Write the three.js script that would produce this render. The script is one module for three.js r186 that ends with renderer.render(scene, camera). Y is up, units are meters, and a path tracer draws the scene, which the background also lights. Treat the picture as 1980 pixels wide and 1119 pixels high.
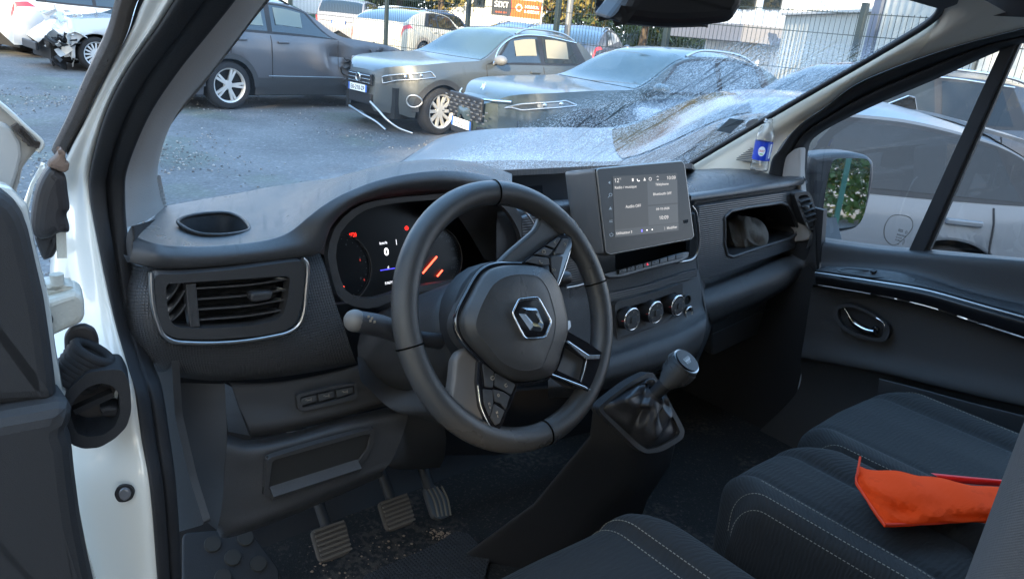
import * as THREE from 'three';
import { mergeGeometries, toCreasedNormals, mergeVertices } from 'three/addons/utils/BufferGeometryUtils.js';
import { RoundedBoxGeometry } from 'three/addons/geometries/RoundedBoxGeometry.js';
import { FontLoader } from 'three/addons/loaders/FontLoader.js';
import { TextGeometry } from 'three/addons/geometries/TextGeometry.js';

// ---------------------------------------------------------------- camera, sky, sun, exposure
const scene = new THREE.Scene();
const D2R = Math.PI / 180, FPX = 1430, EYE = 1.6;
const camera = new THREE.PerspectiveCamera(2 * Math.atan(559.5 / FPX) / D2R, 1024 / 578, 0.02, 400);
camera.rotation.order = 'YXZ';
camera.position.set(0, EYE, 0);
camera.rotation.set(-19.6 * D2R, -42 * D2R, 5.7 * D2R);
camera.updateMatrixWorld(true);
const renderer = new THREE.WebGLRenderer({ antialias: true });
renderer.setSize(1024, 578);
renderer.toneMapping = THREE.LinearToneMapping;
renderer.toneMappingExposure = 5.0;
renderer.shadowMap.enabled = true;

const TO_SUN = new THREE.Vector3(-0.72, 0.33, 0.62).normalize();
{ // clear morning sky, computed by direction only: blue overhead, pale at the horizon, brighter round the sun
  const w = 512, h = 256, a = new Float32Array(w * h * 4), d = new THREE.Vector3();
  for (let j = 0; j < h; j++) for (let i = 0; i < w; i++) {
    const el = ((j + 0.5) / h - 0.5) * Math.PI, az = ((i + 0.5) / w - 0.5) * 2 * Math.PI;
    d.set(Math.cos(el) * Math.cos(az), Math.sin(el), Math.cos(el) * Math.sin(az));
    const t = Math.max(0, d.y), k = Math.pow(1 - t, 4.2), g = Math.max(0, d.dot(TO_SUN));
    const halo = 0.75 * Math.pow(g, 3.5) + 1.6 * Math.pow(g, 60);
    const o = (j * w + i) * 4;
    a[o] = 0.22 + 0.64 * k + halo * 1.0; a[o + 1] = 0.44 + 0.43 * k + halo * 0.82; a[o + 2] = 0.75 + 0.12 * k + halo * 0.50; a[o + 3] = 1;
    if (d.y < 0) { a[o] = 0.5; a[o + 1] = 0.5; a[o + 2] = 0.5; }
  }
  const sky = new THREE.DataTexture(a, w, h, THREE.RGBAFormat, THREE.FloatType);
  sky.mapping = THREE.EquirectangularReflectionMapping; sky.magFilter = THREE.LinearFilter; sky.needsUpdate = true;
  scene.background = sky; scene.environment = sky;
  scene.backgroundIntensity = 1.0; scene.environmentIntensity = 1.0;
}
const sun = new THREE.DirectionalLight(new THREE.Color(1, 0.80, 0.52), 2.8);
sun.position.copy(TO_SUN).multiplyScalar(60); sun.castShadow = true;
sun.shadow.camera.left = sun.shadow.camera.bottom = -50; sun.shadow.camera.right = sun.shadow.camera.top = 50; sun.shadow.camera.far = 160;
sun.shadow.mapSize.set(2048, 2048);
scene.add(sun, sun.target);

// ---------------------------------------------------------------- survey helpers: a point of the photograph met with a known plane of the place
const V = (x, y, z) => new THREE.Vector3(x, y, z);
const CAM = V(0, EYE, 0);
const ray = (px, py) => V((px - 990) / FPX, -(py - 559.5) / FPX, -1).applyQuaternion(camera.quaternion);
const onX = (v) => (px, py) => { const d = ray(px, py); return d.multiplyScalar(v / d.x).add(CAM); };
const onY = (v) => (px, py) => { const d = ray(px, py); return d.multiplyScalar((v - EYE) / d.y).add(CAM); };
const onZ = (v) => (px, py) => { const d = ray(px, py); return d.multiplyScalar(v / d.z).add(CAM); };
const onP = (n, p) => (px, py) => { const d = ray(px, py); return d.multiplyScalar(n.dot(p.clone().sub(CAM)) / n.dot(d)).add(CAM); };
const nums = (s) => s.trim().split(/\s+/).map((q) => q.split(',').map(Number));
const tr = (on, s) => nums(s).map(([x, y]) => on(x, y));
// a flat frame: origin, two axes and the normal; to2 gives plane coordinates of a photographed point
function frame(n, p, up = V(0, 1, 0)) {
  n = n.clone().normalize();
  const u = up.clone().cross(n).normalize(), v = n.clone().cross(u), on = onP(n, p);
  const m = new THREE.Matrix4().makeBasis(u, v, n).setPosition(p);
  return { n, p, u, v, on, m, to2: (px, py) => { const q = on(px, py).sub(p); return new THREE.Vector2(q.dot(u), q.dot(v)); }, at: (x, y, z = 0) => p.clone().addScaledVector(u, x).addScaledVector(v, y).addScaledVector(n, z) };
}
const frame3 = (a, b, c) => { const n = b.clone().sub(a).cross(c.clone().sub(a)).normalize(); if (n.y < 0) n.negate(); return frame(n, a, V(0, 0, -1)); };

// ---------------------------------------------------------------- naming
const taken = {};
function numbered(name) { const k = taken[name] = (taken[name] ?? -1) + 1; return k ? `${name}_${String(k).padStart(3, '0')}` : name; }
function tag(o, label, category, group) { o.userData.label = label; o.userData.category = category; if (group) o.userData.group = group; return o; }
function thing(name, label, category, base = [0, 0, 0], group) {
  const o = new THREE.Group(); o.name = numbered(name); o.position.set(...base); scene.add(o); o.updateMatrixWorld(true);
  return tag(o, label, category, group);
}
const shade = (m) => { m.castShadow = m.receiveShadow = true; return m; };
function L(name, geo, mat, parent, label) { // geometry in the parent's own axes
  const m = shade(new THREE.Mesh(geo, mat)); m.name = name; parent.add(m); if (label) m.userData.label = label; return m;
}
function P(name, geo, mat, parent, label) { // geometry in the place's axes
  parent.updateWorldMatrix(true, false); geo = geo.clone(); geo.applyMatrix4(parent.matrixWorld.clone().invert());
  return L(name, geo, mat, parent, label);
}
function solo(name, geo, mat, label, category, group) { // a thing that is one mesh, its origin at the foot of its box
  geo.computeBoundingBox(); const b = geo.boundingBox, c = V((b.min.x + b.max.x) / 2, b.min.y, (b.min.z + b.max.z) / 2);
  geo.translate(-c.x, -c.y, -c.z);
  const m = shade(new THREE.Mesh(geo, mat)); m.name = numbered(name); m.position.copy(c); scene.add(m); return tag(m, label, category, group);
}
function struct(name, geo, mat) { const m = shade(new THREE.Mesh(geo, mat)); m.name = name; m.userData.kind = 'structure'; scene.add(m); return m; }

// ---------------------------------------------------------------- shapes
let seed = 7;
const rnd = () => { seed |= 0; seed = seed + 0x6D2B79F5 | 0; let t = Math.imul(seed ^ seed >>> 15, 1 | seed); t = t + Math.imul(t ^ t >>> 7, 61 | t) ^ t; return ((t ^ t >>> 14) >>> 0) / 4294967296; };
const lerp = (a, b, t) => a + (b - a) * t, clamp = (x, a = 0, b = 1) => Math.min(b, Math.max(a, x)), sm = (a, b, x) => { const t = clamp((x - a) / (b - a)); return t * t * (3 - 2 * t); };
const H2 = (x, y, s = 0) => { let n = Math.imul(x | 0, 374761393) + Math.imul(y | 0, 668265263) + Math.imul(s | 0, 974634777) | 0; n = Math.imul(n ^ n >>> 13, 1274126177); return ((n ^ n >>> 16) >>> 0) / 4294967296; };
function vn(x, y, per = 0, s = 0) { // value noise, repeating every per cells
  const i = Math.floor(x), j = Math.floor(y), w = (k) => per ? ((k % per) + per) % per : k; let f = x - i, g = y - j; f = f * f * (3 - 2 * f); g = g * g * (3 - 2 * g);
  return lerp(lerp(H2(w(i), w(j), s), H2(w(i + 1), w(j), s), f), lerp(H2(w(i), w(j + 1), s), H2(w(i + 1), w(j + 1), s), f), g);
}
const fbm = (x, y, per = 0, oct = 4, s = 0) => { let a = 0, k = 0.5, t = 0; for (let o = 0; o < oct; o++) { a += k * vn(x, y, per, s + o); t += k; k *= 0.5; x *= 2; y *= 2; per *= 2; } return a / t; };
function gridGeo(rows, closeU = false) { // rows of points -> sheet with uv in metres
  const nv = rows.length, nu = rows[0].length, pos = [], uv = [], idx = [];
  const uu = rows.map((r) => { let s = 0; return r.map((p, i) => (i ? s += p.distanceTo(r[i - 1]) : 0)); });
  const mid = uu[nv >> 1], vv = [0]; for (let j = 1; j < nv; j++) vv.push(vv[j - 1] + rows[j][nu >> 1].distanceTo(rows[j - 1][nu >> 1]));
  for (let j = 0; j < nv; j++) for (let i = 0; i < nu; i++) { const p = rows[j][i]; pos.push(p.x, p.y, p.z); uv.push(mid[i], -vv[j]); }
  for (let j = 0; j < nv - 1; j++) for (let i = 0; i < nu - 1; i++) { const a = j * nu + i, b = a + 1, c = a + nu, d = c + 1; idx.push(a, c, b, b, c, d); }
  const g = new THREE.BufferGeometry(); g.setAttribute('position', new THREE.Float32BufferAttribute(pos, 3)); g.setAttribute('uv', new THREE.Float32BufferAttribute(uv, 2)); g.setIndex(idx); g.computeVertexNormals();
  if (closeU) { const n = g.attributes.normal; for (let j = 0; j < nv; j++) { const a = j * nu, b = a + nu - 1, q = V(n.getX(a) + n.getX(b), n.getY(a) + n.getY(b), n.getZ(a) + n.getZ(b)).normalize(); n.setXYZ(a, q.x, q.y, q.z); n.setXYZ(b, q.x, q.y, q.z); } }
  return g;
}
function along(pts, n, curved = true, closed = false) { // by index, n + 1 points
  if (curved) { const c = new THREE.CatmullRomCurve3(pts, closed, 'catmullrom', 0.5); return Array.from({ length: n + 1 }, (_, i) => c.getPoint(i / n)); }
  const q = closed ? [...pts, pts[0]] : pts; return Array.from({ length: n + 1 }, (_, i) => { const t = i / n * (q.length - 1), k = Math.min(q.length - 2, Math.floor(t)); return q[k].clone().lerp(q[k + 1], t - k); });
}
function loft(rows, nu, nv, { cu = true, cv = true, closed = false } = {}) {
  const R = rows.map((r) => along(r, nu, cu, closed)), cols = R[0].map((_, i) => along(R.map((r) => r[i]), nv, cv));
  return gridGeo(Array.from({ length: nv + 1 }, (_, j) => cols.map((c) => c[j])), closed);
}
function thick(g, t) { // gives a sheet a back side and edges
  if (!g.index) { g.deleteAttribute('normal'); g = mergeVertices(g, 1e-6); g.computeVertexNormals(); }
  const p = g.attributes.position, n = g.attributes.normal, N = p.count, pos = [...p.array], uv = [...g.attributes.uv.array], idx = [...g.index.array], e = new Map();
  for (let i = 0; i < N; i++) pos.push(p.getX(i) - n.getX(i) * t, p.getY(i) - n.getY(i) * t, p.getZ(i) - n.getZ(i) * t);
  uv.push(...g.attributes.uv.array);
  for (let i = 0; i < g.index.count; i += 3) { const [a, b, c] = [g.index.array[i], g.index.array[i + 1], g.index.array[i + 2]]; idx.push(a + N, c + N, b + N); for (const [x, y] of [[a, b], [b, c], [c, a]]) { const k = y + '_' + x; if (e.has(k)) e.delete(k); else e.set(x + '_' + y, [x, y]); } }
  for (const [x, y] of e.values()) idx.push(x, x + N, y, y, x + N, y + N);
  const o = new THREE.BufferGeometry(); o.setAttribute('position', new THREE.Float32BufferAttribute(pos, 3)); o.setAttribute('uv', new THREE.Float32BufferAttribute(uv, 2)); o.setIndex(idx);
  return toCreasedNormals(o, 0.9);
}
function offset(g, d) { const p = g.attributes.position, n = g.attributes.normal; for (let i = 0; i < p.count; i++) p.setXYZ(i, p.getX(i) + n.getX(i) * d, p.getY(i) + n.getY(i) * d, p.getZ(i) + n.getZ(i) * d); return g; }
function tube(pts, r, seg = 0, rad = 8, closed = false) {
  const rr = typeof r === 'number' ? null : r, c = new THREE.CatmullRomCurve3(pts, closed, 'centripetal');
  const g = new THREE.TubeGeometry(c, seg || pts.length * 5, 1, rad, closed), p = g.attributes.position, n = g.attributes.normal, S = seg || pts.length * 5;
  for (let i = 0; i < p.count; i++) { const t = Math.floor(i / (rad + 1)) / S, k = rr ? lerp(rr[Math.min(rr.length - 1, Math.floor(t * (rr.length - 1)))], rr[Math.min(rr.length - 1, Math.floor(t * (rr.length - 1)) + 1)], t * (rr.length - 1) % 1) : r; p.setXYZ(i, p.getX(i) + n.getX(i) * (k - 1), p.getY(i) + n.getY(i) * (k - 1), p.getZ(i) + n.getZ(i) * (k - 1)); }
  return g;
}
const shapeOf = (pts) => new THREE.Shape(pts.map((p) => new THREE.Vector2(p.x, p.y)));
function round2(pts, n = 5, k = 0.35) { // corners of an outline cut round
  const o = [], N = pts.length;
  for (let i = 0; i < N; i++) { const a = pts[(i + N - 1) % N], b = pts[i], c = pts[(i + 1) % N], p = b.clone().lerp(a, k), q = b.clone().lerp(c, k); for (let j = 0; j <= n; j++) { const t = j / n; o.push(new THREE.Vector2((1 - t) ** 2 * p.x + 2 * t * (1 - t) * b.x + t * t * q.x, (1 - t) ** 2 * p.y + 2 * t * (1 - t) * b.y + t * t * q.y)); } }
  return o;
}
function smooth2(pts, n = 48) { const c = new THREE.CatmullRomCurve3(pts.map((p) => V(p.x, p.y, 0)), true, 'centripetal'); return c.getSpacedPoints(n).slice(0, -1).map((p) => new THREE.Vector2(p.x, p.y)); }
// a plate traced in a frame: outline string (pixels), depth along the normal from z0
function plate(F, s, depth, { z0 = 0, holes = [], bevel = 0, rk = 0.3, smooth = false, seg = 2 } = {}) {
  const get = (q) => { const p = (typeof q === 'string' ? nums(q).map(([x, y]) => F.to2(x, y)) : q); return smooth ? smooth2(p) : rk ? round2(p, 5, rk) : p; };
  if (holes.length) bevel = 0; // bevels spoil the cut of a hole
  const wind = (p, ccw) => (THREE.ShapeUtils.area(p) > 0) === ccw ? p : p.slice().reverse();
  const sh = shapeOf(wind(get(s), true)); for (const h of holes) sh.holes.push(new THREE.Path(wind(get(h), false)));
  const g = new THREE.ExtrudeGeometry(sh, { depth: Math.max(1e-4, depth - 2 * bevel), bevelEnabled: bevel > 0, bevelThickness: bevel, bevelSize: bevel, bevelOffset: -bevel, bevelSegments: seg, curveSegments: 8 });
  g.translate(0, 0, z0 + bevel); g.applyMatrix4(F.m); return g;
}
function cutOut(g, F, s) { // drops the faces of a sheet that lie inside an outline traced in a frame
  const h = nums(s).map(([x, y]) => F.to2(x, y)), id = g.index.array, ps = g.attributes.position, keep = [];
  const into = (x, y) => { let c = false; for (let i = 0, j = h.length - 1; i < h.length; j = i++) if ((h[i].y > y) !== (h[j].y > y) && x < (h[j].x - h[i].x) * (y - h[i].y) / (h[j].y - h[i].y) + h[i].x) c = !c; return c; };
  for (let i = 0; i < id.length; i += 3) { const c = V(0, 0, 0); for (let k = 0; k < 3; k++) c.add(V().fromBufferAttribute(ps, id[i + k])); c.multiplyScalar(1 / 3); const q = c.sub(CAM).normalize(), t = F.n.dot(F.p.clone().sub(CAM)) / F.n.dot(q), p = q.multiplyScalar(t).add(CAM).sub(F.p); if (!into(p.dot(F.u), p.dot(F.v))) keep.push(id[i], id[i + 1], id[i + 2]); }
  g.setIndex(keep); return g;
}
const dense = (q, n = 8) => q.flatMap((p, i) => { const b = q[(i + 1) % q.length]; return Array.from({ length: n }, (_, k) => p.clone().lerp(b, k / n)); });
const box = (w, h, d, x = 0, y = 0, z = 0, r = 0) => { const g = r ? new RoundedBoxGeometry(w, h, d, 2, r) : new THREE.BoxGeometry(w, h, d); return g.translate(x, y, z); };
const bar = (a, b, w, h, up = V(0, 1, 0)) => { const d = b.clone().sub(a), l = d.length(), z = d.normalize(), x = up.clone().cross(z).normalize(), y = z.clone().cross(x); const g = new THREE.BoxGeometry(w, h, l); g.applyMatrix4(new THREE.Matrix4().makeBasis(x, y, z).setPosition(a.clone().lerp(b, 0.5))); return g; };
const plain = (g) => { const o = g.index ? g.toNonIndexed() : g.clone(); for (const k of Object.keys(o.attributes)) if (!['position', 'normal', 'uv'].includes(k)) o.deleteAttribute(k); if (!o.attributes.uv) o.setAttribute('uv', new THREE.Float32BufferAttribute(new Float32Array(o.attributes.position.count * 2), 2)); return o; };
const join = (...g) => mergeGeometries(g.flat().map(plain));

// ---------------------------------------------------------------- textures and materials
function tex(n, fn, { srgb = false, rep = 1, h = n, repY } = {}) { // fn(x, y in 0..1) -> grey or [r, g, b]
  const a = new Uint8Array(n * h * 4);
  for (let j = 0; j < h; j++) for (let i = 0; i < n; i++) { const c = fn((i + 0.5) / n, (j + 0.5) / h, i, j), o = (j * n + i) * 4; for (let k = 0; k < 3; k++) a[o + k] = 255 * clamp(typeof c === 'number' ? c : c[k]); a[o + 3] = 255; }
  const t = new THREE.DataTexture(a, n, h); t.wrapS = t.wrapT = THREE.RepeatWrapping; t.magFilter = THREE.LinearFilter; t.minFilter = THREE.LinearMipmapLinearFilter; t.generateMipmaps = true; t.repeat.set(rep, repY ?? rep); if (srgb) t.colorSpace = THREE.SRGBColorSpace; t.needsUpdate = true; return t;
}
const again = (t, r, r2 = r) => { const c = t.clone(); c.repeat.set(r, r2); c.needsUpdate = true; return c; };
const T = {};
T.grain = tex(256, (x, y) => { // leathery grain, tile of 5 cm
  let d1 = 9, d2 = 9; const N = 44, cx = Math.floor(x * N), cy = Math.floor(y * N);
  for (let a = -1; a < 2; a++) for (let b = -1; b < 2; b++) { const i = (cx + a + N) % N, j = (cy + b + N) % N, dx = cx + a + H2(i, j, 1) - x * N, dy = cy + b + H2(i, j, 2) - y * N, d = Math.hypot(dx, dy); if (d < d1) { d2 = d1; d1 = d; } else if (d < d2) d2 = d; }
  return clamp((d2 - d1) * 1.6) * 0.8 + 0.2 * vn(x * 64, y * 64, 64);
}, { rep: 20 });
T.fine = tex(256, (x, y) => 0.6 * vn(x * 128, y * 128, 128, 3) + 0.4 * vn(x * 50, y * 50, 50, 4), { rep: 12 });
T.check = tex(64, (x, y) => { const a = Math.abs((x * 4) % 1 - 0.5) * 2, b = Math.abs((y * 4) % 1 - 0.5) * 2; return Math.min(sm(0, 0.45, 1 - a), sm(0, 0.45, 1 - b)); }, { rep: 1 / 0.0165 });
T.ribs = tex(64, (x, y) => 0.5 + 0.5 * Math.sin(y * Math.PI * 2 * 8), { rep: 1 / 0.04 });
T.weave = tex(256, (x, y, i, j) => 0.5 + 0.3 * Math.sin(i * Math.PI / 2) * Math.sin(j * Math.PI / 2) + 0.2 * vn(x * 100, y * 100, 100), { rep: 1 / 0.12 });
T.seat = tex(512, (x, y) => { const w = y * 26 + 1.5 * fbm(x * 6, y * 6, 6, 3) + 0.4 * vn(x * 30, y * 60, 30); return 0.5 + 0.36 * Math.sin(w * Math.PI * 2) + 0.14 * vn(x * 200, y * 200, 200); }, { rep: 1 / 0.22 });
T.wear = tex(512, (x, y) => { const f = fbm(x * 6, y * 6, 6, 5, 9); const s = Math.pow(vn(x * 70, y * 9, 70, 19), 7); return 0.34 + 0.46 * f + 0.25 * s; }, { rep: 1.6 });
T.dust = tex(512, (x, y) => { const f = fbm(x * 5, y * 5, 5, 5, 21), s = Math.pow(vn(x * 170, y * 170, 170, 5), 6); const k = 0.90 + 0.16 * (f - 0.5) - 0.13 * s + 0.5 * Math.pow(vn(x * 220, y * 220, 220, 6), 14); return [k, k * 0.995, k * 0.985]; }, { rep: 2, srgb: false });
const C = (r, g, b) => new THREE.Color().setRGB(r, g, b);
function M(c, roughness = 0.6, o = {}) {
  const { phys, ...q } = o; const K = phys || 'clearcoat' in q || 'transmission' in q || 'sheen' in q ? THREE.MeshPhysicalMaterial : THREE.MeshStandardMaterial;
  const m = new K({ color: Array.isArray(c) ? C(...c) : c, roughness, side: THREE.DoubleSide, ...q }); return m;
}
const m = {
  dash: M([0.048, 0.048, 0.051], 0.64, { roughnessMap: T.wear, bumpMap: T.grain, bumpScale: 0.00022, map: T.dust }),
  dashTop: M([0.048, 0.048, 0.051], 0.56, { roughnessMap: T.wear, bumpMap: T.grain, bumpScale: 0.0005, map: T.dust }),
  dashDark: M([0.034, 0.034, 0.036], 0.5, { bumpMap: T.grain, bumpScale: 0.0002 }),  // the dash plastic again in a darker tone
  check: M([0.048, 0.048, 0.051], 0.4, { bumpMap: T.check, bumpScale: 0.0009 }),
  ribbed: M([0.048, 0.048, 0.051], 0.4, { bumpMap: T.ribs, bumpScale: 0.0005 }),
  black: M([0.012, 0.012, 0.014], 0.6),
  blackGloss: M([0.008, 0.008, 0.010], 0.09, { clearcoat: 1, clearcoatRoughness: 0.04 }),
  trimDark: M([0.024, 0.024, 0.026], 0.6, { bumpMap: T.grain, bumpScale: 0.0002 }),  // darkest copy of the dash plastic, for door trim and knee side
  rubber: M([0.012, 0.012, 0.014], 0.72, { bumpMap: T.fine, bumpScale: 0.0003 }),
  rubberBrown: M([0.085, 0.066, 0.055], 0.6, { bumpMap: T.fine, bumpScale: 0.0006, roughnessMap: T.wear }),
  foam: M([0.022, 0.019, 0.020], 0.5, { bumpMap: T.fine, bumpScale: 0.00015 }),
  torn: M([0.20, 0.14, 0.11], 0.95),
  leather: M([0.040, 0.039, 0.039], 0.56, { roughnessMap: T.wear, bumpMap: T.grain, bumpScale: 0.00018 }),
  leatherSoft: M([0.030, 0.030, 0.034], 0.38, { bumpMap: T.fine, bumpScale: 0.0002 }),
  spoke: M([0.12, 0.108, 0.10], 0.42, { bumpMap: T.grain, bumpScale: 0.0001 }),
  chrome: M([0.80, 0.80, 0.80], 0.16, { metalness: 1 }),
  satin: M([0.50, 0.49, 0.48], 0.36, { metalness: 1 }),
  trim: M([0.76, 0.67, 0.54], 0.75, { bumpMap: T.fine, bumpScale: 0.0004 }),  // beige lightened: light on the passenger pillar is put into the colour
  trimGreyShaded: M([0.32, 0.29, 0.265], 0.75, { bumpMap: T.fine, bumpScale: 0.0004 }),  // pillar trim darkened, driver side shade put into the colour; other grey parts share it
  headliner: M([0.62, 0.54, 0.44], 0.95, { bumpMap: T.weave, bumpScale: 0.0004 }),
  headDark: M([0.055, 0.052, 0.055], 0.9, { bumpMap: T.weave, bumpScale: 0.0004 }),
  white: M([0.66, 0.65, 0.60], 0.3, { clearcoat: 1, clearcoatRoughness: 0.05 }),
  whiteMetal: M([0.62, 0.60, 0.53], 0.42, { map: T.dust }),
  seat: M([0.0175, 0.016, 0.0155], 0.92, { bumpMap: T.seat, bumpScale: 0.0009, sheen: 0.3, sheenRoughness: 0.5, sheenColor: C(0.09, 0.085, 0.085) }),
  seatSide: M([0.036, 0.028, 0.031], 0.85, { bumpMap: T.weave, bumpScale: 0.0006, sheen: 0.3, sheenRoughness: 0.5, sheenColor: C(0.2, 0.2, 0.22) }),
  thread: M([0.26, 0.225, 0.18], 0.9),
  glass: M([1, 1, 1], 0.0, { transmission: 1, thickness: 0, ior: 1.5, specularIntensity: 0.8 }),
  carGlass: M([0.012, 0.016, 0.018], 0.05, { clearcoat: 1, clearcoatRoughness: 0.02 }),
  dimGlass: M([0.016, 0.022, 0.028], 0.1, { phys: true, specularIntensity: 0.45 }),
  tyre: M([0.018, 0.018, 0.020], 0.85),
  alloy: M([0.62, 0.60, 0.57], 0.4, { metalness: 0.4 }),
  red: M([0.5, 0.015, 0.02], 0.15, { clearcoat: 1 }),
  lens: M([0.05, 0.055, 0.06], 0.08, { clearcoat: 1 }),
  plastic: M([0.035, 0.036, 0.038], 0.6),
  under: M([0.01, 0.01, 0.01], 0.9),
};
function canvas(w, h, draw) { const c = document.createElement('canvas'); c.width = w; c.height = h; const x = c.getContext('2d'); draw(x, w, h); const t = new THREE.CanvasTexture(c); t.colorSpace = THREE.SRGBColorSpace; t.needsUpdate = true; return t; }
// a printed sheet lying in a frame: corners in frame coordinates (metres)
function sheet(F, x0, y0, x1, y1, z = 0) { const g = new THREE.PlaneGeometry(x1 - x0, y1 - y0); g.translate((x0 + x1) / 2, (y0 + y1) / 2, z); g.applyMatrix4(F.m); return g; }
const font = await new FontLoader().loadAsync('fonts/droid/droid_sans_bold.typeface.json');
// ================================================================ the yard
{
  const asphalt = M([0.20, 0.196, 0.190], 0.85, {
    map: tex(1024, (x, y) => { const f = fbm(x * 8, y * 8, 8, 5, 2), s = vn(x * 340, y * 340, 340, 6), st = Math.pow(vn(x * 200, y * 200, 200, 7), 9); const k = 0.42 + 0.72 * f + 0.30 * (fbm(x * 3, y * 3, 3, 3, 51) - 0.5) + 0.35 * (s - 0.5) + 0.9 * st; const moss = sm(0.60, 0.72, fbm(x * 5 + 3, y * 5, 5, 4, 31)) * 0.14; return [0.62 * k * (1 - moss * 0.5), 0.62 * k, 0.64 * k * (1 - moss)]; }, { rep: 1 / 6 }),
    bumpMap: tex(512, (x, y) => 0.6 * vn(x * 170, y * 170, 170, 8) + 0.4 * vn(x * 70, y * 70, 70, 9), { rep: 1 / 2.5 }), bumpScale: 0.012,
  });
  const g = new THREE.PlaneGeometry(360, 360, 60, 60); g.rotateX(-Math.PI / 2);
  const uv = g.attributes.uv, p = g.attributes.position; for (let i = 0; i < p.count; i++) uv.setXY(i, p.getX(i), p.getZ(i));
  struct('ground', g, asphalt);
  // loose gravel in the near, broken part of the yard
  const stone = new THREE.IcosahedronGeometry(0.011, 0), pal = [C(0.22, 0.21, 0.20), C(0.16, 0.155, 0.15), C(0.10, 0.10, 0.10), C(0.30, 0.29, 0.27)], N = 11000;
  const im = new THREE.InstancedMesh(stone, M([1, 1, 1], 0.9), N), mt = new THREE.Matrix4(), q = new THREE.Quaternion();
  let k = 0; for (let t = 0; t < N * 8 && k < N; t++) {
    const x = -1.5 + rnd() * 9, z = -2 - Math.pow(rnd(), 1.4) * 12, d = fbm(x * 0.5 + 9, z * 0.5 + 40, 0, 3, 5) + 0.25 * sm(-8, -4, z); if (rnd() > sm(0.45, 0.75, d)) continue;
    const s = 0.4 + rnd() * 1.1; q.setFromEuler(new THREE.Euler(rnd() * 6, rnd() * 6, rnd() * 6)); mt.compose(V(x, 0.004, z), q, V(s, s * 0.7, s)); im.setMatrixAt(k, mt); im.setColorAt(k, pal[rnd() * 4 | 0]); k++;
  }
  im.count = k; im.name = 'gravel'; im.userData.kind = 'stuff'; tag(im, 'loose grey gravel scattered over the near part of the yard', 'gravel'); shade(im); scene.add(im);
  // raised lot behind the fence
  const r = new THREE.BoxGeometry(60, 0.22, 90); r.translate(10.35 + 30, 0.11, -10); const ru = r.attributes.uv; for (let i = 0; i < ru.count; i++) ru.setXY(i, ru.getX(i) * 60, ru.getY(i) * 90);
  struct('raised_lot', r, asphalt);
}

// ================================================================ cars
function pchip(pts) { // smooth through points without overshoot
  const n = pts.length, x = pts.map((p) => p[0]), y = pts.map((p) => p[1]), d = [], s = [];
  for (let i = 0; i < n - 1; i++) d.push((y[i + 1] - y[i]) / (x[i + 1] - x[i]));
  for (let i = 0; i < n; i++) s.push(i === 0 ? d[0] : i === n - 1 ? d[n - 2] : d[i - 1] * d[i] <= 0 ? 0 : 2 / (1 / d[i - 1] + 1 / d[i]));
  return (t) => { t = clamp(t, x[0], x[n - 1]); let i = 0; while (i < n - 2 && t > x[i + 1]) i++; const h = x[i + 1] - x[i], u = (t - x[i]) / h; return (1 + 2 * u) * (1 - u) ** 2 * y[i] + u * (1 - u) ** 2 * h * s[i] + u * u * (3 - 2 * u) * y[i + 1] + u * u * (u - 1) * h * s[i + 1]; };
}
const wheelCache = {};
function wheelGeos(r, style) {
  const key = r + style; if (wheelCache[key]) return wheelCache[key];
  const w = 0.21, rr = r * 0.70, prof = [[rr, -w / 2], [rr + 0.02, -w / 2 - 0.008], [r - 0.03, -w / 2], [r - 0.006, -w / 2 + 0.03], [r, 0], [r - 0.006, w / 2 - 0.03], [r - 0.03, w / 2], [rr + 0.02, w / 2 + 0.008], [rr, w / 2]].map(([a, b]) => new THREE.Vector2(a, b));
  const tyre = new THREE.LatheGeometry(prof, 40); tyre.rotateX(Math.PI / 2);
  const g = [];
  const lip = new THREE.LatheGeometry([[rr - 0.025, w / 2 - 0.05], [rr - 0.014, w / 2 - 0.004], [rr + 0.004, w / 2 + 0.002]].map(([a, b]) => new THREE.Vector2(a, b)), 40); lip.rotateX(Math.PI / 2); g.push(lip);
  const n = { five: 5, multi: 10, cover: 16, twin: 5 }[style], zf = w / 2 - 0.02;
  for (let i = 0; i < n; i++) {
    const a = i / n * Math.PI * 2, sp = (da, wd) => { const b = new THREE.BoxGeometry(rr - 0.05, wd, 0.03); b.translate((rr + 0.02) / 2, 0, 0); const p = b.attributes.position; for (let k = 0; k < p.count; k++) p.setZ(k, p.getZ(k) + zf - 0.035 * (1 - p.getX(k) / rr)); b.rotateZ(a + da); g.push(b); };
    if (style === 'five') { sp(0.13, 0.035); sp(-0.13, 0.035); } else if (style === 'twin') { sp(0, 0.085); } else sp(0, style === 'multi' ? 0.042 : 0.03);
  }
  const hub = new THREE.CylinderGeometry(style === 'cover' ? rr * 0.42 : 0.055, 0.075, 0.03, 20); hub.rotateX(Math.PI / 2); hub.translate(0, 0, zf - 0.025); g.push(hub);
  const disc = new THREE.CylinderGeometry(rr - 0.01, rr - 0.01, 0.03, 28); disc.rotateX(Math.PI / 2); disc.translate(0, 0, zf - 0.1);
  return wheelCache[key] = { tyre, rim: join(g), disc };
}
const paint = (c, o = {}) => M(c, 0.4, { metalness: 0.05, clearcoat: 0.55, clearcoatRoughness: 0.1, ...o });
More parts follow.
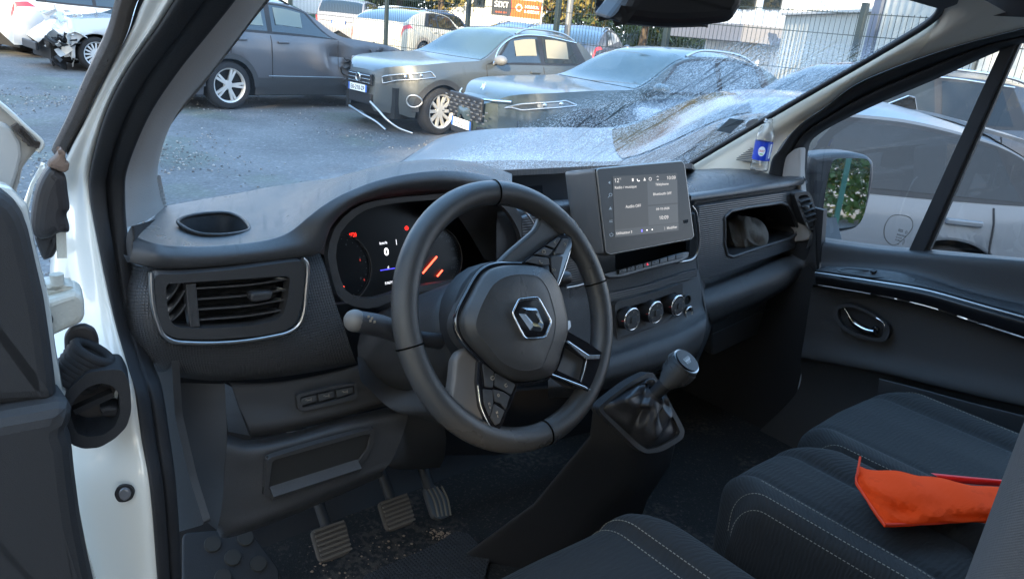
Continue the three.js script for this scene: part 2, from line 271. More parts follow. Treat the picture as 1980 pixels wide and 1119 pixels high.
function car(name, label, group, p) {
  const o = thing(name, label, p.category || 'car', [0, 0, 0], group);
  const { L: Ln, W, H, r = 0.33, gc = 0.22, fo = 0.85, wb = 2.6, nose = 0.72, cowl = [1.45, 1.03], ws = 2.2, roof = [3.4, H - 0.1], tail = [Ln - 0.12, 1.05], end = 0.78, rise = 0.06, tum = 0.36 } = p;
  const xw = [fo, fo + wb], BU = p.bulge ?? 0.1, gx = 0.8 * BU - 0.04;
  const top = pchip([[0, nose], [0.06, nose + 0.06], [0.3, nose + 0.13], [cowl[0] * 0.6, (nose + 0.15 + cowl[1]) / 2], [cowl[0], cowl[1]], [ws - 0.02, H - 0.075], [ws + 0.35, H - 0.012], [(ws + roof[0]) / 2 + 0.1, H], [roof[0], roof[1]], [tail[0], tail[1]], [Ln - 0.02, end + 0.05], [Ln, end]].sort((a, b) => a[0] - b[0]));
  const bl = cowl[1] - 0.06, belt0 = pchip([[0, nose - 0.1], [0.1, nose - 0.02], [0.45, nose + 0.06], [cowl[0], bl], [ws, bl + 0.01], [(ws + Ln) / 2, bl + rise * 0.5], [tail[0] - 0.25, bl + rise], [tail[0] + 0.02, tail[1] - 0.06], [Ln, end - 0.08]]);
  const belt = (x) => Math.min(belt0(x), top(x) - 0.025);
  const half = (x) => W / 2 * (1 - (p.noseTaper ?? 0.26) * (1 - Math.min(1, x / 0.6)) ** 2.2 - 0.16 * (1 - Math.min(1, (Ln - x) / 0.45)) ** 2.2);
  const Ra = r + 0.055, arch = (x) => { let y = gc + 0.03 * (x < 0.25 || x > Ln - 0.25 ? 1 : 0); for (const c of xw) { const d = Math.abs(x - c); if (d < Ra) y = Math.max(y, r + Math.sqrt(Ra * Ra - d * d) * 0.98); } return y; };
  const pts = (x) => {
    const w = half(x), y0 = arch(x), b = belt(x), t = top(x), re = b + (t - b) * 0.87, y2 = Math.max(y0 + 0.02, 0.52 * b + 0.08), y3 = Math.max(y2 + 0.02, b - 0.1), wr = Math.max(0.1, w * 0.95 - tum * (re - b));
    return [[y0, w * 0.965], [Math.min(Math.max(gc + 0.16, y0 + 0.005), y2 - 0.01), w], [y2, w * 1.008], [y3, w * 0.99], [Math.max(b, y3 + 0.01), w * 0.95], [re, wr], [re + (t - re) * 0.72, wr * 0.7], [t, 0]];
  };
  const dent = p.dent || (() => [0, 0, 0]);
  const S = (x, sg, v) => { const q = pts(x), i = Math.min(6, Math.floor(v)), f = v - i, y = lerp(q[i][0], q[i + 1][0], f), z = lerp(q[i][1], q[i + 1][1], f) * sg, d = dent(x, y, z); return V(x + d[0], y + d[1], z + d[2]); };
  const xs = new Set([0, 0.03, 0.08, 0.15, 0.22]); for (let x = 0.3; x < Ln - 0.25; x += 0.075) xs.add(+x.toFixed(3)); for (const c of xw) for (let a = -1; a <= 1.001; a += 0.125) xs.add(+(c + Ra * Math.sin(a * Math.PI / 2)).toFixed(3)); for (const d of [0.2, 0.12, 0.06, 0.02, 0]) xs.add(Ln - d);
  const X = [...xs].sort((a, b) => a - b), vs = [0, 0.5, 1, 1.5, 2, 2.5, 3, 3.5, 4, 4.5, 5, 5.5, 6, 6.5, 7];
  const rows = X.map((x) => [...vs.map((v) => S(x, 1, v)), ...vs.slice(0, -1).reverse().map((v) => S(x, -1, v))]);
  const cap = (x, dx) => { const ring = [...vs.map((v) => S(x, 1, v)), ...vs.slice(0, -1).reverse().map((v) => S(x, -1, v))]; const n = 5, out = []; for (let k = 0; k <= n; k++) out.push(ring.map((q) => { const f = 1 - k / n, c = V(x, lerp(gc + 0.25, nose - 0.1, 0.5), 0); const e = c.clone().lerp(q, f); e.x += dx * (1 - f * f); return e; })); return gridGeo(out); };
  const body = toCreasedNormals(mergeVertices(gridGeo(rows), 1e-5), 0.62);
  L('body', join(body, toCreasedNormals(cap(0, -BU), 0.6), toCreasedNormals(cap(Ln, 0.05), 0.6)), p.paint, o);
  L('underbody', box(Ln * 0.94, 0.42, W - 0.5, Ln / 2, gc + 0.17, 0), m.under, o);
  const patch = (fn, nu, nt, d = 0.006) => offset(gridGeo(Array.from({ length: nt + 1 }, (_, j) => Array.from({ length: nu + 1 }, (_, i) => fn(i / nu, j / nt)))), d);
  const side = (sg, a, v0, b, v1, d = 0.006, n = 10) => { const g = patch((u, t) => S(lerp(lerp(a[0], a[1], t), lerp(b[0], b[1], t), u), sg, lerp(v0, v1, t)), n, 5, 0), q = g.attributes.normal; let s = 0; for (let i = 0; i < q.count; i++) s += q.getZ(i) * sg; return offset(g, s > 0 ? d : -d); };
  const up = (fn, nu, nt, d) => { const g = patch(fn, nu, nt, 0), q = g.attributes.normal; let s = 0; for (let i = 0; i < q.count; i++) s += q.getY(i); return offset(g, s > 0 ? d : -d); };
  const gl = p.glass || m.carGlass;
  const xA = cowl[0] + 0.1, xB = p.xB ?? (ws + 0.62), xC = p.xC ?? (roof[0] - 0.12);
  const sides = p.sides || [1];
  for (const sg of sides) {
    const f = side(sg, [xA + 0.12, ws - 0.1], 4.1, [xB - 0.04, xB - 0.06], 4.9, 0.005), rw = side(sg, [xB + 0.04, xB + 0.03], 4.1, [xC, xC - 0.16], 4.9, 0.005);
    L('window_surround', join(side(sg, [xA + 0.02, ws - 0.16], 4.03, [xC + 0.22, xC - 0.02], 4.96, 0.003, 24)), p.pillar || m.black, o);
    const a = L('front_window', f, gl, o), b = L('rear_window', rw, gl, o);
    if (p.airbag) { const ab = (x0, x1, v0, v1) => { const g = side(sg, [x0, x0], v0, [x1, x1], v1, 0.012, 24), q = g.attributes.position; for (let i = 0; i < q.count; i++) q.setZ(q.count > i ? i : i, q.getZ(i) + sg * 0.006 * Math.sin(q.getX(i) * 31 + q.getY(i) * 9)); return g; }; for (const q of [ab(ws - 0.02, xB - 0.12, 4.32, 4.84), ab(xB + 0.1, xC - 0.25, 4.25, 4.84)]) L('curtain_airbag', q, p.airbag, o, 'deployed curtain airbag hanging in the side window'); }
    const seam = (x, x2 = x) => tube([0.25, 1, 2, 3, 3.9].map((v) => S(lerp(x, x2, v / 4), sg, Math.max(v, 0.3)).add(V(0, 0, sg * 0.001))), 0.006, 20, 4);
    for (const q of [seam(cowl[0] + 0.12), seam(xB), ...(p.threeDoor ? [] : [seam(xC - 0.1, xC - 0.15)])]) L('door_seam', q, m.black, o);
    for (const x of p.threeDoor ? [xB - 0.2] : [xB - 0.2, xC - 0.3]) { const h = S(x, sg, 3.05); L('door_handle', box(0.2, 0.035, 0.03, h.x, h.y, h.z + sg * 0.012, 0.012), p.handle || p.paint, o); }
    if (!p.noMirror) { const q = S(cowl[0] + 0.28, sg, 4.02); const s = new THREE.SphereGeometry(1, 16, 12); s.scale(0.085, 0.075, 0.12); s.translate(q.x, q.y + 0.07, q.z + sg * 0.14); L('door_mirror', join(s, bar(V(q.x + 0.01, q.y - 0.01, q.z - sg * 0.03), V(q.x, q.y + 0.04, q.z + sg * 0.08), 0.06, 0.03)), p.mirror || p.paint, o); }
    if (p.rails) { L('roof_rail', tube([[ws + 0.1, 0.0], [ws + 0.3, 0.045], [(ws + roof[0]) / 2, 0.05], [roof[0] - 0.2, 0.045], [roof[0] + 0.05, 0]].map(([x, d]) => S(x, sg, 5.35).add(V(0, d, 0))), 0.017, 40, 6), p.rails, o); }
    if (p.bright) L('window_trim', tube([S(xA + 0.16, sg, 4.06), S(lerp(xA, ws, 0.5), sg, 4.9), S(ws, sg, 4.97), S(xB, sg, 4.97), S(xC, sg, 4.95)], 0.011, 50, 6), p.bright, o);
    if (p.clad) {
      for (const c of xw) { const a = []; for (let t = -1.02; t <= 1.021; t += 0.085) { const an = t * Math.PI / 2, e = (R) => { const x = c + Math.sin(an) * R, y = Math.max(gc + 0.02, r + Math.cos(an) * R); const w = half(clamp(x, 0, Ln)); return V(x, y, sg * (w * 1.012 + 0.006)); }; a.push([e(Ra - 0.02), e(Ra + 0.055)]); } L('arch_trim', gridGeo(a), p.clad, o); }
      L('sill_trim', side(sg, [xw[0] + Ra, xw[0] + Ra], 0, [xw[1] - Ra, xw[1] - Ra], 1.35, 0.008), p.clad, o);
    }
    if (p.line) L('crease_trim', tube([0.1, 0.3, 0.5, 0.7, 0.9].map((t) => S(lerp(xw[0] + Ra + 0.05, xw[1] - Ra - 0.05, t), sg, 1.45).add(V(0, 0, sg * 0.008))), 0.008, 20, 5), p.line, o);
    if (p.head) { const v0 = p.head[2] ?? 3.0, v1 = p.head[3] ?? 3.95, hl = L('headlight', side(sg, p.head[0], v0, p.head[1], v1, 0.008), m.lens, o), e = [[p.head[0][0], v0], [p.head[1][0], v0], [p.head[1][1], v1], [p.head[0][1], v1]]; L('light_signature', tube(dense(e.map(([x, v]) => V(x, v, 0)), 5).map((q) => S(q.x, sg, q.y).add(V(-0.004, 0, sg * 0.012))), 0.011, 60, 5, true), m.satin, hl); for (const k of [0.35, 0.65]) { const q = S(lerp(p.head[0][0], p.head[1][0], k), sg, (v0 + v1) / 2), b = new THREE.SphereGeometry(0.035, 14, 10); b.scale(1, 0.8, 0.5); b.translate(q.x, q.y, q.z + sg * 0.004); L('lamp_unit', b, m.satin, hl); } }
    L('tail_light', side(sg, [Ln - 0.42, Ln - 0.3], 3.05, [Ln - 0.012, Ln - 0.012], 3.95, 0.008), m.red, o);
  }
  L('windscreen', up((u, t) => { const a = u * 2 - 1, v = 7 - Math.abs(a) * 1.86; return S(lerp(cowl[0] + 0.05, ws + 0.02, t) + 0.12 * (1 - a * a) * (t < 0.5 ? -0.3 : 0.1), a < 0 ? -1 : 1, v); }, 16, 8, 0.006), p.wsGlass || gl, o);
  L('tailgate_window', up((u, t) => { const a = u * 2 - 1, v = 7 - Math.abs(a) * 1.8; return S(lerp(roof[0] + 0.06, tail[0] - 0.04, t), a < 0 ? -1 : 1, v); }, 16, 8, 0.006), gl, o);
  if (p.skyRoof) L('glass_roof', up((u, t) => { const a = u * 2 - 1, v = 7 - Math.abs(a) * 1.5; return S(lerp(ws + 0.1, roof[0] - 0.1, t), a < 0 ? -1 : 1, v); }, 12, 8, 0.005), m.carGlass, o);
  const wg = wheelGeos(r, p.rim || 'multi');
  for (const x of xw) for (const sg of [1, -1]) {
    if (p.skipWheel && p.skipWheel(x, sg)) continue;
    const w = new THREE.Group(); w.name = 'wheel'; o.add(w); w.position.set(x, r, sg * (W / 2 - 0.125)); if (sg < 0) w.rotation.y = Math.PI; if (x === xw[0] && p.steer) w.rotation.y += p.steer;
    L('tyre', wg.tyre, m.tyre, w); L('rim', wg.rim, p.rimMat || m.alloy, w); L('brake_disc', wg.disc, m.under, w);
  }
  // nose: grille, intake, plate
  const gy = nose - 0.13, NW = Math.min(W * 0.56, half(0) * 1.75), GW = Math.min(W * (p.grille?.[0] ?? 0.52), half(0) * 1.8);
  if (p.grille !== false) { L('grille', box(0.04, p.grille?.[1] ?? 0.16, GW, -0.035 - gx, gy, 0, 0.018), m.black, o); for (let k = 0; k < 3; k++) L('grille_bar', box(0.012, 0.014, GW - 0.05, -0.058 - gx, gy - 0.05 + k * 0.05, 0, 0.005), p.bars || m.plastic, o); }
  L('lower_intake', box(0.05, 0.15, NW, -0.02 - gx * 0.8, gc + 0.18, 0, 0.02), m.black, o);
  if (p.plate) { const t = plateTex(p.plate); const g = box(0.012, 0.11, 0.52, 0, 0, 0, 0.004); const q = new THREE.PlaneGeometry(0.5, 0.1); q.rotateY(-Math.PI / 2); q.translate(-0.0075, 0, 0); for (const e of [g, q]) e.translate(-0.075 - gx, p.plateY ?? 0.45, 0); const pl = L('number_plate', g, m.black, o); L('plate_face', q, M([1, 1, 1], 0.4, { map: t }), pl); }
  if (p.rearPlate) { const t = plateTex(p.rearPlate); const q = new THREE.PlaneGeometry(0.5, 0.1); q.rotateY(Math.PI / 2); q.translate(0.0075, 0, 0); const g = box(0.012, 0.11, 0.52, 0, 0, 0, 0.004); for (const e of [g, q]) e.translate(Ln + 0.055, p.rearPlateY ?? 0.72, 0); const pl = L('number_plate', g, m.black, o); L('plate_face', q, M([1, 1, 1], 0.4, { map: t }), pl); L('tailgate_seam', tube([S(Ln - 0.015, 1, 3.9), V(Ln + 0.05, 0.98 * end, 0.4), V(Ln + 0.05, 0.98 * end, -0.4), S(Ln - 0.015, -1, 3.9)], 0.006, 20, 4), m.black, o); }
  o.userData.spec = undefined; delete o.userData.spec;
  return { o, S, L: Ln, xw, side, half, place(x, z, deg, y = 0) { o.position.set(x, y, z); o.rotation.y = deg * D2R; return this; }, put(local, world, deg) { const v = V(local[0], 0, local[1]).applyAxisAngle(V(0, 1, 0), deg * D2R); return this.place(world.x - v.x, world.z - v.z, deg, world.yy || 0); } };
}
function plateTex(s) { return canvas(256, 52, (x, w, h) => { x.fillStyle = '#f2f1ea'; x.fillRect(0, 0, w, h); x.fillStyle = '#2b62b8'; x.fillRect(0, 0, 22, h); x.fillRect(w - 22, 0, 22, h); x.fillStyle = '#15151a'; x.font = 'bold 42px sans-serif'; x.textAlign = 'center'; x.textBaseline = 'middle'; x.fillText(s, w / 2, h / 2 + 2, 200); }); }
// bent sheet metal and broken plastic at a crash
function wreckage(name, o, c, size, n, mats, s, label) {
  seed = s; const by = mats.map(() => []);
  for (let i = 0; i < n; i++) {
    const g = new THREE.PlaneGeometry(0.12 + rnd() * 0.28, 0.05 + rnd() * 0.14, 4, 3), q = g.attributes.position, a = rnd() * 6, b = 3 + rnd() * 9; for (let k = 0; k < q.count; k++) q.setZ(k, 0.05 * Math.sin(q.getX(k) * b * 2 + a) + 0.04 * (rnd() - 0.5));
    const t = thick(toCreasedNormals(g, 0.3), 0.006); t.rotateX(rnd() * 6); t.rotateY(rnd() * 6); t.rotateZ(rnd() * 1.2 - 0.6);
    const u = rnd(), vv = rnd(), w = rnd(); t.translate(c[0] + (u - 0.5) * size[0], c[1] + (vv - 0.5) * size[1], c[2] + (w - 0.5) * size[2]); by[i % mats.length].push(t);
  }
  by.forEach((g, i) => { if (n < 10) g.forEach((q) => L(name, q, mats[i], o, label)); else if (g.length) L(name, join(g), mats[i], o, label).userData.kind = 'stuff'; });
}
const wheelSpot = (px, py, h = 0.33) => onY(h)(px, py);

const P_grey = paint([0.085, 0.087, 0.097]), P_slate = paint([0.062, 0.070, 0.072]), P_dark = paint([0.028, 0.042, 0.044]), P_silver = M([0.125, 0.135, 0.15], 0.45, { metalness: 0.1, clearcoat: 0.3, clearcoatRoughness: 0.12 }), P_white = M([0.50, 0.50, 0.50], 0.3, { clearcoat: 1, clearcoatRoughness: 0.05 }), P_black = paint([0.018, 0.022, 0.034]);
const bag = M([0.28, 0.25, 0.185], 0.9), bagTeal = M([0.16, 0.20, 0.195], 0.9);
const GLOW = M([0.05, 0.075, 0.078], 0.08, { phys: true, specularIntensity: 0.6 });

// grey crashed estate, right side to us, nose to the right
{
  const c = car('wrecked_estate_car', 'dark grey estate car with smashed front wing and dented door, broadside across the yard', 'cars parked in the yard', { L: 4.45, W: 1.84, H: 1.66, r: 0.355, gc: 0.22, fo: 0.9, wb: 2.65, nose: 0.90, cowl: [1.48, 1.15], ws: 2.28, xB: 2.85, xC: 3.66, roof: [3.75, 1.52], tail: [4.3, 1.14], paint: P_grey, airbag: bagTeal, rails: m.black, rim: 'five', sides: [-1, 1], clad: m.plastic, line: m.satin, noMirror: true, head: [[0.1, 0.15], [0.5, 0.4]],
    dent: (x, y, z) => { if (z > -0.4) return [0, 0, 0]; const a = Math.exp(-(((x - 1.62) / 0.22) ** 2) - ((y - 0.82) / 0.16) ** 2), b = Math.exp(-(((x - 1.9) / 0.16) ** 2) - ((y - 0.70) / 0.10) ** 2), f = sm(1.25, 0.9, x) * sm(1.0, 0.8, y) * sm(0.2, 0.5, x); return [0, -0.05 * f, 0.14 * a - 0.06 * b + 0.16 * f * (0.6 + 0.4 * Math.sin(x * 17 + y * 23))]; } });
  const w = wheelSpot(712, 167, 0.345); c.put([0.9, -0.8], w, 188);
  wreckage('crushed_panel', c.o, [0.72, 0.74, -0.86], [1.2, 0.46, 0.2], 40, [m.black, P_grey, m.alloy], 11);
  wreckage('hanging_trim', c.o, [1.42, 0.55, -0.93], [0.14, 0.6, 0.08], 10, [m.black, m.plastic], 12);
}
// grey compact SUV
{
  const c = car('compact_suv', 'slate grey compact SUV with copper-lit alloy wheel, drooping lower grille trim, behind the dark hatchback', 'cars parked in the yard', { L: 4.23, W: 1.82, H: 1.57, r: 0.338, gc: 0.24, fo: 0.76, wb: 2.59, nose: 0.82, cowl: [1.44, 1.07], ws: 2.2, xB: 2.75, xC: 3.58, roof: [3.55, 1.5], tail: [4.08, 1.1], paint: P_slate, airbag: bag, rails: m.satin, rim: 'multi', clad: m.plastic, bright: m.chrome, plate: 'AA-000-AA', plateY: 0.56, head: [[0.05, 0.05], [0.62, 0.56], 3.05, 3.8], bars: m.chrome, mirror: M([0.16, 0.16, 0.16], 0.5), steer: 0.12, bulge: 0.05, noseTaper: 0.62, wsGlass: GLOW });
  const w = wheelSpot(846, 214, 0.338); c.put([0.76, 0.81], w, 2);
  c.o.traverse((q) => { if (q.name === 'number_plate') q.children[0].material = M([1, 1, 1], 0.4, { map: plateTex('EK-218-ZP') }); });
  const ring = (sg) => tube([0, 1, 2, 3, 4, 5, 6, 7].map((k) => { const a = k / 8 * 6.283, x = 0.34 + 0.085 * Math.cos(a), y = 0.47 + 0.08 * Math.sin(a) * (1 - 0.25 * Math.cos(a)); return V(x, y, sg * (c.half(x) * 1.0 + 0.012)); }), 0.013, 48, 6, true);
  L('fog_lamp_ring', join(ring(1)), m.satin, c.o); L('fog_lamp_ring', join(ring(-1)), m.satin, c.o);
  const dr = (a) => tube(a.map((q) => V(...q)), 0.017, 30, 6);
  for (const q of [dr([[-0.08, 0.40, 0.35], [-0.06, 0.30, 0.55], [-0.02, 0.2, 0.7], [0.1, 0.10, 0.83], [0.24, 0.05, 0.95]]), dr([[-0.09, 0.27, -0.2], [-0.09, 0.2, 0.2], [-0.04, 0.14, 0.45], [-0.02, 0.06, 0.68]])]) L('loose_grille_trim', q, m.satin, c.o, 'pale lower trim strip hanging loose');
  const em = new THREE.TorusGeometry(0.055, 0.008, 8, 24); em.rotateY(Math.PI / 2); em.translate(-0.075, 0.70, 0); L('round_badge', join(em, bar(V(-0.075, 0.74, -0.04), V(-0.075, 0.66, -0.012), 0.01, 0.01), bar(V(-0.075, 0.66, -0.012), V(-0.075, 0.70, 0), 0.01, 0.01), bar(V(-0.075, 0.70, 0), V(-0.075, 0.66, 0.012), 0.01, 0.01), bar(V(-0.075, 0.66, 0.012), V(-0.075, 0.74, 0.04), 0.01, 0.01)), m.chrome, c.o);
}
// dark petrol SUV coupe
{
  const c = car('dark_hatchback', 'dark petrol hatchback with sharp headlight and black mesh grille beside the slate SUV', 'cars parked in the yard', { L: 4.45, W: 1.84, H: 1.53, r: 0.345, gc: 0.22, fo: 0.88, wb: 2.68, nose: 0.80, cowl: [1.55, 1.03], ws: 2.38, xB: 2.95, xC: 3.75, roof: [3.65, 1.45], tail: [4.3, 1.08], paint: P_dark, rails: m.satin, clad: m.plastic, plate: 'H-902-GT', plateY: 0.47, head: [[0.16, 0.04], [0.74, 0.6], 3.25, 3.85], grille: [0.62, 0.26], rim: 'five', wsGlass: GLOW, noseTaper: 0.5, bulge: 0.24 });
  const w = onY(0.47)(893, 238); c.put([-0.22, 0], w, -10);
  seed = 4; const sc = []; for (let i = 0; i < 46; i++) sc.push(box(0.012, 0.018, 0.05, -0.06, 0.54 + (i % 6) * 0.042, -0.52 + Math.floor(i / 6) * 0.148 + (i % 2) * 0.06, 0.004)); L('grille_mesh', join(sc).translate(-0.16, 0, 0), M([0.10, 0.10, 0.10], 0.35), c.o).userData.kind = 'stuff';
  const lip = tube([V(0.06, 0.80, 0.62), V(-0.10, 0.78, 0.34), V(-0.17, 0.77, 0), V(-0.10, 0.78, -0.34), V(0.06, 0.80, -0.62)], 0.014, 40, 6); L('bonnet_edge_trim', lip, m.chrome, c.o);
  const bg = new THREE.Shape([[0, 0.05], [0.012, 0.01], [0.05, 0.03], [0.03, -0.005], [0.035, -0.05], [0.008, -0.018], [0, -0.03], [-0.008, -0.018], [-0.035, -0.05], [-0.03, -0.005], [-0.05, 0.03], [-0.012, 0.01]].map(([a, b]) => new THREE.Vector2(a, b))); const e = new THREE.ExtrudeGeometry(bg, { depth: 0.008, bevelEnabled: false }); e.rotateY(-Math.PI / 2); e.rotateZ(-0.5); e.translate(0.03, 0.90, 0); L('bonnet_badge', e, m.chrome, c.o);
}
// silver hatchback right beside and ahead of the van
{
  const c = car('silver_hatchback', 'silver hatchback right beside the van, seen through misted windscreen and passenger window', 'cars parked in the yard', { L: 4.1, W: 1.76, H: 1.37, r: 0.32, gc: 0.18, fo: 0.82, wb: 2.52, nose: 0.66, cowl: [1.38, 0.92], ws: 2.12, noMirror: true, glass: m.dimGlass, xB: 2.45, xC: 3.66, roof: [3.45, 1.29], tail: [3.92, 1.02], end: 0.80, rise: 0.05, tum: 0.42, paint: P_silver, handle: P_silver, head: [[0.08, 0.1], [0.6, 0.55]], rim: 'five', rearPlate: 'GK-741-RB', bars: m.chrome });
  c.put([3.34, 0.86], V(4.6, 0, -1.42), -46);
  const fin = new THREE.Shape([[0, 0], [0.20, 0.0], [0.17, 0.065], [0.14, 0.07]].map(([a, b]) => new THREE.Vector2(a, b))); const fe = new THREE.ExtrudeGeometry(fin, { depth: 0.02, bevelEnabled: true, bevelSize: 0.008, bevelThickness: 0.008 }); fe.translate(3.1, 1.335, -0.01); L('shark_fin_aerial', fe, m.blackGloss, c.o);
  const sp = []; for (let k = 0; k <= 4; k++) sp.push([-1, -0.5, 0, 0.5, 1].map((a) => V(lerp(3.44, 3.82, k / 4), lerp(1.30, 1.235, k / 4) - 0.02 * a * a + (k === 4 ? -0.01 : 0), a * lerp(0.58, 0.6, k / 4)))); L('roof_spoiler', thick(gridGeo(sp), 0.02), P_silver, c.o);
  const flap = tube([0, 1, 2, 3, 4, 5, 6, 7].map((k) => { const a = k / 8 * 6.283; return c.S(3.02 + 0.075 * Math.cos(a), 1, 2.75 + 0.4 * Math.sin(a)).add(V(0, 0, 0.0)); }), 0.0025, 40, 4, true); L('fuel_flap_seam', flap, m.plastic, c.o);
}
// dark estate beyond the silver car
{
  const c = car('dark_blue_estate', 'dark blue estate car with pale roof rail seen over the silver hatchback', 'cars parked in the yard', { L: 4.6, W: 1.84, H: 1.60, fo: 0.9, wb: 2.75, nose: 0.8, cowl: [1.5, 1.06], ws: 2.25, xB: 2.85, xC: 3.75, roof: [4.05, 1.52], tail: [4.5, 1.1], paint: P_black, glass: m.dimGlass, rails: m.satin, bright: m.satin, head: [[0.08, 0.1], [0.6, 0.55]], rim: 'five' });
  c.place(6.3, -5.2, -30);
}
// left background: silver, white and wrecked white cars
{
  const w0 = wheelSpot(45, 70, 0.34), w1 = wheelSpot(116, 79, 0.36), w2 = wheelSpot(184, 104, 0.33);
  const a = car('silver_blue_crossover', 'silver blue crossover at the left edge behind the white SUV', 'cars parked in the yard', { L: 4.4, W: 1.82, H: 1.58, r: 0.345, fo: 0.9, nose: 0.84, cowl: [1.45, 1.08], paint: paint([0.36, 0.39, 0.47]), rim: 'five', clad: M([0.2, 0.2, 0.2], 0.6), head: [[0.05, 0.05], [0.5, 0.45]] }); a.put([0.9, 0.8], w0, 14);
  const b = car('white_suv', 'white SUV with red tail light and dented bumper beside the crashed white car', 'cars parked in the yard', { L: 4.5, W: 1.86, H: 1.68, r: 0.36, fo: 0.9, wb: 2.7, nose: 0.85, cowl: [1.5, 1.12], end: 0.9, tail: [4.4, 1.15], roof: [3.95, 1.6], paint: P_white, rim: 'five', clad: m.plastic, sides: [-1, 1] }); b.put([3.6, -0.82], w1, 196);
  const d = car('crashed_white_car', 'white car with torn-off bumper and raised crumpled bonnet behind the windscreen pillar', 'cars parked in the yard', { L: 4.2, W: 1.78, H: 1.5, r: 0.325, fo: 0.85, wb: 2.6, nose: 0.78, cowl: [1.45, 1.04], paint: P_white, rim: 'cover', rimMat: M([0.55, 0.55, 0.55], 0.4), grille: false, dent: (x, y, z) => x < 0.5 ? [0.34 * sm(0.5, 0, x), 0.03 * Math.sin(z * 9), 0] : [0, 0, 0] }); d.put([0.85, 0.78], w2, 4);
  wreckage('torn_bumper', d.o, [0.36, 0.42, 0.74], [0.5, 0.62, 0.35], 30, [m.black, m.plastic, m.alloy], 21); wreckage('bent_bonnet', d.o, [0.5, 0.98, 0.35], [0.7, 0.08, 0.8], 7, [P_white], 23);
}
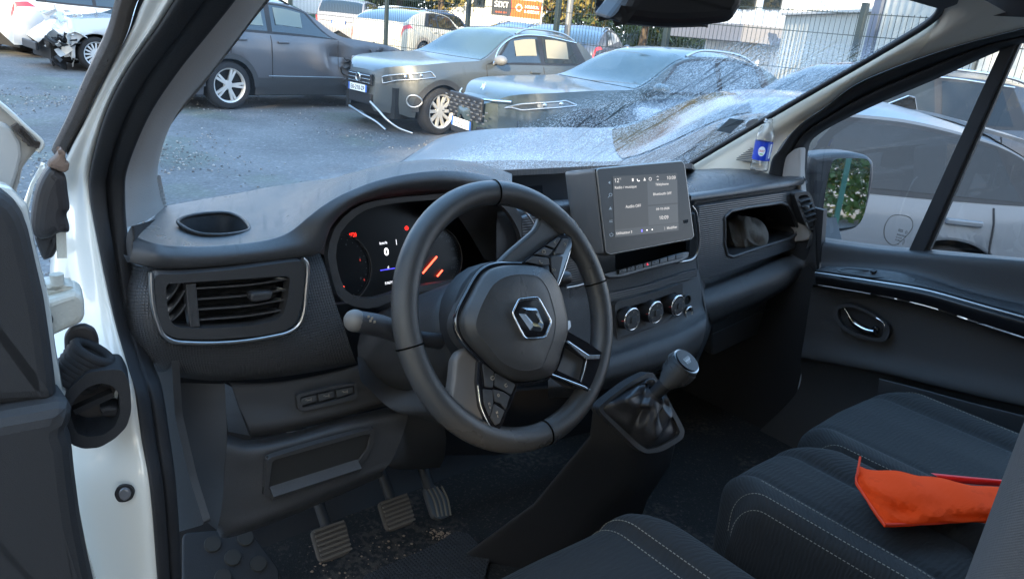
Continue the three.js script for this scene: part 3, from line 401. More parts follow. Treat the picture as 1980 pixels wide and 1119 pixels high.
// the lot behind the fence
{
  const Y = 0.22, far = (px, py, h, on) => { const q = onY(Y + h)(px, py); return q; };
  const grp = 'cars in the lot behind the fence', dist = (px, py, d) => { const q = ray(px, py), k = d / Math.hypot(q.x, q.z); const v = q.multiplyScalar(k).add(CAM); v.yy = Y; return v; };
  const sunlitWhite = M([0.50, 0.46, 0.37], 0.35, { clearcoat: 1, clearcoatRoughness: 0.1 });  // white paint warmed, the low sunlight is put into its colour
  const a = car('white_coupe_suv', 'white SUV with black glasshouse and brown-rimmed arch behind the fence, between two posts', grp, { L: 4.6, W: 1.86, H: 1.55, r: 0.36, fo: 0.9, wb: 2.75, nose: 0.85, cowl: [1.5, 1.1], ws: 2.25, roof: [3.5, 1.5], tail: [4.45, 1.15], rise: 0.1, paint: sunlitWhite, pillar: m.black, rim: 'twin', clad: M([0.30, 0.25, 0.2], 0.7), sides: [-1, 1], skyRoof: true });
  a.put([3.65, -0.82], dist(812, 92, 21.5), 203);
  const b = car('white_saloon', 'white saloon with red tail lights and number plate behind the fence post', grp, { L: 4.55, W: 1.82, H: 1.46, fo: 0.88, wb: 2.72, nose: 0.78, cowl: [1.5, 1.0], roof: [3.1, 1.36], tail: [3.95, 1.06], end: 0.92, paint: sunlitWhite, rearPlate: 'BY-417-LV', rearPlateY: 0.8, sides: [-1, 1] });
  b.put([4.55, 0], dist(734, 60, 25), 232);
  const c = car('pewter_suv', 'pewter grey SUV showing its tail and plate behind the fence, left of the white saloon', grp, { L: 4.5, W: 1.9, H: 1.72, r: 0.37, fo: 0.9, wb: 2.7, nose: 0.9, cowl: [1.5, 1.15], roof: [4.0, 1.64], tail: [4.42, 1.15], end: 0.95, paint: paint([0.22, 0.215, 0.23]), rearPlate: 'FN-505-QC', rearPlateY: 0.9, sides: [-1, 1], clad: m.plastic });
  c.put([4.5, 0], dist(655, 48, 28), 226);
  const d = car('blue_estate', 'dark blue estate with shiny roof behind the white SUV at the fence', grp, { L: 4.7, W: 1.84, H: 1.6, fo: 0.9, wb: 2.75, roof: [4.0, 1.54], tail: [4.6, 1.1], paint: paint([0.03, 0.06, 0.13]), rails: m.satin, sides: [-1, 1] });
  d.put([2.5, -0.8], dist(880, 52, 26), 203);
  [[1020, 30.5, 'row_car', [0.05, 0.07, 0.13], 'blue-black car roof in the far row right of the lettered van'], [1090, 28, 'row_car', [0.10, 0.12, 0.16], 'grey car roof in the far row behind the lamp post'], [1150, 25, 'row_car', [0.035, 0.045, 0.07], 'black car roof in the far row near the rear-view mirror'], [700, 33, 'row_car', [0.30, 0.30, 0.30], 'pale grey car far behind the pewter SUV'], [780, 32, 'row_car', [0.7, 0.68, 0.6], 'small white car far behind the white saloon']].forEach(([px, dd, n, col, lab], i) => {
    const q = car(n, lab, grp, { L: 4.4, W: 1.8, H: 1.5 + 0.04 * i, paint: paint(col), rails: i < 3 ? m.satin : undefined, sides: [-1, 1], rim: 'five' }); q.put([2.2, 0], dist(px, 60, dd), 200 + i * 3);
  });
  // white van with black and orange lettering
  const v = thing('white_panel_van', 'white panel van with black and orange lettering on its side beyond the parked cars', 'van'), vw = M([0.58, 0.55, 0.47], 0.4, { clearcoat: 0.6 });
  const prof = round2([[0, 0.45], [0, 1.0], [0.25, 1.25], [0.75, 1.35], [1.55, 2.28], [1.85, 2.4], [5.5, 2.42], [5.55, 0.45]].map(([a, b]) => new THREE.Vector2(a, b)), 5, 0.14), bg = new THREE.ExtrudeGeometry(new THREE.Shape(prof), { depth: 1.9, bevelEnabled: true, bevelSize: 0.06, bevelThickness: 0.06, bevelSegments: 3 }); bg.translate(0, 0, -0.95);
  L('body', bg, vw, v); const zz = 1.015;
  const wsg = gridGeo([[V(0.82, 1.42, -0.85), V(0.82, 1.42, 0.85)], [V(1.5, 2.21, -0.8), V(1.5, 2.21, 0.8)]]); wsg.translate(-0.07, 0.03, 0); L('windscreen', thick(wsg, 0.02), m.carGlass, v);
  L('cab_window', plate(frame(V(0, 0, 1), V(0, 0, zz)), [[1.15, 1.45], [1.6, 2.05], [2.05, 2.05], [2.05, 1.45]].map(([a, b]) => new THREE.Vector2(a, b)), 0.012, { rk: 0.08 }), m.carGlass, v);
  const lt = canvas(640, 200, (x, w, h) => { x.fillStyle = '#e8622a'; x.fillRect(0, 0, w, h); x.fillStyle = '#3a3b40'; x.fillRect(0, 0, 235, h); x.beginPath(); x.ellipse(235, 100, 22, 100, 0, 0, 7); x.fill(); x.fillStyle = '#fff'; x.font = 'bold 92px sans-serif'; x.textBaseline = 'middle'; x.textAlign = 'center'; x.fillText('SIXT', 122, 74, 180); x.fillStyle = '#e8622a'; x.font = 'bold 30px sans-serif'; x.fillText('rent a van', 122, 160); x.strokeStyle = '#fff'; x.lineWidth = 14; x.beginPath(); x.arc(350, 90, 36, 0, 7); x.stroke(); x.fillStyle = '#fff'; x.font = 'bold 46px sans-serif'; x.fillText('LOCATION', 520, 70, 190); x.fillText('& VÉHICULES', 520, 125, 200); });
  const ls = new THREE.PlaneGeometry(3.0, 0.95); ls.translate(3.95, 1.62, zz + 0.002); L('side_lettering', ls, M([1, 1, 1], 0.5, { map: lt }), v);
  const wv = wheelGeos(0.34, 'cover'); for (const x of [0.95, 4.5]) { const w = new THREE.Group(); w.name = 'wheel'; v.add(w); w.position.set(x, 0.34, 0.9); L('tyre', wv.tyre, m.tyre, w); L('rim', wv.rim, m.alloy, w); }
  { const q = dist(862, 20, 46); v.position.set(q.x, 0.9, q.z); v.rotation.y = -0.42; const ul = new THREE.BoxGeometry(60, 0.8, 22); ul.rotateY(-0.72); const qc = dist(990, 20, 49); ul.translate(qc.x, 0.4, qc.z); struct('upper_lot', ul, m.under); }
}
// ================================================================ fence, buildings, trees
{
  // welded mesh fence along the edge of the raised lot; posts surveyed at these columns of the photograph
  const f = thing('mesh_fence', 'dark green welded mesh fence on square posts between the yard and the rear lot', 'fence', [10.2, 0.1, -12]);
  const gm = M([0.018, 0.030, 0.032], 0.55, { metalness: 0.2 }), line = (z) => 10.0 + (z + 16) * 0.075;
  const hit = (px) => { let z = -16; for (let i = 0; i < 30; i++) { const d = ray(px, 60); z = line(z) * d.z / d.x; } return z; };
  const zs = [hit(560), hit(746), hit(903), hit(1075), hit(1290), hit(1663), hit(2075)];
  zs.forEach((z) => { P('post', box(0.085, 2.15, 0.085, line(z), 0.22 + 1.05, z, 0.008), gm, f); });
  for (let i = 0; i < zs.length - 1; i++) {
    const a = zs[i], b = zs[i + 1], g = [], n = Math.round(Math.abs(b - a) / 0.075);
    for (let k = 1; k < n; k++) { const z = lerp(a, b, k / n); g.push(box(0.006, 1.95, 0.006, line(z), 1.25, z)); }
    for (const y of [0.32, 0.85, 1.38, 1.91, 2.2]) g.push(bar(V(line(a) + 0.01, y, a), V(line(b) + 0.01, y, b), 0.008, 0.012));
    P('mesh_panel', join(g), gm, f);
  }
  { const q = ray(1099, 40), k = 17 / Math.hypot(q.x, q.z), b = q.multiplyScalar(k).add(CAM); const l = thing('lamp_post', 'slim grey lamp post behind the slate SUV', 'lamp post', [b.x, 0.2, b.z]); L('pole', new THREE.CylinderGeometry(0.05, 0.075, 6, 12).translate(0, 3, 0), M([0.2, 0.2, 0.2], 0.5, { metalness: 0.4 }), l); L('lantern', box(0.6, 0.09, 0.2, -0.25, 6.02, 0, 0.03), m.plastic, l); }
  // corrugated shed, right of the mirror
  const at = (px, d, y = 0) => { const q = ray(px, 60), k = d / Math.hypot(q.x, q.z); const v = q.multiplyScalar(k).add(CAM); v.y = y; return v; };
  const shed = (name, label, A, B, h, col, pitch, extra) => {
    const u = B.clone().sub(A), len = u.length(); u.normalize(); const ang = Math.atan2(-u.z, u.x), o = thing(name, label, 'building', [A.x, 0, A.z]); o.rotation.y = ang; o.updateMatrixWorld(true);
    const mt = M(col, 0.55, { metalness: 0.15 }), n = Math.ceil(len / pitch); // separate profiled wall sheets of four ribs each
    L('wall', box(len, h, 6, len / 2, h / 2, -3.05), mt, o);
    for (let k = 0; k < n; k += 4) { const pr = []; for (let j = 0; j <= 4 * 4; j++) { const q = Math.min(len, (k + j / 4) * pitch); pr.push([q, [0, 0.045, 0.045, 0][j % 4]]); } const g = gridGeo([pr.map(([x, z]) => V(x, h, z)), pr.map(([x, z]) => V(x, 0.1, z))]); L('wall_sheet', thick(toCreasedNormals(g, 0.3), 0.012), mt, o); }
    if (extra) extra(o, len, mt); return o;
  };
  shed('corrugated_shed', 'pale corrugated metal shed wall behind the mesh fence, under the rear-view mirror', at(1515, 25), at(1712, 19), 2.62, [0.40, 0.40, 0.36], 0.30, (o, len) => {
    L('roof_edge', box(len + 0.2, 0.07, 0.3, len / 2, 2.66, 0, 0.01), M([0.45, 0.43, 0.4], 0.6), o);
  });
  shed('taller_corrugated_shed', 'taller pale corrugated metal building at the top right of the windscreen', at(1688, 17.5), at(1905, 14.5), 5.0, [0.44, 0.44, 0.40], 0.26, (o, len) => { L('corner_strip', box(0.3, 5, 0.12, 0.1, 2.5, 0.03), M([0.10, 0.12, 0.17], 0.5), o); });
  { const A = at(1368, 32), B = at(1522, 27), o = shed('white_depot', 'white depot building with a grey canopy strip beyond the fence, right of the rear-view mirror', A, B, 4.6, [0.74, 0.74, 0.72], 0.5, (b, len) => { L('canopy', box(len + 0.1, 0.55, 1.6, len / 2, 2.05, 0.8, 0.02), M([0.18, 0.18, 0.2], 0.6), b); for (let k = 0; k < 3; k++) L('window', box(1.1, 0.8, 0.06, 1.2 + k * 1.7, 3.3, 0.06), m.carGlass, b); }); }
  { // balustrade boxes and planting above the shed are white rails with red and yellow flowers
    const A = at(1560, 27, 2.9), B = at(1690, 24, 2.9), o = thing('white_railing', 'white railing above the corrugated shed with autumn leaves behind it', 'railing', [A.x, A.y - 0.3, A.z]); const g = [];
    for (let k = 0; k <= 16; k++) { const q = A.clone().lerp(B, k / 16); P('baluster', bar(q, q.clone().add(V(0, 0.95, 0)), 0.07, 0.07, V(0, 0, 1)), m.whiteMetal, o); }
    P('rail', join(bar(A.clone().add(V(0, 0.08, 0)), B.clone().add(V(0, 0.08, 0)), 0.08, 0.08), bar(A.clone().add(V(0, 0.95, 0)), B.clone().add(V(0, 0.95, 0)), 0.1, 0.1)), m.whiteMetal, o);
    P('bracket', join(bar(A, A.clone().add(V(0, -2.9, 0)), 0.1, 0.1, V(0, 0, 1)), bar(B, B.clone().add(V(0, -2.9, 0)), 0.1, 0.1, V(0, 0, 1))), m.whiteMetal, o);
  }
  { const A = at(560, 34), o = thing('green_container', 'green box container behind the grey estate car roof', 'container', [A.x, 0.2, A.z]); o.rotation.y = -0.5; const gm2 = M([0.10, 0.30, 0.20], 0.5); L('body', box(6, 2.6, 2.4, 0, 1.3, 0, 0.04), gm2, o); for (let k = 0; k < 24; k++) L('rib', box(0.1, 2.4, 0.05, -2.85 + k * 0.248, 1.3, 1.21), gm2, o); L('banner', box(2.2, 0.9, 0.04, 0.8, 1.5, 1.26), M([0.7, 0.7, 0.68], 0.6), o); }
  { const A = at(505, 30), o = thing('white_truck_box', 'white lorry box standing behind the grey estate car', 'lorry', [A.x, 0.2, A.z]); o.rotation.y = -0.45; L('cargo_box', box(5.2, 2.5, 2.4, -1.6, 2.0, 0, 0.05), m.whiteMetal, o); L('chassis', box(5, 0.5, 1.8, -1.6, 0.5, 0, 0.04), m.black, o); for (const x of [-3.2, 0]) { const w = new THREE.CylinderGeometry(0.45, 0.45, 0.3, 24); w.rotateX(Math.PI / 2); w.translate(x, 0.45, 1); L('wheel', w, m.tyre, o); } L('rear_frame', box(0.12, 2.6, 2.45, 1.02, 2.0, 0, 0.02), m.plastic, o); }
}
// trees: tapered trunk with limbs, crown of many small leaves in clumps
const leafMats = {};
function leafMat(k) { return leafMats[k] ??= M({ green: [0.05, 0.10, 0.025], yellow: [0.26, 0.20, 0.035], olive: [0.11, 0.13, 0.03], ivy: [0.07, 0.13, 0.02], rust: [0.22, 0.09, 0.03], sunny: [0.30, 0.28, 0.08], gold: [0.60, 0.46, 0.13] }[k], 1, { transmission: 0.4, thickness: 0 }); }
const bark = M([0.10, 0.075, 0.055], 0.95, { bumpMap: T.fine, bumpScale: 0.01 });
function leafCloud(n, R, s0, s1, s, hollow = 0.35, clumps = 26) { // n two-sided leaf faces in clumps through an ellipsoid
  seed = s; const pos = [], uv = [], nor = [], cl = [];
  for (let i = 0; i < clumps; i++) { const a = rnd() * 6.283, c = rnd() * 2 - 1, q = Math.pow(hollow + (1 - hollow) * rnd(), 0.6), k = Math.sqrt(1 - c * c); cl.push([Math.cos(a) * k * q * R.x, c * q * R.y, Math.sin(a) * k * q * R.z, 0.24 + rnd() * 0.3]); }
  const A = V(), B = V(), Cc = V(), D = V(), ax = V(), bx = V(), N = V();
  for (let i = 0; i < n; i++) {
    const c = cl[rnd() * clumps | 0], r = c[3] * Math.pow(rnd(), 0.5), t = rnd() * 6.283, u = rnd() * 2 - 1, w = Math.sqrt(1 - u * u);
    const x = c[0] + Math.cos(t) * w * r * R.x, y = c[1] + u * r * R.y, z = c[2] + Math.sin(t) * w * r * R.z, s2 = lerp(s0, s1, rnd());
    ax.set(rnd() - 0.5, rnd() - 0.5, rnd() - 0.5).normalize(); bx.set(rnd() - 0.5, rnd() - 0.5, rnd() - 0.5).cross(ax).normalize(); N.copy(ax).cross(bx);
    A.set(x, y, z).addScaledVector(ax, -s2); B.set(x, y, z).addScaledVector(bx, -s2 * 0.5); Cc.set(x, y, z).addScaledVector(ax, s2); D.set(x, y, z).addScaledVector(bx, s2 * 0.5);
    for (const q of [A, B, Cc, A, Cc, D]) { pos.push(q.x, q.y, q.z); nor.push(N.x, N.y, N.z); uv.push(0, 0); }
  }
  const g = new THREE.BufferGeometry(); g.setAttribute('position', new THREE.Float32BufferAttribute(pos, 3)); g.setAttribute('normal', new THREE.Float32BufferAttribute(nor, 3)); g.setAttribute('uv', new THREE.Float32BufferAttribute(uv, 2)); return g;
}
function tree(label, x, z, h, R, kind, n, s, leaf = 0.13, y0 = 0, group, second) {
  const o = thing('broadleaf_tree', label, 'tree', [x, y0, z], group); seed = s; const g = [], th = h - R.y;
  g.push(tube([V(0, 0, 0), V(0.08 * rnd(), th * 0.5, 0.1), V(0, th, 0), V(0.1, h - R.y * 0.4, 0.05)], [0.03 * h, 0.022 * h, 0.016 * h, 0.004 * h], 16, 8));
  for (let i = 0; i < 7; i++) { const a = rnd() * 6.3, y = th * (0.7 + rnd() * 0.5), q = 0.5 + rnd() * 0.4; g.push(tube([V(0, y, 0), V(Math.cos(a) * R.x * q * 0.5, y + R.y * 0.25, Math.sin(a) * R.z * q * 0.5), V(Math.cos(a) * R.x * q, y + R.y * (0.3 + rnd() * 0.5), Math.sin(a) * R.z * q)], [0.010 * h, 0.007 * h, 0.002 * h], 8, 5)); }
  L('trunk', join(g), bark, o); L('crown', leafCloud(n, R, leaf * 0.6, leaf, s + 1).translate(0, th + R.y * 0.15, 0), leafMat(kind), o);
  if (second) L('crown', leafCloud(n >> 1, R, leaf * 0.6, leaf, s + 5).translate(0.1, th + R.y * 0.1, 0), leafMat(second), o);
  return o;
}
{
  const at = (px, d) => { const q = ray(px, 20), k = d / Math.hypot(q.x, q.z); return q.multiplyScalar(k).add(CAM); };
  const list = [[600, 46, 8, 3.4, 'green', 'dark green tree above the wrecked estate car bonnet', 0], [690, 50, 9, 4, 'green', 'dark green tree above the pewter SUV', 'olive'], [770, 55, 9, 4, 'green', 'green and yellow tree left of the lettered van', 'yellow'], [850, 46, 8, 3.6, 'yellow', 'yellow tree right behind the fence post, left of the lettered van', 'olive'], [960, 60, 10, 4.5, 'olive', 'olive tree standing over the lettered van', 'yellow'], [1085, 52, 9, 4, 'rust', 'rust and yellow autumn tree just right of the lettered van', 'yellow'], [1150, 48, 8, 3.8, 'yellow', 'yellow-green tree left of the rear-view mirror', 'green'], [1250, 46, 9, 4, 'olive', 'olive tree behind the rear-view mirror', 'yellow'], [1400, 36, 7, 2.8, 'yellow', 'yellow tree between rear-view mirror and white depot', 'olive'], [1610, 36, 9, 4, 'rust', 'autumn tree with rust leaves behind the white railing', 'yellow'], [1480, 44, 10, 4, 'green', 'green tree rising behind the white depot', 'olive'], [340, 60, 10, 5, 'green', 'large green tree at the far left beyond the yard', 0], [450, 58, 10, 5, 'green', 'broad green tree behind the white lorry box', 'olive']];
  list.forEach(([px, d, h, R, k, lab, sec], i) => { const q = at(px, d); tree(lab, q.x, q.z, h, V(R, h * 0.36, R), k, 5200, 100 + i * 7, 0.22, 0, undefined, sec || undefined); });
  // undergrowth closing the foot of the far trees
  const hg = []; for (let i = 0; i < 15; i++) { const q = at(520 + i * 65, 58); hg.push(leafCloud(1900, V(4.2, 2.4, 2.6), 0.15, 0.3, 300 + i).translate(q.x, 1.8, q.z)); }
  solo('far_shrubbery', join(hg), leafMat('olive'), 'mass of olive shrubs closing the far side of the rear lot', 'shrubs').userData.kind = 'stuff';
  // ivy-grown bank to the right, seen through the passenger window
  { const q = at(1950, 20), o = thing('ivy_hedge', 'ivy-covered hedge at the top right of the passenger window', 'hedge', [q.x, 0, q.z]); L('foliage', leafCloud(14000, V(3.4, 1.7, 3.4), 0.04, 0.08, 401, 0.5, 60).translate(1.2, 1.8, 0.8), leafMat('ivy'), o); L('stems', join([0, 1, 2, 3, 4, 5].map((k) => tube([V(k * 0.5 - 1, 0, k * 0.3 - 1), V(k * 0.5 - 0.9, 1.3, k * 0.3 - 0.9), V(k * 0.6 - 1, 2.6, k * 0.35 - 1)], [0.05, 0.04, 0.01], 8, 6))), bark, o); }
  // hedge and fence post behind the van, seen in the wing mirror
  { const o = thing('hedge_behind_van', 'sunlit leafy hedge behind the van, mirrored in the wing mirror', 'hedge', [3.0, 0, 7.4]);
    for (const [x, r] of [[-0.55, 0.14], [0.5, 0.05], [1.4, 0.07]]) L('trunk', tube([V(x, 0, 0.1), V(x + 0.05, 1.0, 0.12), V(x + 0.1, 2.6, 0.1)], [r, r * 0.9, r * 0.4], 12, 10), bark, o);
    L('foliage', leafCloud(26000, V(3.4, 2.1, 0.7), 0.035, 0.075, 411, 0.3, 60).translate(0.3, 2.0, -0.15), leafMat('ivy'), o); L('foliage', leafCloud(12000, V(3.2, 2.0, 0.6), 0.03, 0.06, 415, 0.3, 70).translate(0.2, 1.9, -0.2), leafMat('yellow'), o);
    const p = thing('green_fence_post', 'green fence post in front of the hedge behind the van, mirrored in the wing mirror', 'post', [2.78, 0, 6.2]); L('post', box(0.06, 2.4, 0.06, 0, 1.2, 0, 0.006), M([0.02, 0.09, 0.065], 0.5), p); L('cap', box(0.075, 0.03, 0.075, 0, 2.41, 0, 0.008), m.black, p); }
  // what keeps the yard in shade: a row of tall trees behind and left of the van, the low sun behind them
  const to = V(TO_SUN.x, 0, TO_SUN.z).normalize(), sd = V(-to.z, 0, to.x);
  for (let k = -1; k <= 4; k++) { const q = to.clone().multiplyScalar(13 + (k & 1) * 1.5).addScaledVector(sd, k * 5.2); const th = k === 0 ? 8.9 : 11.4 + (k * k) % 3 * 0.5; tree('tall backlit tree in the row behind the camera', q.x, q.z, th, V(3.3, th * 0.48, 2.2), 'sunny', 6500, 500 + k * 9, 0.27, 0, 'row of tall trees behind the van', 'gold'); }
}
// ================================================================ van shell
const WN = V(0, 1.42, -1).normalize(), WP = V(1.07, 1.30, -1.27), onW = onP(WN, WP); // windscreen plane
const FW = frame(WN.clone().negate(), WP, V(0, 1, 1.42).normalize());
const van = thing('van_body', 'white van cab with pillar trims in lit and shaded tones, black door seals and misted windscreen', 'van', [1.07, 0, 0]);
{
  const W = (n, g, mt, l) => P(n, g, mt, van, l);
  // left pillar: weatherstrip | white sheet metal | seal | shade-toned trim | glass
  const rowsA = tr(onX(0.2), '395,-80 337,0 300,57 240,143 200,227 175,320 172,373 187,460 217,600 245,700 260,753 273,846 290,946 304,1119 312,1230');
  const rowsB = tr(onX(0.236), '505,-80 450,0 405,57 337,143 283,227 245,320 239,373 244,460 262,600 290,700 310,753 325,846 338,946 348,1119 354,1230');
  const rowsD = nums('330,-80 277,0 253,57 207,143 166,227 122,320 120,373 100,460 90,600 80,700 75,753 80,846 90,946 110,1119 120,1230').map(([x, y], i) => onZ(rowsA[i].z - (i < 6 ? 0.045 : 0.09))(x, y));
  const mid = (a, b, t, d) => a.map((p, i) => p.clone().lerp(b[i], t).add(d));
  W('pillar', loft([rowsA.map((p) => p.clone().add(V(0.004, 0, -0.012))), rowsA, mid(rowsA, rowsD, 0.12, V(-0.004, 0, 0.006)), mid(rowsA, rowsD, 0.5, V(0, 0, 0.006)), rowsD, rowsD.map((p) => p.clone().add(V(0.035, 0, -0.1)))].map((r) => r), 70, 24), m.white);
  W('door_seal', loft([rowsA.map((p) => p.clone().add(V(0, 0, -0.004))), mid(rowsA, rowsB, 0.08, V(-0.004, 0, 0.014)), mid(rowsA, rowsB, 0.36, V(0, 0, 0.016)), mid(rowsA, rowsB, 0.46, V(0, 0, 0.002)), mid(rowsA, rowsB, 0.6, V(0, 0, 0.010)), mid(rowsA, rowsB, 0.92, V(0, 0, 0.012)), rowsB.map((p) => p.clone().add(V(0.004, 0, -0.01)))], 70, 30), m.rubber);
  const trimIn = tr(onW, '580,-80 513,0 470,57 403,143 335,230 305,320 310,372 318,400'), bSel = tr(onX(0.236), '505,-80 450,0 405,57 337,143 283,227 245,320 239,385 243,440');
  W('pillar_trim', loft([trimIn.map((p) => p.clone().add(V(0, -0.02, -0.03))), trimIn, mid(trimIn, bSel, 0.3, V(0, 0, 0.012)), mid(trimIn, bSel, 0.75, V(0, 0, 0.010)), bSel], 40, 16), m.trimGreyShaded, 'trim of the driver side windscreen pillar, shade put into its grey');
  for (let i = 0; i < 11; i++) { const a = onW(289 + i * 1.2, 340 + i * 7), b = onW(304 + i * 1.6, 338 + i * 7.2); W('trim_rib', bar(a.add(V(0, 0, 0.016)), b.add(V(0, 0, 0.012)), 0.004, 0.006), m.trimGreyShaded); }
  const strip = nums('330,-90 262,-20 236,57 193,143 153,227 120,290').map(([x, y], i) => onZ(rowsD[Math.min(5, i)].z - 0.02)(x, y));
  const sr = (d, r, mt, n) => W(n, tube(strip.map((p) => p.clone().add(d)), r, 60, 8), mt);
  sr(V(-0.004, 0, 0), 0.0085, m.rubberBrown, 'weatherstrip'); sr(V(0.007, -0.004, 0.002), 0.0035, m.black, 'weatherstrip_lip'); sr(V(0.010, -0.006, 0.0), 0.004, m.rubberBrown, 'weatherstrip_lip');
  // right pillar
  const rIn = tr(onW, '1200,403 1338,318 1450,251 1560,186 1690,112 1800,44 1822,10 1826,-40'), rOut = nums('1460,420 1500,300 1545,243 1600,204 1653,164 1735,128 1847,90 1990,52').map(([x, y]) => onX(1.86)(x, y));
  const rMid = rIn.map((p, i) => p.clone().lerp(rOut[i], 0.5).add(V(-0.02, 0.0, 0.016)));
  const cut = (r, a, b) => along(r, 60).slice(a, b);
  W('pillar_trim', loft([rIn, rMid, rOut].map((r) => cut(r, 0, 48)), 46, 16), m.trim, 'beige trim of the passenger side windscreen pillar, light put into its pale tone');
  W('roof_corner_trim', loft([rIn, rMid.map((p) => p.clone().add(V(-0.003, -0.003, 0.003))), rOut].map((r) => cut(r, 45, 61)), 16, 16), m.headliner, 'beige cloth covered corner between pillar and roof');
  const spk = frame3(onW(1338, 325), onW(1450, 258), onX(1.80)(1470, 318)); // speaker grille at the foot of the pillar
  for (let k = 0; k < 13; k++) { const t = k / 12; const a = spk.on(lerp(1431, 1422, t), lerp(270, 312, t)), b = spk.on(lerp(1446, 1462, t), lerp(272, 316, t)); W('speaker_slot', bar(a.add(V(-0.004, 0.006, 0.006)), b.add(V(-0.004, 0.006, 0.006)), 0.0018, 0.0018), m.plastic); }
  const gOut = nums('1545,420 1555,333 1560,287 1573,265 1620,236 1703,197 1820,147 1943,93 2040,70').map(([x, y]) => onX(1.90)(x, y)), rO2 = nums('1480,430 1490,318 1510,288 1545,243 1600,204 1653,164 1735,128 1847,90 1990,52').map(([x, y]) => onX(1.862)(x, y));
  W('door_seal', loft([rO2, mid(rO2, gOut, 0.15, V(-0.016, 0, 0)), mid(rO2, gOut, 0.42, V(-0.014, 0, 0)), mid(rO2, gOut, 0.5, V(0.004, 0, 0)), mid(rO2, gOut, 0.62, V(-0.010, 0, 0)), mid(rO2, gOut, 0.9, V(-0.008, 0, 0)), gOut.map((p) => p.clone().add(V(0.012, 0, 0)))], 60, 30), m.rubber);
  // windscreen with its black edge band, condensation and runs of water (matter on the glass, by place on the pane)
  const outline = tr(onW, '300,420 305,320 335,230 403,143 470,57 513,0 620,-150 1780,-150 1815,-30 1812,18 1800,36 1690,104 1560,178 1335,310 1320,345 960,350 330,412').map((p) => { const d = p.clone().sub(FW.p); return new THREE.Vector2(d.dot(FW.u), d.dot(FW.v)); });
  const bb = new THREE.Box2().setFromPoints(outline), sz = bb.getSize(new THREE.Vector2());
  const gg = new THREE.ShapeGeometry(shapeOf(outline)), gp = gg.attributes.position; const gu = []; for (let i = 0; i < gp.count; i++) gu.push((gp.getX(i) - bb.min.x) / sz.x, (gp.getY(i) - bb.min.y) / sz.y); gg.setAttribute('uv', new THREE.Float32BufferAttribute(gu, 2)); gg.applyMatrix4(FW.m);
  const c2 = (px, py) => { const q = FW.to2(px, py); return [q.x, q.y]; };
  const A0 = c2(700, 330), A1 = c2(1420, 60), TOP = c2(1600, 60)[1];
  seed = 77; const runs = []; for (let i = 0; i < 58; i++) { const x0 = lerp(0.0, 0.78, Math.pow(rnd(), 0.7)), y0 = lerp(0.08, 0.62, rnd()); runs.push([x0, y0, 0.08 + rnd() * 0.26, 0.0018 + rnd() * 0.0032, rnd() * 9, rnd() - 0.5]); }
  const TW = 2048, TH = 1024, keep = new Float32Array(TW * TH).fill(1);
  for (const [x0, y0, len, w, ph, sl] of runs) for (let s = 0; s < len; s += sz.y / TH * 0.7) { const y = y0 - s, x = x0 + 0.004 * Math.sin(s * 40 + ph) + 0.005 * Math.sin(s * 13 + ph * 2) + sl * 0.03 * s / 0.3, ww = w * (0.7 + 0.5 * Math.sin(s * 60 + ph)); const i0 = ((x - ww - bb.min.x) / sz.x * TW) | 0, i1 = ((x + ww - bb.min.x) / sz.x * TW) | 0, j = ((y - bb.min.y) / sz.y * TH) | 0; if (j >= 0 && j < TH) for (let i = Math.max(0, i0); i <= Math.min(TW - 1, i1); i++) keep[j * TW + i] = 0.06; }
  const mist = tex(TW, (u, v, i, j) => {
    const x = bb.min.x + u * sz.x, y = bb.min.y + v * sz.y; // metres on the pane, y up the glass
    const edge = A0[0] + (A1[0] - A0[0]) * clamp((y - A0[1]) / (A1[1] - A0[1]), -0.2, 1) + 0.10 * (fbm(u * 9, v * 9, 0, 4, 5) - 0.5);
    let d = sm(-0.10, 0.22, x - edge) * sm(TOP + 0.06, TOP - 0.10, y + 0.05 * (fbm(u * 14, v * 5, 0, 3, 8) - 0.5)); d *= 0.75 + 0.5 * (fbm(u * 16, v * 10, 0, 3, 12) - 0.3);
    const low = 0.8 * sm(0.05, -0.02, y) * sm(-0.66, -0.25, x); d = Math.max(d, low);
    const sp = vn(i * 0.42, j * 0.42, 0, 13) * 0.6 + vn(i * 0.9, j * 0.9, 0, 14) * 0.4;
    const drop = sm(0.50, 0.60, sp) * clamp(d);
    return clamp(0.05 + 0.40 * drop * keep[j * TW + i] + 0.16 * clamp(d) * keep[j * TW + i]);
  }, { h: TH, rep: 1 });
  const wm = M([0.92, 0.95, 0.98], 1, { transmission: 1, thickness: 0, ior: 1.5, roughnessMap: mist, specularIntensity: 0.75 });
  const ws = W('windscreen', gg, wm, 'misted windscreen with drops and runs of water on its right side');
  const band = (pts, w) => W('windscreen_border', tube(pts, w, 60, 6), m.black);
  band(tr(onW, '1200,398 1338,314 1450,247 1560,182 1690,107 1800,39 1819,12 1822,-40').map((p) => p.add(V(-0.004, 0, 0.004))), 0.008);
  band(tr(onW, '322,405 440,383 560,358 700,340').map((p) => p.addScaledVector(WN, -0.006)), 0.007);
  const st = frame(WN.clone().negate(), WP.clone().addScaledVector(WN, -0.004), V(0, 1, 1.42).normalize());
  const stk = canvas(128, 64, (x, w, h) => { x.fillStyle = '#9fb0b8'; x.fillRect(0, 0, w, h); x.fillStyle = '#5e7076'; x.fillRect(8, 8, w - 16, h - 16); x.fillStyle = '#9fb0b8'; for (let k = 0; k < 6; k++) x.fillRect(16, 14 + k * 7, 60 + (k * 37) % 36, 2); });
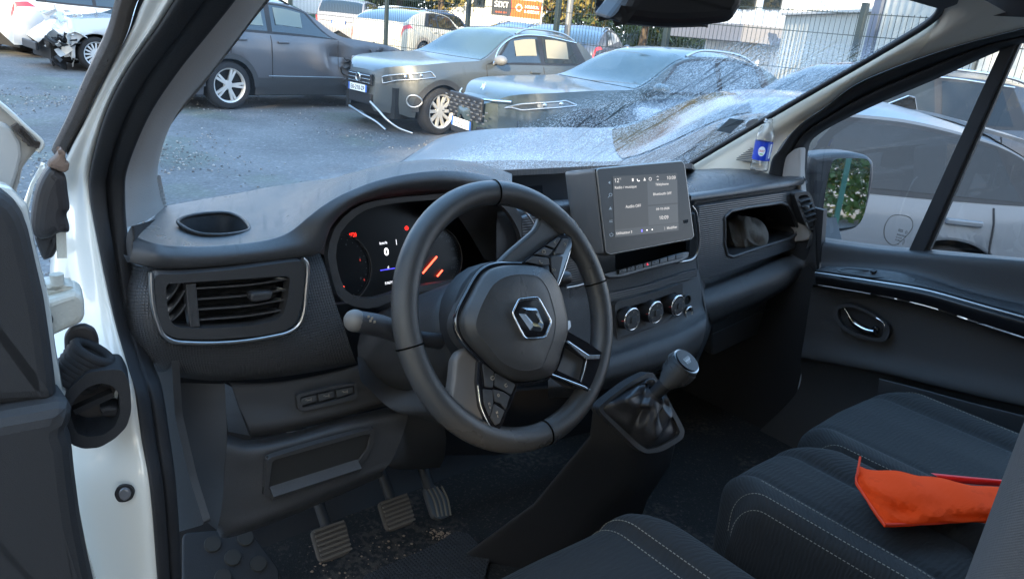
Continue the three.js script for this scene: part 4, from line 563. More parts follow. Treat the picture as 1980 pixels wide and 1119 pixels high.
  const sg = plate(st, '1385,252 1412,228 1441,232 1412,258', 0.0006, { rk: 0 }); { const q = sg.attributes.position, o2 = []; const a = st.on(1385, 252), b = st.on(1412, 258).sub(a), c = st.on(1412, 228).sub(a); for (let i = 0; i < q.count; i++) { const d = V(q.getX(i), q.getY(i), q.getZ(i)).sub(a); o2.push(d.dot(b) / b.lengthSq(), d.dot(c) / c.lengthSq()); } sg.setAttribute('uv', new THREE.Float32BufferAttribute(o2, 2)); }
  P('service_sticker', sg, M([1, 1, 1], 0.6, { map: stk }), ws); P('round_sticker', plate(st, '1442,240 1452,231 1466,229 1462,237 1448,245', 0.0006, { smooth: true }), M([0.75, 0.75, 0.74], 0.6), ws);
  // roof, sides, floor
  const hl = tr(onW, '560,-170 1000,-200 1500,-170 1790,-130'), roofZ = [V(0.3, 1.93, -0.35), V(0.8, 1.96, -0.3), V(1.4, 1.96, -0.3), V(1.85, 1.93, -0.32)];
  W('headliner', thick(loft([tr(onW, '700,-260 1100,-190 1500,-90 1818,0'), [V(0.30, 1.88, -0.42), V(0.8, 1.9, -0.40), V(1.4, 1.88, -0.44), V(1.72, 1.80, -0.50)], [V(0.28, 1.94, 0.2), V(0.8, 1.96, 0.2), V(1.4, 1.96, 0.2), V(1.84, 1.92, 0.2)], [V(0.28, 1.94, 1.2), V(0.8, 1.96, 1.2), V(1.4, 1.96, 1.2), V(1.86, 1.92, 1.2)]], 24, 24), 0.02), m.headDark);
  W('roof_edge_lining', loft([tr(onW, '1818,2 1822,10 1828,18').map((p) => p), nums('1835,4 1880,22 1990,30').map(([x, y]) => onX(1.74)(x, y)), nums('1838,40 1900,60 2010,45').map(([x, y]) => onX(1.82)(x, y))].map((r) => r), 12, 8), m.headliner);
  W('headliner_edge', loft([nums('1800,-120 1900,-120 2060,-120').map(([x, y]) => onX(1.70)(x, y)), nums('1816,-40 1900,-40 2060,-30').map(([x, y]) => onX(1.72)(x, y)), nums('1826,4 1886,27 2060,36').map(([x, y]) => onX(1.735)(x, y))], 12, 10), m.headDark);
  W('roof', thick(loft([[V(0.25, 1.90, -0.55), V(1.07, 1.96, -0.60), V(1.9, 1.90, -0.55)], [V(0.2, 2.0, 0), V(1.07, 2.03, 0), V(1.94, 2.0, 0)], [V(0.2, 2.0, 4), V(1.07, 2.03, 4), V(1.94, 2.0, 4)]], 12, 12), 0.012), m.white);
  W('cargo_side', join(box(0.04, 1.55, 3.3, 0.12, 1.23, 2.35, 0.01), box(0.04, 1.55, 3.3, 2.02, 1.23, 2.35, 0.01)), m.white);
  W('bulkhead', box(1.74, 1.45, 0.03, 1.07, 1.25, 0.72, 0.01), m.trimGreyShaded);
  W('rear_door', box(1.86, 1.5, 0.05, 1.07, 1.25, 4.0, 0.02), m.white);
  const fl = onY(0.55);
  const dirt = tex(1024, (x, y) => { const f = fbm(x * 7, y * 7, 7, 5, 41), s = vn(x * 260, y * 260, 260, 42), s2 = vn(x * 120, y * 120, 120, 43); const cl = sm(0.52, 0.66, f) * sm(0.35, 0.8, s2); const gr = Math.pow(s, 10) * 2.2; const k = clamp(cl * 0.22 + gr * 0.22); return [lerp(0.010, 0.17, k), lerp(0.010, 0.125, k), lerp(0.011, 0.09, k)]; }, { rep: 1 / 0.9 });
  W('floor', thick(gridGeo([[V(0.26, 0.55, -1.45), V(1.92, 0.55, -1.45)], [V(0.26, 0.55, -1.0), V(1.92, 0.55, -1.0)], [V(0.26, 0.55, 0.72), V(1.92, 0.55, 0.72)]]), 0.03), M([1, 1, 1], 0.95, { map: dirt, bumpMap: T.fine, bumpScale: 0.002 }), 'black cab floor with brown dirt');
  W('front_bulkhead', thick(gridGeo([[V(0.24, 1.12, -1.40), V(1.92, 1.12, -1.40)], [V(0.24, 0.85, -1.44), V(1.92, 0.85, -1.44)], [V(0.24, 0.55, -1.22), V(1.92, 0.55, -1.22)]]), 0.02), m.black);
  W('sill_step', join(box(0.14, 0.12, 1.1, 0.19, 0.50, -0.3, 0.02)), m.plastic);
  W('kick_panel', thick(gridGeo([[V(1.87, 1.22, -1.5), V(1.88, 1.22, -0.9), V(1.875, 1.0, -0.86)], [V(1.87, 0.5, -1.5), V(1.88, 0.5, -0.9), V(1.875, 0.5, -0.84)]]), 0.02), m.black);
  W('dash_filler', box(1.56, 0.3, 0.02, 1.09, 1.06, -1.19), m.black);  // added black filler behind the dash, stops light leaking through the gaps
  W('side_lining', plate(frame(V(-1, 0, 0.12), V(0.262, 0.9, -1.0)), '312,690 345,690 352,800 380,920 408,1008 352,1024 338,900', 0.01, { rk: 0.1 }), m.dashDark);
  W('plug_hole', plate(frame(V(-0.5, 0, 1), rowsA[11].clone().add(V(-0.03, 0, 0.012))), '222,951 229,938 240,935 254,938 260,948 256,960 244,966 230,966', 0.004, { smooth: true }), m.black);
  W('plug', plate(frame(V(-0.5, 0, 1), rowsA[11].clone().add(V(-0.03, 0, 0.016))), '230,951 234,943 241,940 250,943 254,950 250,959 242,963 234,960', 0.006, { smooth: true, bevel: 0.002 }), M([0.12, 0.12, 0.13], 0.25));
}
// hinge, boot, grommet on the hinge pillar
{
  const hz = -0.94, F = frame(V(-0.15, 0, 1), V(0.14, 1.2, hz));
  const hg = thing('door_hinge', 'white painted door hinge bracket on the hinge pillar, above the black grommet', 'hinge', [0.11, 1.2, hz]);
  P('bracket', plate(F, '66,560 98,549 140,537 152,545 157,556 158,584 152,596 130,606 90,624 72,620', 0.05, { z0: 0.0, bevel: 0.008, rk: 0.25, seg: 3 }), m.whiteMetal, hg); P('top_leaf', plate(F, '66,543 70,532 108,527 130,533 142,540 110,549 80,556', 0.03, { z0: 0.005, bevel: 0.005, rk: 0.2 }), m.whiteMetal, hg);
  const pn = new THREE.CylinderGeometry(0.007, 0.007, 0.012, 16); const q = F.on(98, 531); P('pin', pn.translate(q.x, q.y + 0.006, q.z + 0.035), m.whiteMetal, hg); const q2 = F.at(...F.to2(78, 588).toArray(), 0.052); const t = new THREE.TorusGeometry(0.008, 0.003, 8, 20); P('hole', t.translate(q2.x, q2.y, q2.z), m.black, hg);
  const bt = thing('hinge_boot', 'black foam boot with torn brown top at the foot of the weatherstrip', 'rubber boot', [0.11, 1.33, -1.03]);
  const FB = frame(V(-0.1, 0, 1), V(0.13, 1.36, -0.985));
  P('boot', plate(FB, '76,330 88,312 104,311 114,322 122,330 126,365 130,392 122,402 129,425 128,437 108,436 94,446 74,450 62,444 55,428 58,390 66,352', 0.035, { bevel: 0.012, rk: 0.4, seg: 4, z0: 0.004 }), m.foam, bt);
  P('cuff', plate(FB, '62,448 92,446 108,438 110,470 100,490 82,496 76,486 70,470', 0.02, { bevel: 0.006, rk: 0.3, z0: 0 }), m.foam, bt);
  P('torn_top', plate(FB, '86,309 90,300 100,292 112,276 113,284 117,282 121,300 127,304 125,316 118,321 108,318', 0.02, { bevel: 0.004, rk: 0.1, z0: 0.02 }), m.torn, bt, 'torn brown foam edge'); P('bracket_strip', bar(FB.on(110, 438).add(V(0, 0, 0.02)), FB.on(112, 489).add(V(0, 0, 0.02)), 0.004, 0.01), m.whiteMetal, bt);
  const wg = thing('wing_edge', 'thin white edge of the front wing behind the black boot', 'panel', [0.08, 1.3, -1.1]); P('edge', plate(frame(V(-0.2, 0, 1), V(0.1, 1.3, -1.1)), '86,312 60,345 40,400 48,450 56,473 66,470 58,440 54,405 66,352 82,325', 0.02, { bevel: 0.004, rk: 0.2 }), m.white, wg);
  const gr = thing('wiring_grommet', 'black rubber wiring grommet and ribbed hose on the white hinge pillar', 'rubber grommet', [0.15, 1.1, -0.95]);
  const FG = frame(V(-0.2, 0.05, 1), V(0.15, 1.12, -0.90));
  P('ring', plate(FG, '118,760 124,735 140,712 168,688 205,684 232,684 246,712 249,760 240,790 218,812 190,828 160,830 138,822 124,800', 0.05, { bevel: 0.010, rk: 0.3, seg: 3, holes: ['134,762 144,738 166,716 190,708 212,712 226,728 228,765 218,790 196,805 166,808 146,800'] }), m.rubber, gr);
  P('inner_cup', plate(FG, '124,760 150,720 200,702 234,720 236,770 210,806 160,816 132,800', 0.006, { z0: -0.012, rk: 0.3 }), M([0.04, 0.034, 0.032], 0.8), gr); P('inner_disc', plate(FG, '190,690 212,688 226,700 226,722 205,730 190,722', 0.035, { rk: 0.4, bevel: 0.005 }), m.rubber, gr); P('strut', bar(FG.on(130, 772).add(V(0, 0, 0.03)), FG.on(206, 742).add(V(0, 0, 0.025)), 0.012, 0.007), m.rubber, gr); P('inner_step', plate(FG, '190,772 206,766 226,768 224,786 196,786', 0.03, { rk: 0.2, bevel: 0.004 }), m.rubber, gr);
  const hs = [], a = FG.on(136, 722), b = FG.on(172, 672); for (let k = 0; k < 7; k++) { const t = new THREE.TorusGeometry(0.021, 0.006, 8, 24); t.lookAt(b.clone().sub(a)); const p = a.clone().lerp(b, k / 6); t.translate(p.x, p.y, p.z + 0.016); hs.push(t); } P('ribbed_hose', join(hs), m.rubber, gr);
  P('backing_pad', plate(FG, '124,690 122,655 136,636 162,631 182,640 191,660 190,690 160,700', 0.012, { z0: -0.018, rk: 0.35, bevel: 0.004 }), m.foam, gr);
}
// open driver's door on the left edge
{
  const d = thing('driver_door', 'open driver door at the left edge, dark trim towards us and white painted edge', 'door', [0.08, 0.55, -0.86]);
  const F = frame(V(0.06, 0, 1), V(0.08, 1.2, -0.85)), FE = frame(V(0.06, 0, 1), V(0.1, 1.2, -0.885));
  P('trim_panel', plate(F, '-260,330 -60,340 -8,358 14,374 30,398 42,430 58,500 72,560 84,640 92,700 96,738 80,756 -60,762 -260,770', 0.06, { z0: -0.02, bevel: 0.018, rk: 0.18, seg: 4 }), m.trimDark, d);
  P('lower_trim', plate(F, '-260,770 -60,762 30,748 88,739 108,742 116,756 114,775 108,790 116,812 122,870 134,960 150,1040 168,1119 178,1240 -260,1240', 0.08, { z0: -0.02, bevel: 0.022, rk: 0.15, seg: 4 }), m.trimDark, d);
  P('painted_edge', plate(FE, '-260,300 10,352 44,388 60,470 84,560 98,660 112,740 124,748 112,760 124,800 120,850 140,950 158,1040 182,1119 192,1240 -260,1240', 0.03, { z0: -0.006, bevel: 0.006, rk: 0.12 }), m.white, d);
  // white corner of the window frame with its creased seal
  const FC = frame(V(0.1, 0, 1), V(0.08, 1.4, -0.95));
  P('window_frame_corner', plate(FC, '-200,60 0,203 40,240 74,273 68,285 50,305 38,322 32,350 20,378 0,352 -200,330', 0.012, { rk: 0.12, bevel: 0.004 }), M([0.36, 0.335, 0.30], 0.4, { clearcoat: 0.6, roughnessMap: T.wear }), d, 'grey white corner of the door window frame');
  P('corner_inset', plate(FC, '-200,180 0,232 18,248 32,272 34,296 26,330 14,366 -200,340', 0.014, { z0: 0.002, rk: 0.2, bevel: 0.004 }), M([0.44, 0.43, 0.41], 0.35), d); seed = 3; P('frame_fold', join([[30, 242, 52, 266], [40, 262, 66, 276], [48, 270, 68, 274], [20, 236, 44, 262]].map(([a, b, c, e]) => bar(FC.on(a, b).add(V(0, 0, 0.018)), FC.on(c, e).add(V(0, 0, 0.018)), 0.006, 0.007))), m.rubberBrown, d); P('frame_lip', tube([FC.on(-60, 160), FC.on(0, 201), FC.on(40, 238), FC.on(75, 273), FC.on(66, 288)].map((p) => p.add(V(0, 0, 0.015))), 0.0028, 30, 6), m.white, d);
}
// passenger door
{
  const d = thing('passenger_door', 'closed passenger door with dark trim, chrome inner handle and window with a black divider bar', 'door', [1.92, 0.45, -0.3]);
  const R = (x, s) => tr(onX(x), s);
  const rows = [R(1.93, '1583,457 1690,472 1790,481 1900,491 2100,510'), R(1.905, '1578,462 1690,477 1790,486 1900,496 2100,515'), R(1.885, '1575,472 1690,486 1790,495 1900,505 2100,522'), R(1.875, '1588,514 1690,519 1770,529 1890,566 2100,612'), R(1.82, '1578,522 1690,538 1790,555 1900,585 2100,640')];
  P('upper_panel', loft(rows, 40, 30), m.dashDark, d);
  P('armrest_top', loft([R(1.873, '1588,516 1690,520 1770,531 1890,568 2100,614'), R(1.815, '1577,525 1690,542 1790,559 1900,589 2100,644')], 30, 4), m.dash, d);
  P('gloss_band', loft([R(1.808, '1576,526 1690,543 1790,560 1900,590 2100,646'), R(1.800, '1577,534 1690,553 1790,572 1900,604 2100,660'), R(1.81, '1578,549 1690,568 1790,590 1900,625 2100,690')], 40, 8), M([0.012, 0.012, 0.014], 0.3), d);
  P('chrome_strip', tube(R(1.799, '1577,527 1690,544 1790,561 1900,591 2100,647'), 0.0024, 60, 6), m.satin, d);
  P('lower_panel', loft([R(1.845, '1575,550 1690,570 1790,592 1900,628 2100,692'), R(1.865, '1570,560 1690,580 1790,602 1900,640 2100,702'), R(1.862, '1558,640 1690,668 1790,690 1900,712 2100,755'), R(1.845, '1550,688 1690,714 1790,738 1900,764 2100,808'), R(1.86, '1548,698 1690,724 1790,748 1900,775 2100,820'), R(1.875, '1540,760 1690,790 1790,812 1900,850 2100,900'), [V(1.86, 0.5, -0.95), V(1.86, 0.5, -0.7), V(1.86, 0.5, -0.5), V(1.86, 0.5, -0.2), V(1.86, 0.5, 0.3)]], 40, 40), m.dashDark, d);
  P('storage_pocket', loft([R(1.80, '1700,735 1790,757 1900,785 2100,832'), R(1.795, '1700,742 1790,765 1900,794 2100,842'), R(1.80, '1690,860 1790,880 1900,900 2100,940')], 30, 10), m.dashDark, d);
  P('switch_pod', loft([R(1.868, '1600,519 1660,519 1740,528 1775,540'), R(1.85, '1596,521 1660,524 1735,533 1770,545').map((p) => p.add(V(0, 0.008, 0))), R(1.825, '1588,524 1660,536 1735,547 1762,553')], 20, 10), m.dash, d); const F = frame(V(-0.25, 1, 0), onX(1.845)(1690, 530)); P('window_switch', plate(F, '1682,531 1689,528 1696,530 1690,534', 0.006, { z0: 0.006, rk: 0.15 }), m.black, d); P('switch_rim', plate(F, '1618,524 1640,521 1720,529 1730,534 1716,541 1680,540 1622,529', 0.002, { z0: 0.004, rk: 0.3, holes: ['1624,525 1642,523 1716,531 1724,534 1712,539 1680,538 1630,529'] }), m.black, d);
  const FH = frame(V(-1, 0, 0.0), V(1.852, 0.9, -0.6));
  P('handle_bezel', plate(FH, '1619,590 1650,585 1686,600 1722,624 1726,640 1718,658 1700,659 1660,650 1628,632 1616,608', 0.012, { rk: 0.35, bevel: 0.004, holes: ['1626,595 1650,591 1684,605 1714,627 1712,650 1696,652 1662,643 1634,628 1624,608'] }), m.dashDark, d); P('handle_cup', plate(FH, '1624,594 1650,590 1688,605 1717,628 1714,654 1662,648 1630,630', 0.003, { z0: -0.006, rk: 0.2 }), m.black, d);
  const hp = (s, r, n = 40) => tube(nums(s).map(([x, y]) => onX(1.838)(x, y)), r, n, 8);
  const h = P('inner_handle', hp('1634,596 1640,606 1650,622 1662,631 1676,638 1690,641', [0.0016, 0.002, 0.0024, 0.004, 0.006, 0.0045]), m.chrome, d); P('handle_tip', hp('1695,614 1704,620 1711,627 1709,640', [0.0018, 0.0018, 0.0018, 0.001], 20), m.chrome, h); P('handle_lever', plate(FH, '1640,604 1662,622 1686,634 1697,628 1704,634 1700,646 1672,642 1650,626', 0.014, { z0: 0.0, rk: 0.3, bevel: 0.003 }), m.blackGloss, d);
  P('door_window', plate(frame(V(-1, 0, 0), V(1.955, 1.4, -0.4)), '1545,335 1552,285 1568,262 1620,232 1700,193 1820,143 1943,88 2300,20 2300,560 1560,480', 0.0005, { rk: 0 }), m.glass, d, 'clear side window glass');
  const FB = frame(V(-1, 0, 0), V(1.925, 1.4, -0.5)); P('divider_bar', plate(FB, '1945,86 1978,70 1788,500 1756,500', 0.02, { z0: 0, bevel: 0.003, rk: 0 }), m.rubber, d, 'black upright divider bar of the side window'); P('divider_lip', plate(FB, '1977,74 1984,70 1795,500 1788,500', 0.012, { z0: 0, rk: 0 }), m.black, d);
  P('sash', plate(frame(V(-1, 0, 0), V(1.90, 1.3, -0.85)), '1510,330 1524,306 1546,288 1560,284 1558,330 1562,380 1580,462 1500,470', 0.03, { rk: 0.2, bevel: 0.005 }), m.trimGreyShaded, d, 'grey triangular corner cover between pillar and side window');
  const et = canvas(256, 180, (x, w, h) => { x.clearRect(0, 0, w, h); x.fillStyle = '#202428'; x.font = 'bold 36px sans-serif'; x.fillText('RUSOS', 20, 44, 150); x.beginPath(); x.strokeStyle = '#202428'; x.lineWidth = 5; x.moveTo(190, 34); x.lineTo(215, 20); x.lineTo(240, 34); x.lineTo(215, 48); x.closePath(); x.stroke(); x.font = 'bold 22px sans-serif'; x.fillText('TEMPERED VITROCAR', 12, 80, 220); x.fillText('M 4 · AS2 43R', 12, 106, 160); x.fillText('DOT 1066 M270', 12, 132, 150); x.fillText('017', 90, 166); x.beginPath(); x.arc(215, 128, 22, 0, 7); x.stroke(); x.fillText('E2', 203, 136); });
  const FE = frame(V(-1, 0, 0), V(1.9535, 1.4, -0.4)), ea = FE.to2(1728, 474), eb = FE.to2(1756, 452); P('glass_marking', sheet(FE, Math.min(ea.x, eb.x), ea.y, Math.max(ea.x, eb.x), eb.y + 0.012), M([1, 1, 1], 0.6, { map: et, transparent: true }), d);
}
// wing mirror
{
  const o = thing('wing_mirror', 'black wing mirror outside the passenger window reflecting sunlit leaves', 'mirror', [2.14, 1.12, -0.98]);
  const n = V(-0.50, 0.03, 0.87), F = frame(n, V(2.14, 1.27, -0.97));
  P('housing', plate(F, '1566,320 1572,301 1600,296 1640,294 1680,300 1693,314 1692,346 1684,385 1676,415 1659,443 1615,452 1583,444 1570,430 1566,380', 0.09, { z0: -0.085, bevel: 0.02, rk: 0.3, seg: 4 }), M([0.014, 0.016, 0.02], 0.5), o);
  P('mirror_glass', plate(F, '1607,311 1616,305 1672,305 1681,314 1676,370 1669,414 1657,436 1600,443 1588,438 1586,426 1595,360', 0.004, { z0: 0.004, rk: 0.35 }), M([0.92, 0.92, 0.92], 0.015, { metalness: 1 }), o);
  P('arm', bar(F.at(-0.02, -0.11, -0.06), V(1.98, 1.1, -0.9), 0.05, 0.04), m.black, o);
}
// ================================================================ dashboard
const dash = thing('dashboard', 'dark grey dashboard with textured front, cup holder and open cubby', 'dashboard', [1.07, 0.8, -1.0]);
{
  const D = (n, g, mt, p = dash, l) => P(n, g, mt, p, l), Z = (z, s) => tr(onZ(z), s);
  const m3 = (a, b, t, up) => a.map((p, i) => p.clone().lerp(b[i], t).add(V(0, typeof up === 'number' ? up : up[i], 0)));
  // top, driver side: flat shelf rising into the instrument hood
  const near = nums('256,458,-0.985 300,472,-0.965 367,479,-0.965 467,473,-0.97 533,462,-0.97 570,446,-0.97 612,411,-0.965 662,378,-0.96 750,345,-0.96 850,331,-0.965 930,338,-0.975 990,356,-0.985').map(([x, y, z]) => onZ(z)(x, y));
  const farL = tr(onW, '318,398 345,393 400,383 470,371 520,361 560,355 615,347 670,342 770,338 860,336 930,334 985,333').map((p) => p.add(V(0, 0.0, 0.002)));
  const midL = m3(near, farL, 0.5, [0, 0, 0, 0, 0, 0.004, 0.012, 0.018, 0.022, 0.022, 0.018, 0.01]), quarter = m3(near, farL, 0.22, [0, 0, 0, 0, 0.002, 0.005, 0.012, 0.016, 0.02, 0.02, 0.016, 0.01]);
  let top = loft([near, quarter, midL, farL], 150, 90);
  const hole = nums('343,429 353,421 375,415 400,412 425,411 446,413 462,419 474,428 482,440 480,445 467,449 450,452 427,454 393,453 370,447 353,438');
  const inside = (x, y) => { let c = false; for (let i = 0, j = hole.length - 1; i < hole.length; j = i++) if ((hole[i][1] > y) !== (hole[j][1] > y) && x < (hole[j][0] - hole[i][0]) * (y - hole[i][1]) / (hole[j][1] - hole[i][1]) + hole[i][0]) c = !c; return c; };
  const FT = frame3(near[2], near[3], farL[3]); // plane of the flat shelf, in which the cup holder is cut
  const hole3 = hole.map(([x, y]) => FT.on(x, y)), h2 = hole.map(([x, y]) => FT.to2(x, y));
  { const in2 = (q) => { let c = false; for (let i = 0, j = h2.length - 1; i < h2.length; j = i++) if ((h2[i].y > q.y) !== (h2[j].y > q.y) && q.x < (h2[j].x - h2[i].x) * (q.y - h2[i].y) / (h2[j].y - h2[i].y) + h2[i].x) c = !c; return c; };
    const id = top.index.array, ps = top.attributes.position, keep = []; for (let i = 0; i < id.length; i += 3) { const c = V(0, 0, 0); for (let k = 0; k < 3; k++) c.add(V().fromBufferAttribute(ps, id[i + k])); c.multiplyScalar(1 / 3).sub(FT.p); if (!in2({ x: c.dot(FT.u), y: c.dot(FT.v) })) keep.push(id[i], id[i + 1], id[i + 2]); } top.setIndex(keep); }
  D('top_cover', top, m.dashTop);
  const rim = tube(hole3.map((p) => p.clone().addScaledVector(FT.n, 0.0)), 0.0028, 100, 8, true); const cup = D('cup_holder', join(rim), m.dashTop, dash, 'rounded cup holder recess');
  const down = (k, d) => { const c = hole3.reduce((a, p) => a.add(p), V()).multiplyScalar(1 / hole3.length); return hole3.map((p) => p.clone().lerp(c, k).addScaledVector(FT.n, -d)); };
  D('cup_wall', loft([down(0.0, 0), down(0.08, 0.03), down(0.14, 0.075), down(0.3, 0.08), down(0.98, 0.082)], 60, 20, { closed: true }), m.dashDark, cup); D('cup_tab', bar(down(0.12, 0.02)[12], down(0.16, 0.06)[12], 0.014, 0.008, V(0, 0, 1)), m.plastic, cup);
  // lip under the hood and along the shelf
  const lipB = nums('247,507,-0.965 290,517,-0.955 333,520,-0.955 400,517,-0.955 500,508,-0.955 560,500,-0.955 617,488,-0.955 640,437,-0.958 668,407,-0.960 700,388,-0.962 760,375,-0.965 860,368,-0.97 960,378,-0.975 1000,392,-0.985').map(([x, y, z]) => onZ(z)(x, y));
  const lipT = nums('256,458,-0.985 300,472,-0.965 340,477,-0.965 410,477,-0.965 490,470,-0.965 535,461,-0.965 567,447,-0.965 600,419,-0.962 630,396,-0.961 675,371,-0.96 750,345,-0.96 850,331,-0.965 930,338,-0.975 990,356,-0.985').map(([x, y, z]) => onZ(z)(x, y));
  const lipM = lipT.map((p, i) => p.clone().lerp(lipB[i], 0.5).add(V(0, 0.003, 0.010)));
  D('hood_lip', loft([lipT.map((p) => p.clone().add(V(0, -0.001, -0.006))), lipT, lipM, lipB, lipB.map((p) => p.clone().add(V(0, 0.004, -0.02)))], 120, 24), m.dash);
  D('end_cap', loft([Z(-0.985, '254,436 246,450 243,468 246,500'), nums('258,436 258,456 256,470 250,506').map(([x, y]) => onZ(-0.975)(x, y)), [onZ(-1.02)(300, 424), near[0].clone().add(V(0.006, 0, 0)), near[0].clone().add(V(0.004, -0.01, 0)), lipB[0].clone().add(V(0.004, 0, 0))]], 12, 10), m.dashDark);
  // textured front panel on the left with its air vent
  const pr = [['246,506 290,516 400,516 500,507 618,489', -0.985], ['237,560 278,562 400,555 510,548 632,528', -0.962], ['234,610 276,612 400,602 520,592 645,575', -0.95], ['236,655 288,668 400,682 540,674 668,642', -0.945], ['246,688 306,708 408,724 542,716 684,690', -0.957], ['258,697 322,724 420,736 546,728 692,704', -0.99]].map(([s, z]) => nums(s).map(([x, y], i) => onZ(z - (i === 0 ? 0.045 : 0))(x, y)));
  const panel = loft(pr, 140, 90); cutOut(panel, frame(V(0, 0.05, 1), V(0.33, 1.2, -0.942)), '302,536 345,534 440,526 570,509 575,520 572,572 560,612 543,628 500,638 400,644 338,642 318,630 308,604'); D('textured_panel', panel, m.check, dash, 'left front panel with a fine square pattern');
  const FV = frame(V(0, 0.05, 1), V(0.33, 1.2, -0.942)), vent = new THREE.Group(); vent.name = 'air_vent'; dash.add(vent); vent.userData.label = 'driver side air vent with chrome surround';
  const inner = '316,546 345,544 470,536 547,530 556,535 553,560 549,585 543,604 532,615 483,627 383,632 337,629 324,616 318,582';
  D('frame', plate(FV, '292,527 345,527 440,519 580,500 585,514 581,574 568,618 547,636 500,646 400,653 335,651 310,637 300,606', 0.02, { z0: -0.012, bevel: 0.005, rk: 0.28, seg: 3, holes: [inner] }), m.dashDark, vent);
  D('duct', plate(FV, '310,540 560,524 560,610 500,640 330,640', 0.004, { z0: -0.05, rk: 0.1 }), m.under, vent);
  D('chrome_trim', tube(tr(FV.on, '288,524 289,560 293,592 300,620 310,643 330,656 370,660 420,660 470,656 520,648 552,640 572,626 582,604 587,560 590,520 588,506 580,497').map((p) => p.addScaledVector(FV.n, 0.007)), 0.0032, 160, 6), m.satin, vent);
  const slat = (a, b, t = 0) => { const p = FV.on(...a), q = FV.on(...b), mid2 = p.clone().lerp(q, 0.55).add(V(0, -0.0025, 0)); const r = along([p, mid2, q], 16); return thick(gridGeo([r.map((v) => v.clone().addScaledVector(FV.n, -0.002)), r.map((v) => v.clone().addScaledVector(FV.n, -0.03).add(V(0, -0.005, 0)))]), 0.0022); };
  [[[378, 560], [556, 542]], [[380, 581], [554, 562]], [[382, 601], [550, 582]], [[383, 621], [545, 602]]].forEach(([a, b]) => D('slat', slat(a, b), m.dash, vent));
  [[[320, 587], [349, 549]], [[323, 611], [359, 563]], [[333, 622], [361, 590]]].forEach(([a, b]) => D('side_slat', slat(a, b), m.dash, vent));
  D('divider', plate(FV, '357,548 377,546 385,631 366,632 360,600', 0.016, { z0: -0.012, rk: 0.05, bevel: 0.002 }), m.dash, vent); D('tab', plate(FV, '477,566 482,562 518,559 521,563 518,573 513,576 484,580 478,576', 0.016, { z0: -0.004, rk: 0.3, bevel: 0.003 }), m.dashDark, vent);
  // instrument binnacle
  const zc = -1.055, FC = frame(V(0, 0.30, 1), V(0.68, 1.19, zc));
  D('binnacle_shell', loft([lipB.slice(6).map((p) => p.clone().add(V(0, 0.002, -0.004))), lipB.slice(6).map((p) => p.clone().add(V(0, -0.004, -0.06))), nums('640,500 648,450 676,420 705,402 765,388 860,382 960,392 1000,404').map(([x, y]) => FC.on(x, y))], 60, 8), m.dashDark);
  const bez = '626,492 638,442 664,411 694,393 754,381 822,375 900,368 960,376 1002,420 1016,480 960,540 900,548 800,562 760,574 730,588 700,593 660,582 645,566 634,530', FB = frame(V(0, 0.12, 1), V(0.68, 1.2, -0.985));
  D('bezel', plate(FB, bez, 0.012, { smooth: true, bevel: 0.004, seg: 3, holes: ['642,494 650,450 674,421 702,403 758,391 824,385 900,379 950,388 986,426 1000,476 950,530 896,537 800,551 756,562 724,572 700,574 668,565 657,552 648,526'] }), m.dash);
  D('binnacle_side', loft([nums('862,386 930,384 990,400').map(([x, y]) => onZ(-1.0)(x, y)), nums('900,440 960,450 1010,470').map(([x, y]) => onZ(-1.035)(x, y)), nums('936,500 980,520 1016,520').map(([x, y]) => onZ(-1.03)(x, y))], 16, 12), m.dashDark);
  const cl = new THREE.Group(); cl.name = 'instrument_cluster'; dash.add(cl); cl.userData.label = 'instrument cluster with red needles and a zero on its display';
  D('cluster_back', plate(FC, '632,500 640,440 690,395 800,372 960,372 1020,420 1015,530 900,560 720,600 650,590', 0.006, { z0: -0.012, rk: 0.2 }), m.under, cl);
  const c0 = FC.to2(650, 595), c1 = FC.to2(930, 380), x0 = c0.x - 0.02, x1 = FC.to2(925, 470).x, y0 = FC.to2(700, 612).y, y1 = FC.to2(800, 378).y, CW = 1024, CH = Math.round(CW * (y1 - y0) / (x1 - x0));
  const to = (px, py) => { const q = FC.to2(px, py); return [(q.x - x0) / (x1 - x0) * CW, CH - (q.y - y0) / (y1 - y0) * CH]; };
  const draw = (lit) => canvas(CW, CH, (x) => {
    x.fillStyle = lit ? '#000' : '#07080b'; x.fillRect(0, 0, CW, CH); const S = CW / (x1 - x0); x.textAlign = 'center'; x.textBaseline = 'middle';
    const put = (s, px, py, mm, col) => { const [a, b] = to(px, py); x.fillStyle = col; x.font = `bold ${mm / 1000 * S}px sans-serif`; x.fillText(s, a, b); };
    if (!lit) {
      for (const [cx, cy, R, lab] of [[656, 520, 0.056, ['1', '2', '3', '4', '5', '6']], [842, 500, 0.056, ['30', '50', '70', '90', '110', '130', '150', '170', '190', '210', '230']]]) {
        const [a, b] = to(cx, cy), r = R * S; x.strokeStyle = '#3a3d42'; x.lineWidth = 6; x.beginPath(); x.arc(a, b, r, 0, 7); x.stroke(); x.fillStyle = '#8d9095'; x.font = `${0.0062 * S}px sans-serif`;
        lab.forEach((t, i) => { const an = (210 - i / (lab.length - 1) * 240) * D2R; x.fillStyle = '#74777c'; x.fillText(t, a + Math.cos(an) * r * 0.76, b - Math.sin(an) * r * 0.76); for (let k = 0; k < 4; k++) { const q = an - k / 4 * 240 / (lab.length - 1) * D2R; x.fillRect(a + Math.cos(q) * r * 0.9 - 2, b - Math.sin(q) * r * 0.9 - 2, 4, 4); } });
      }
    } else {
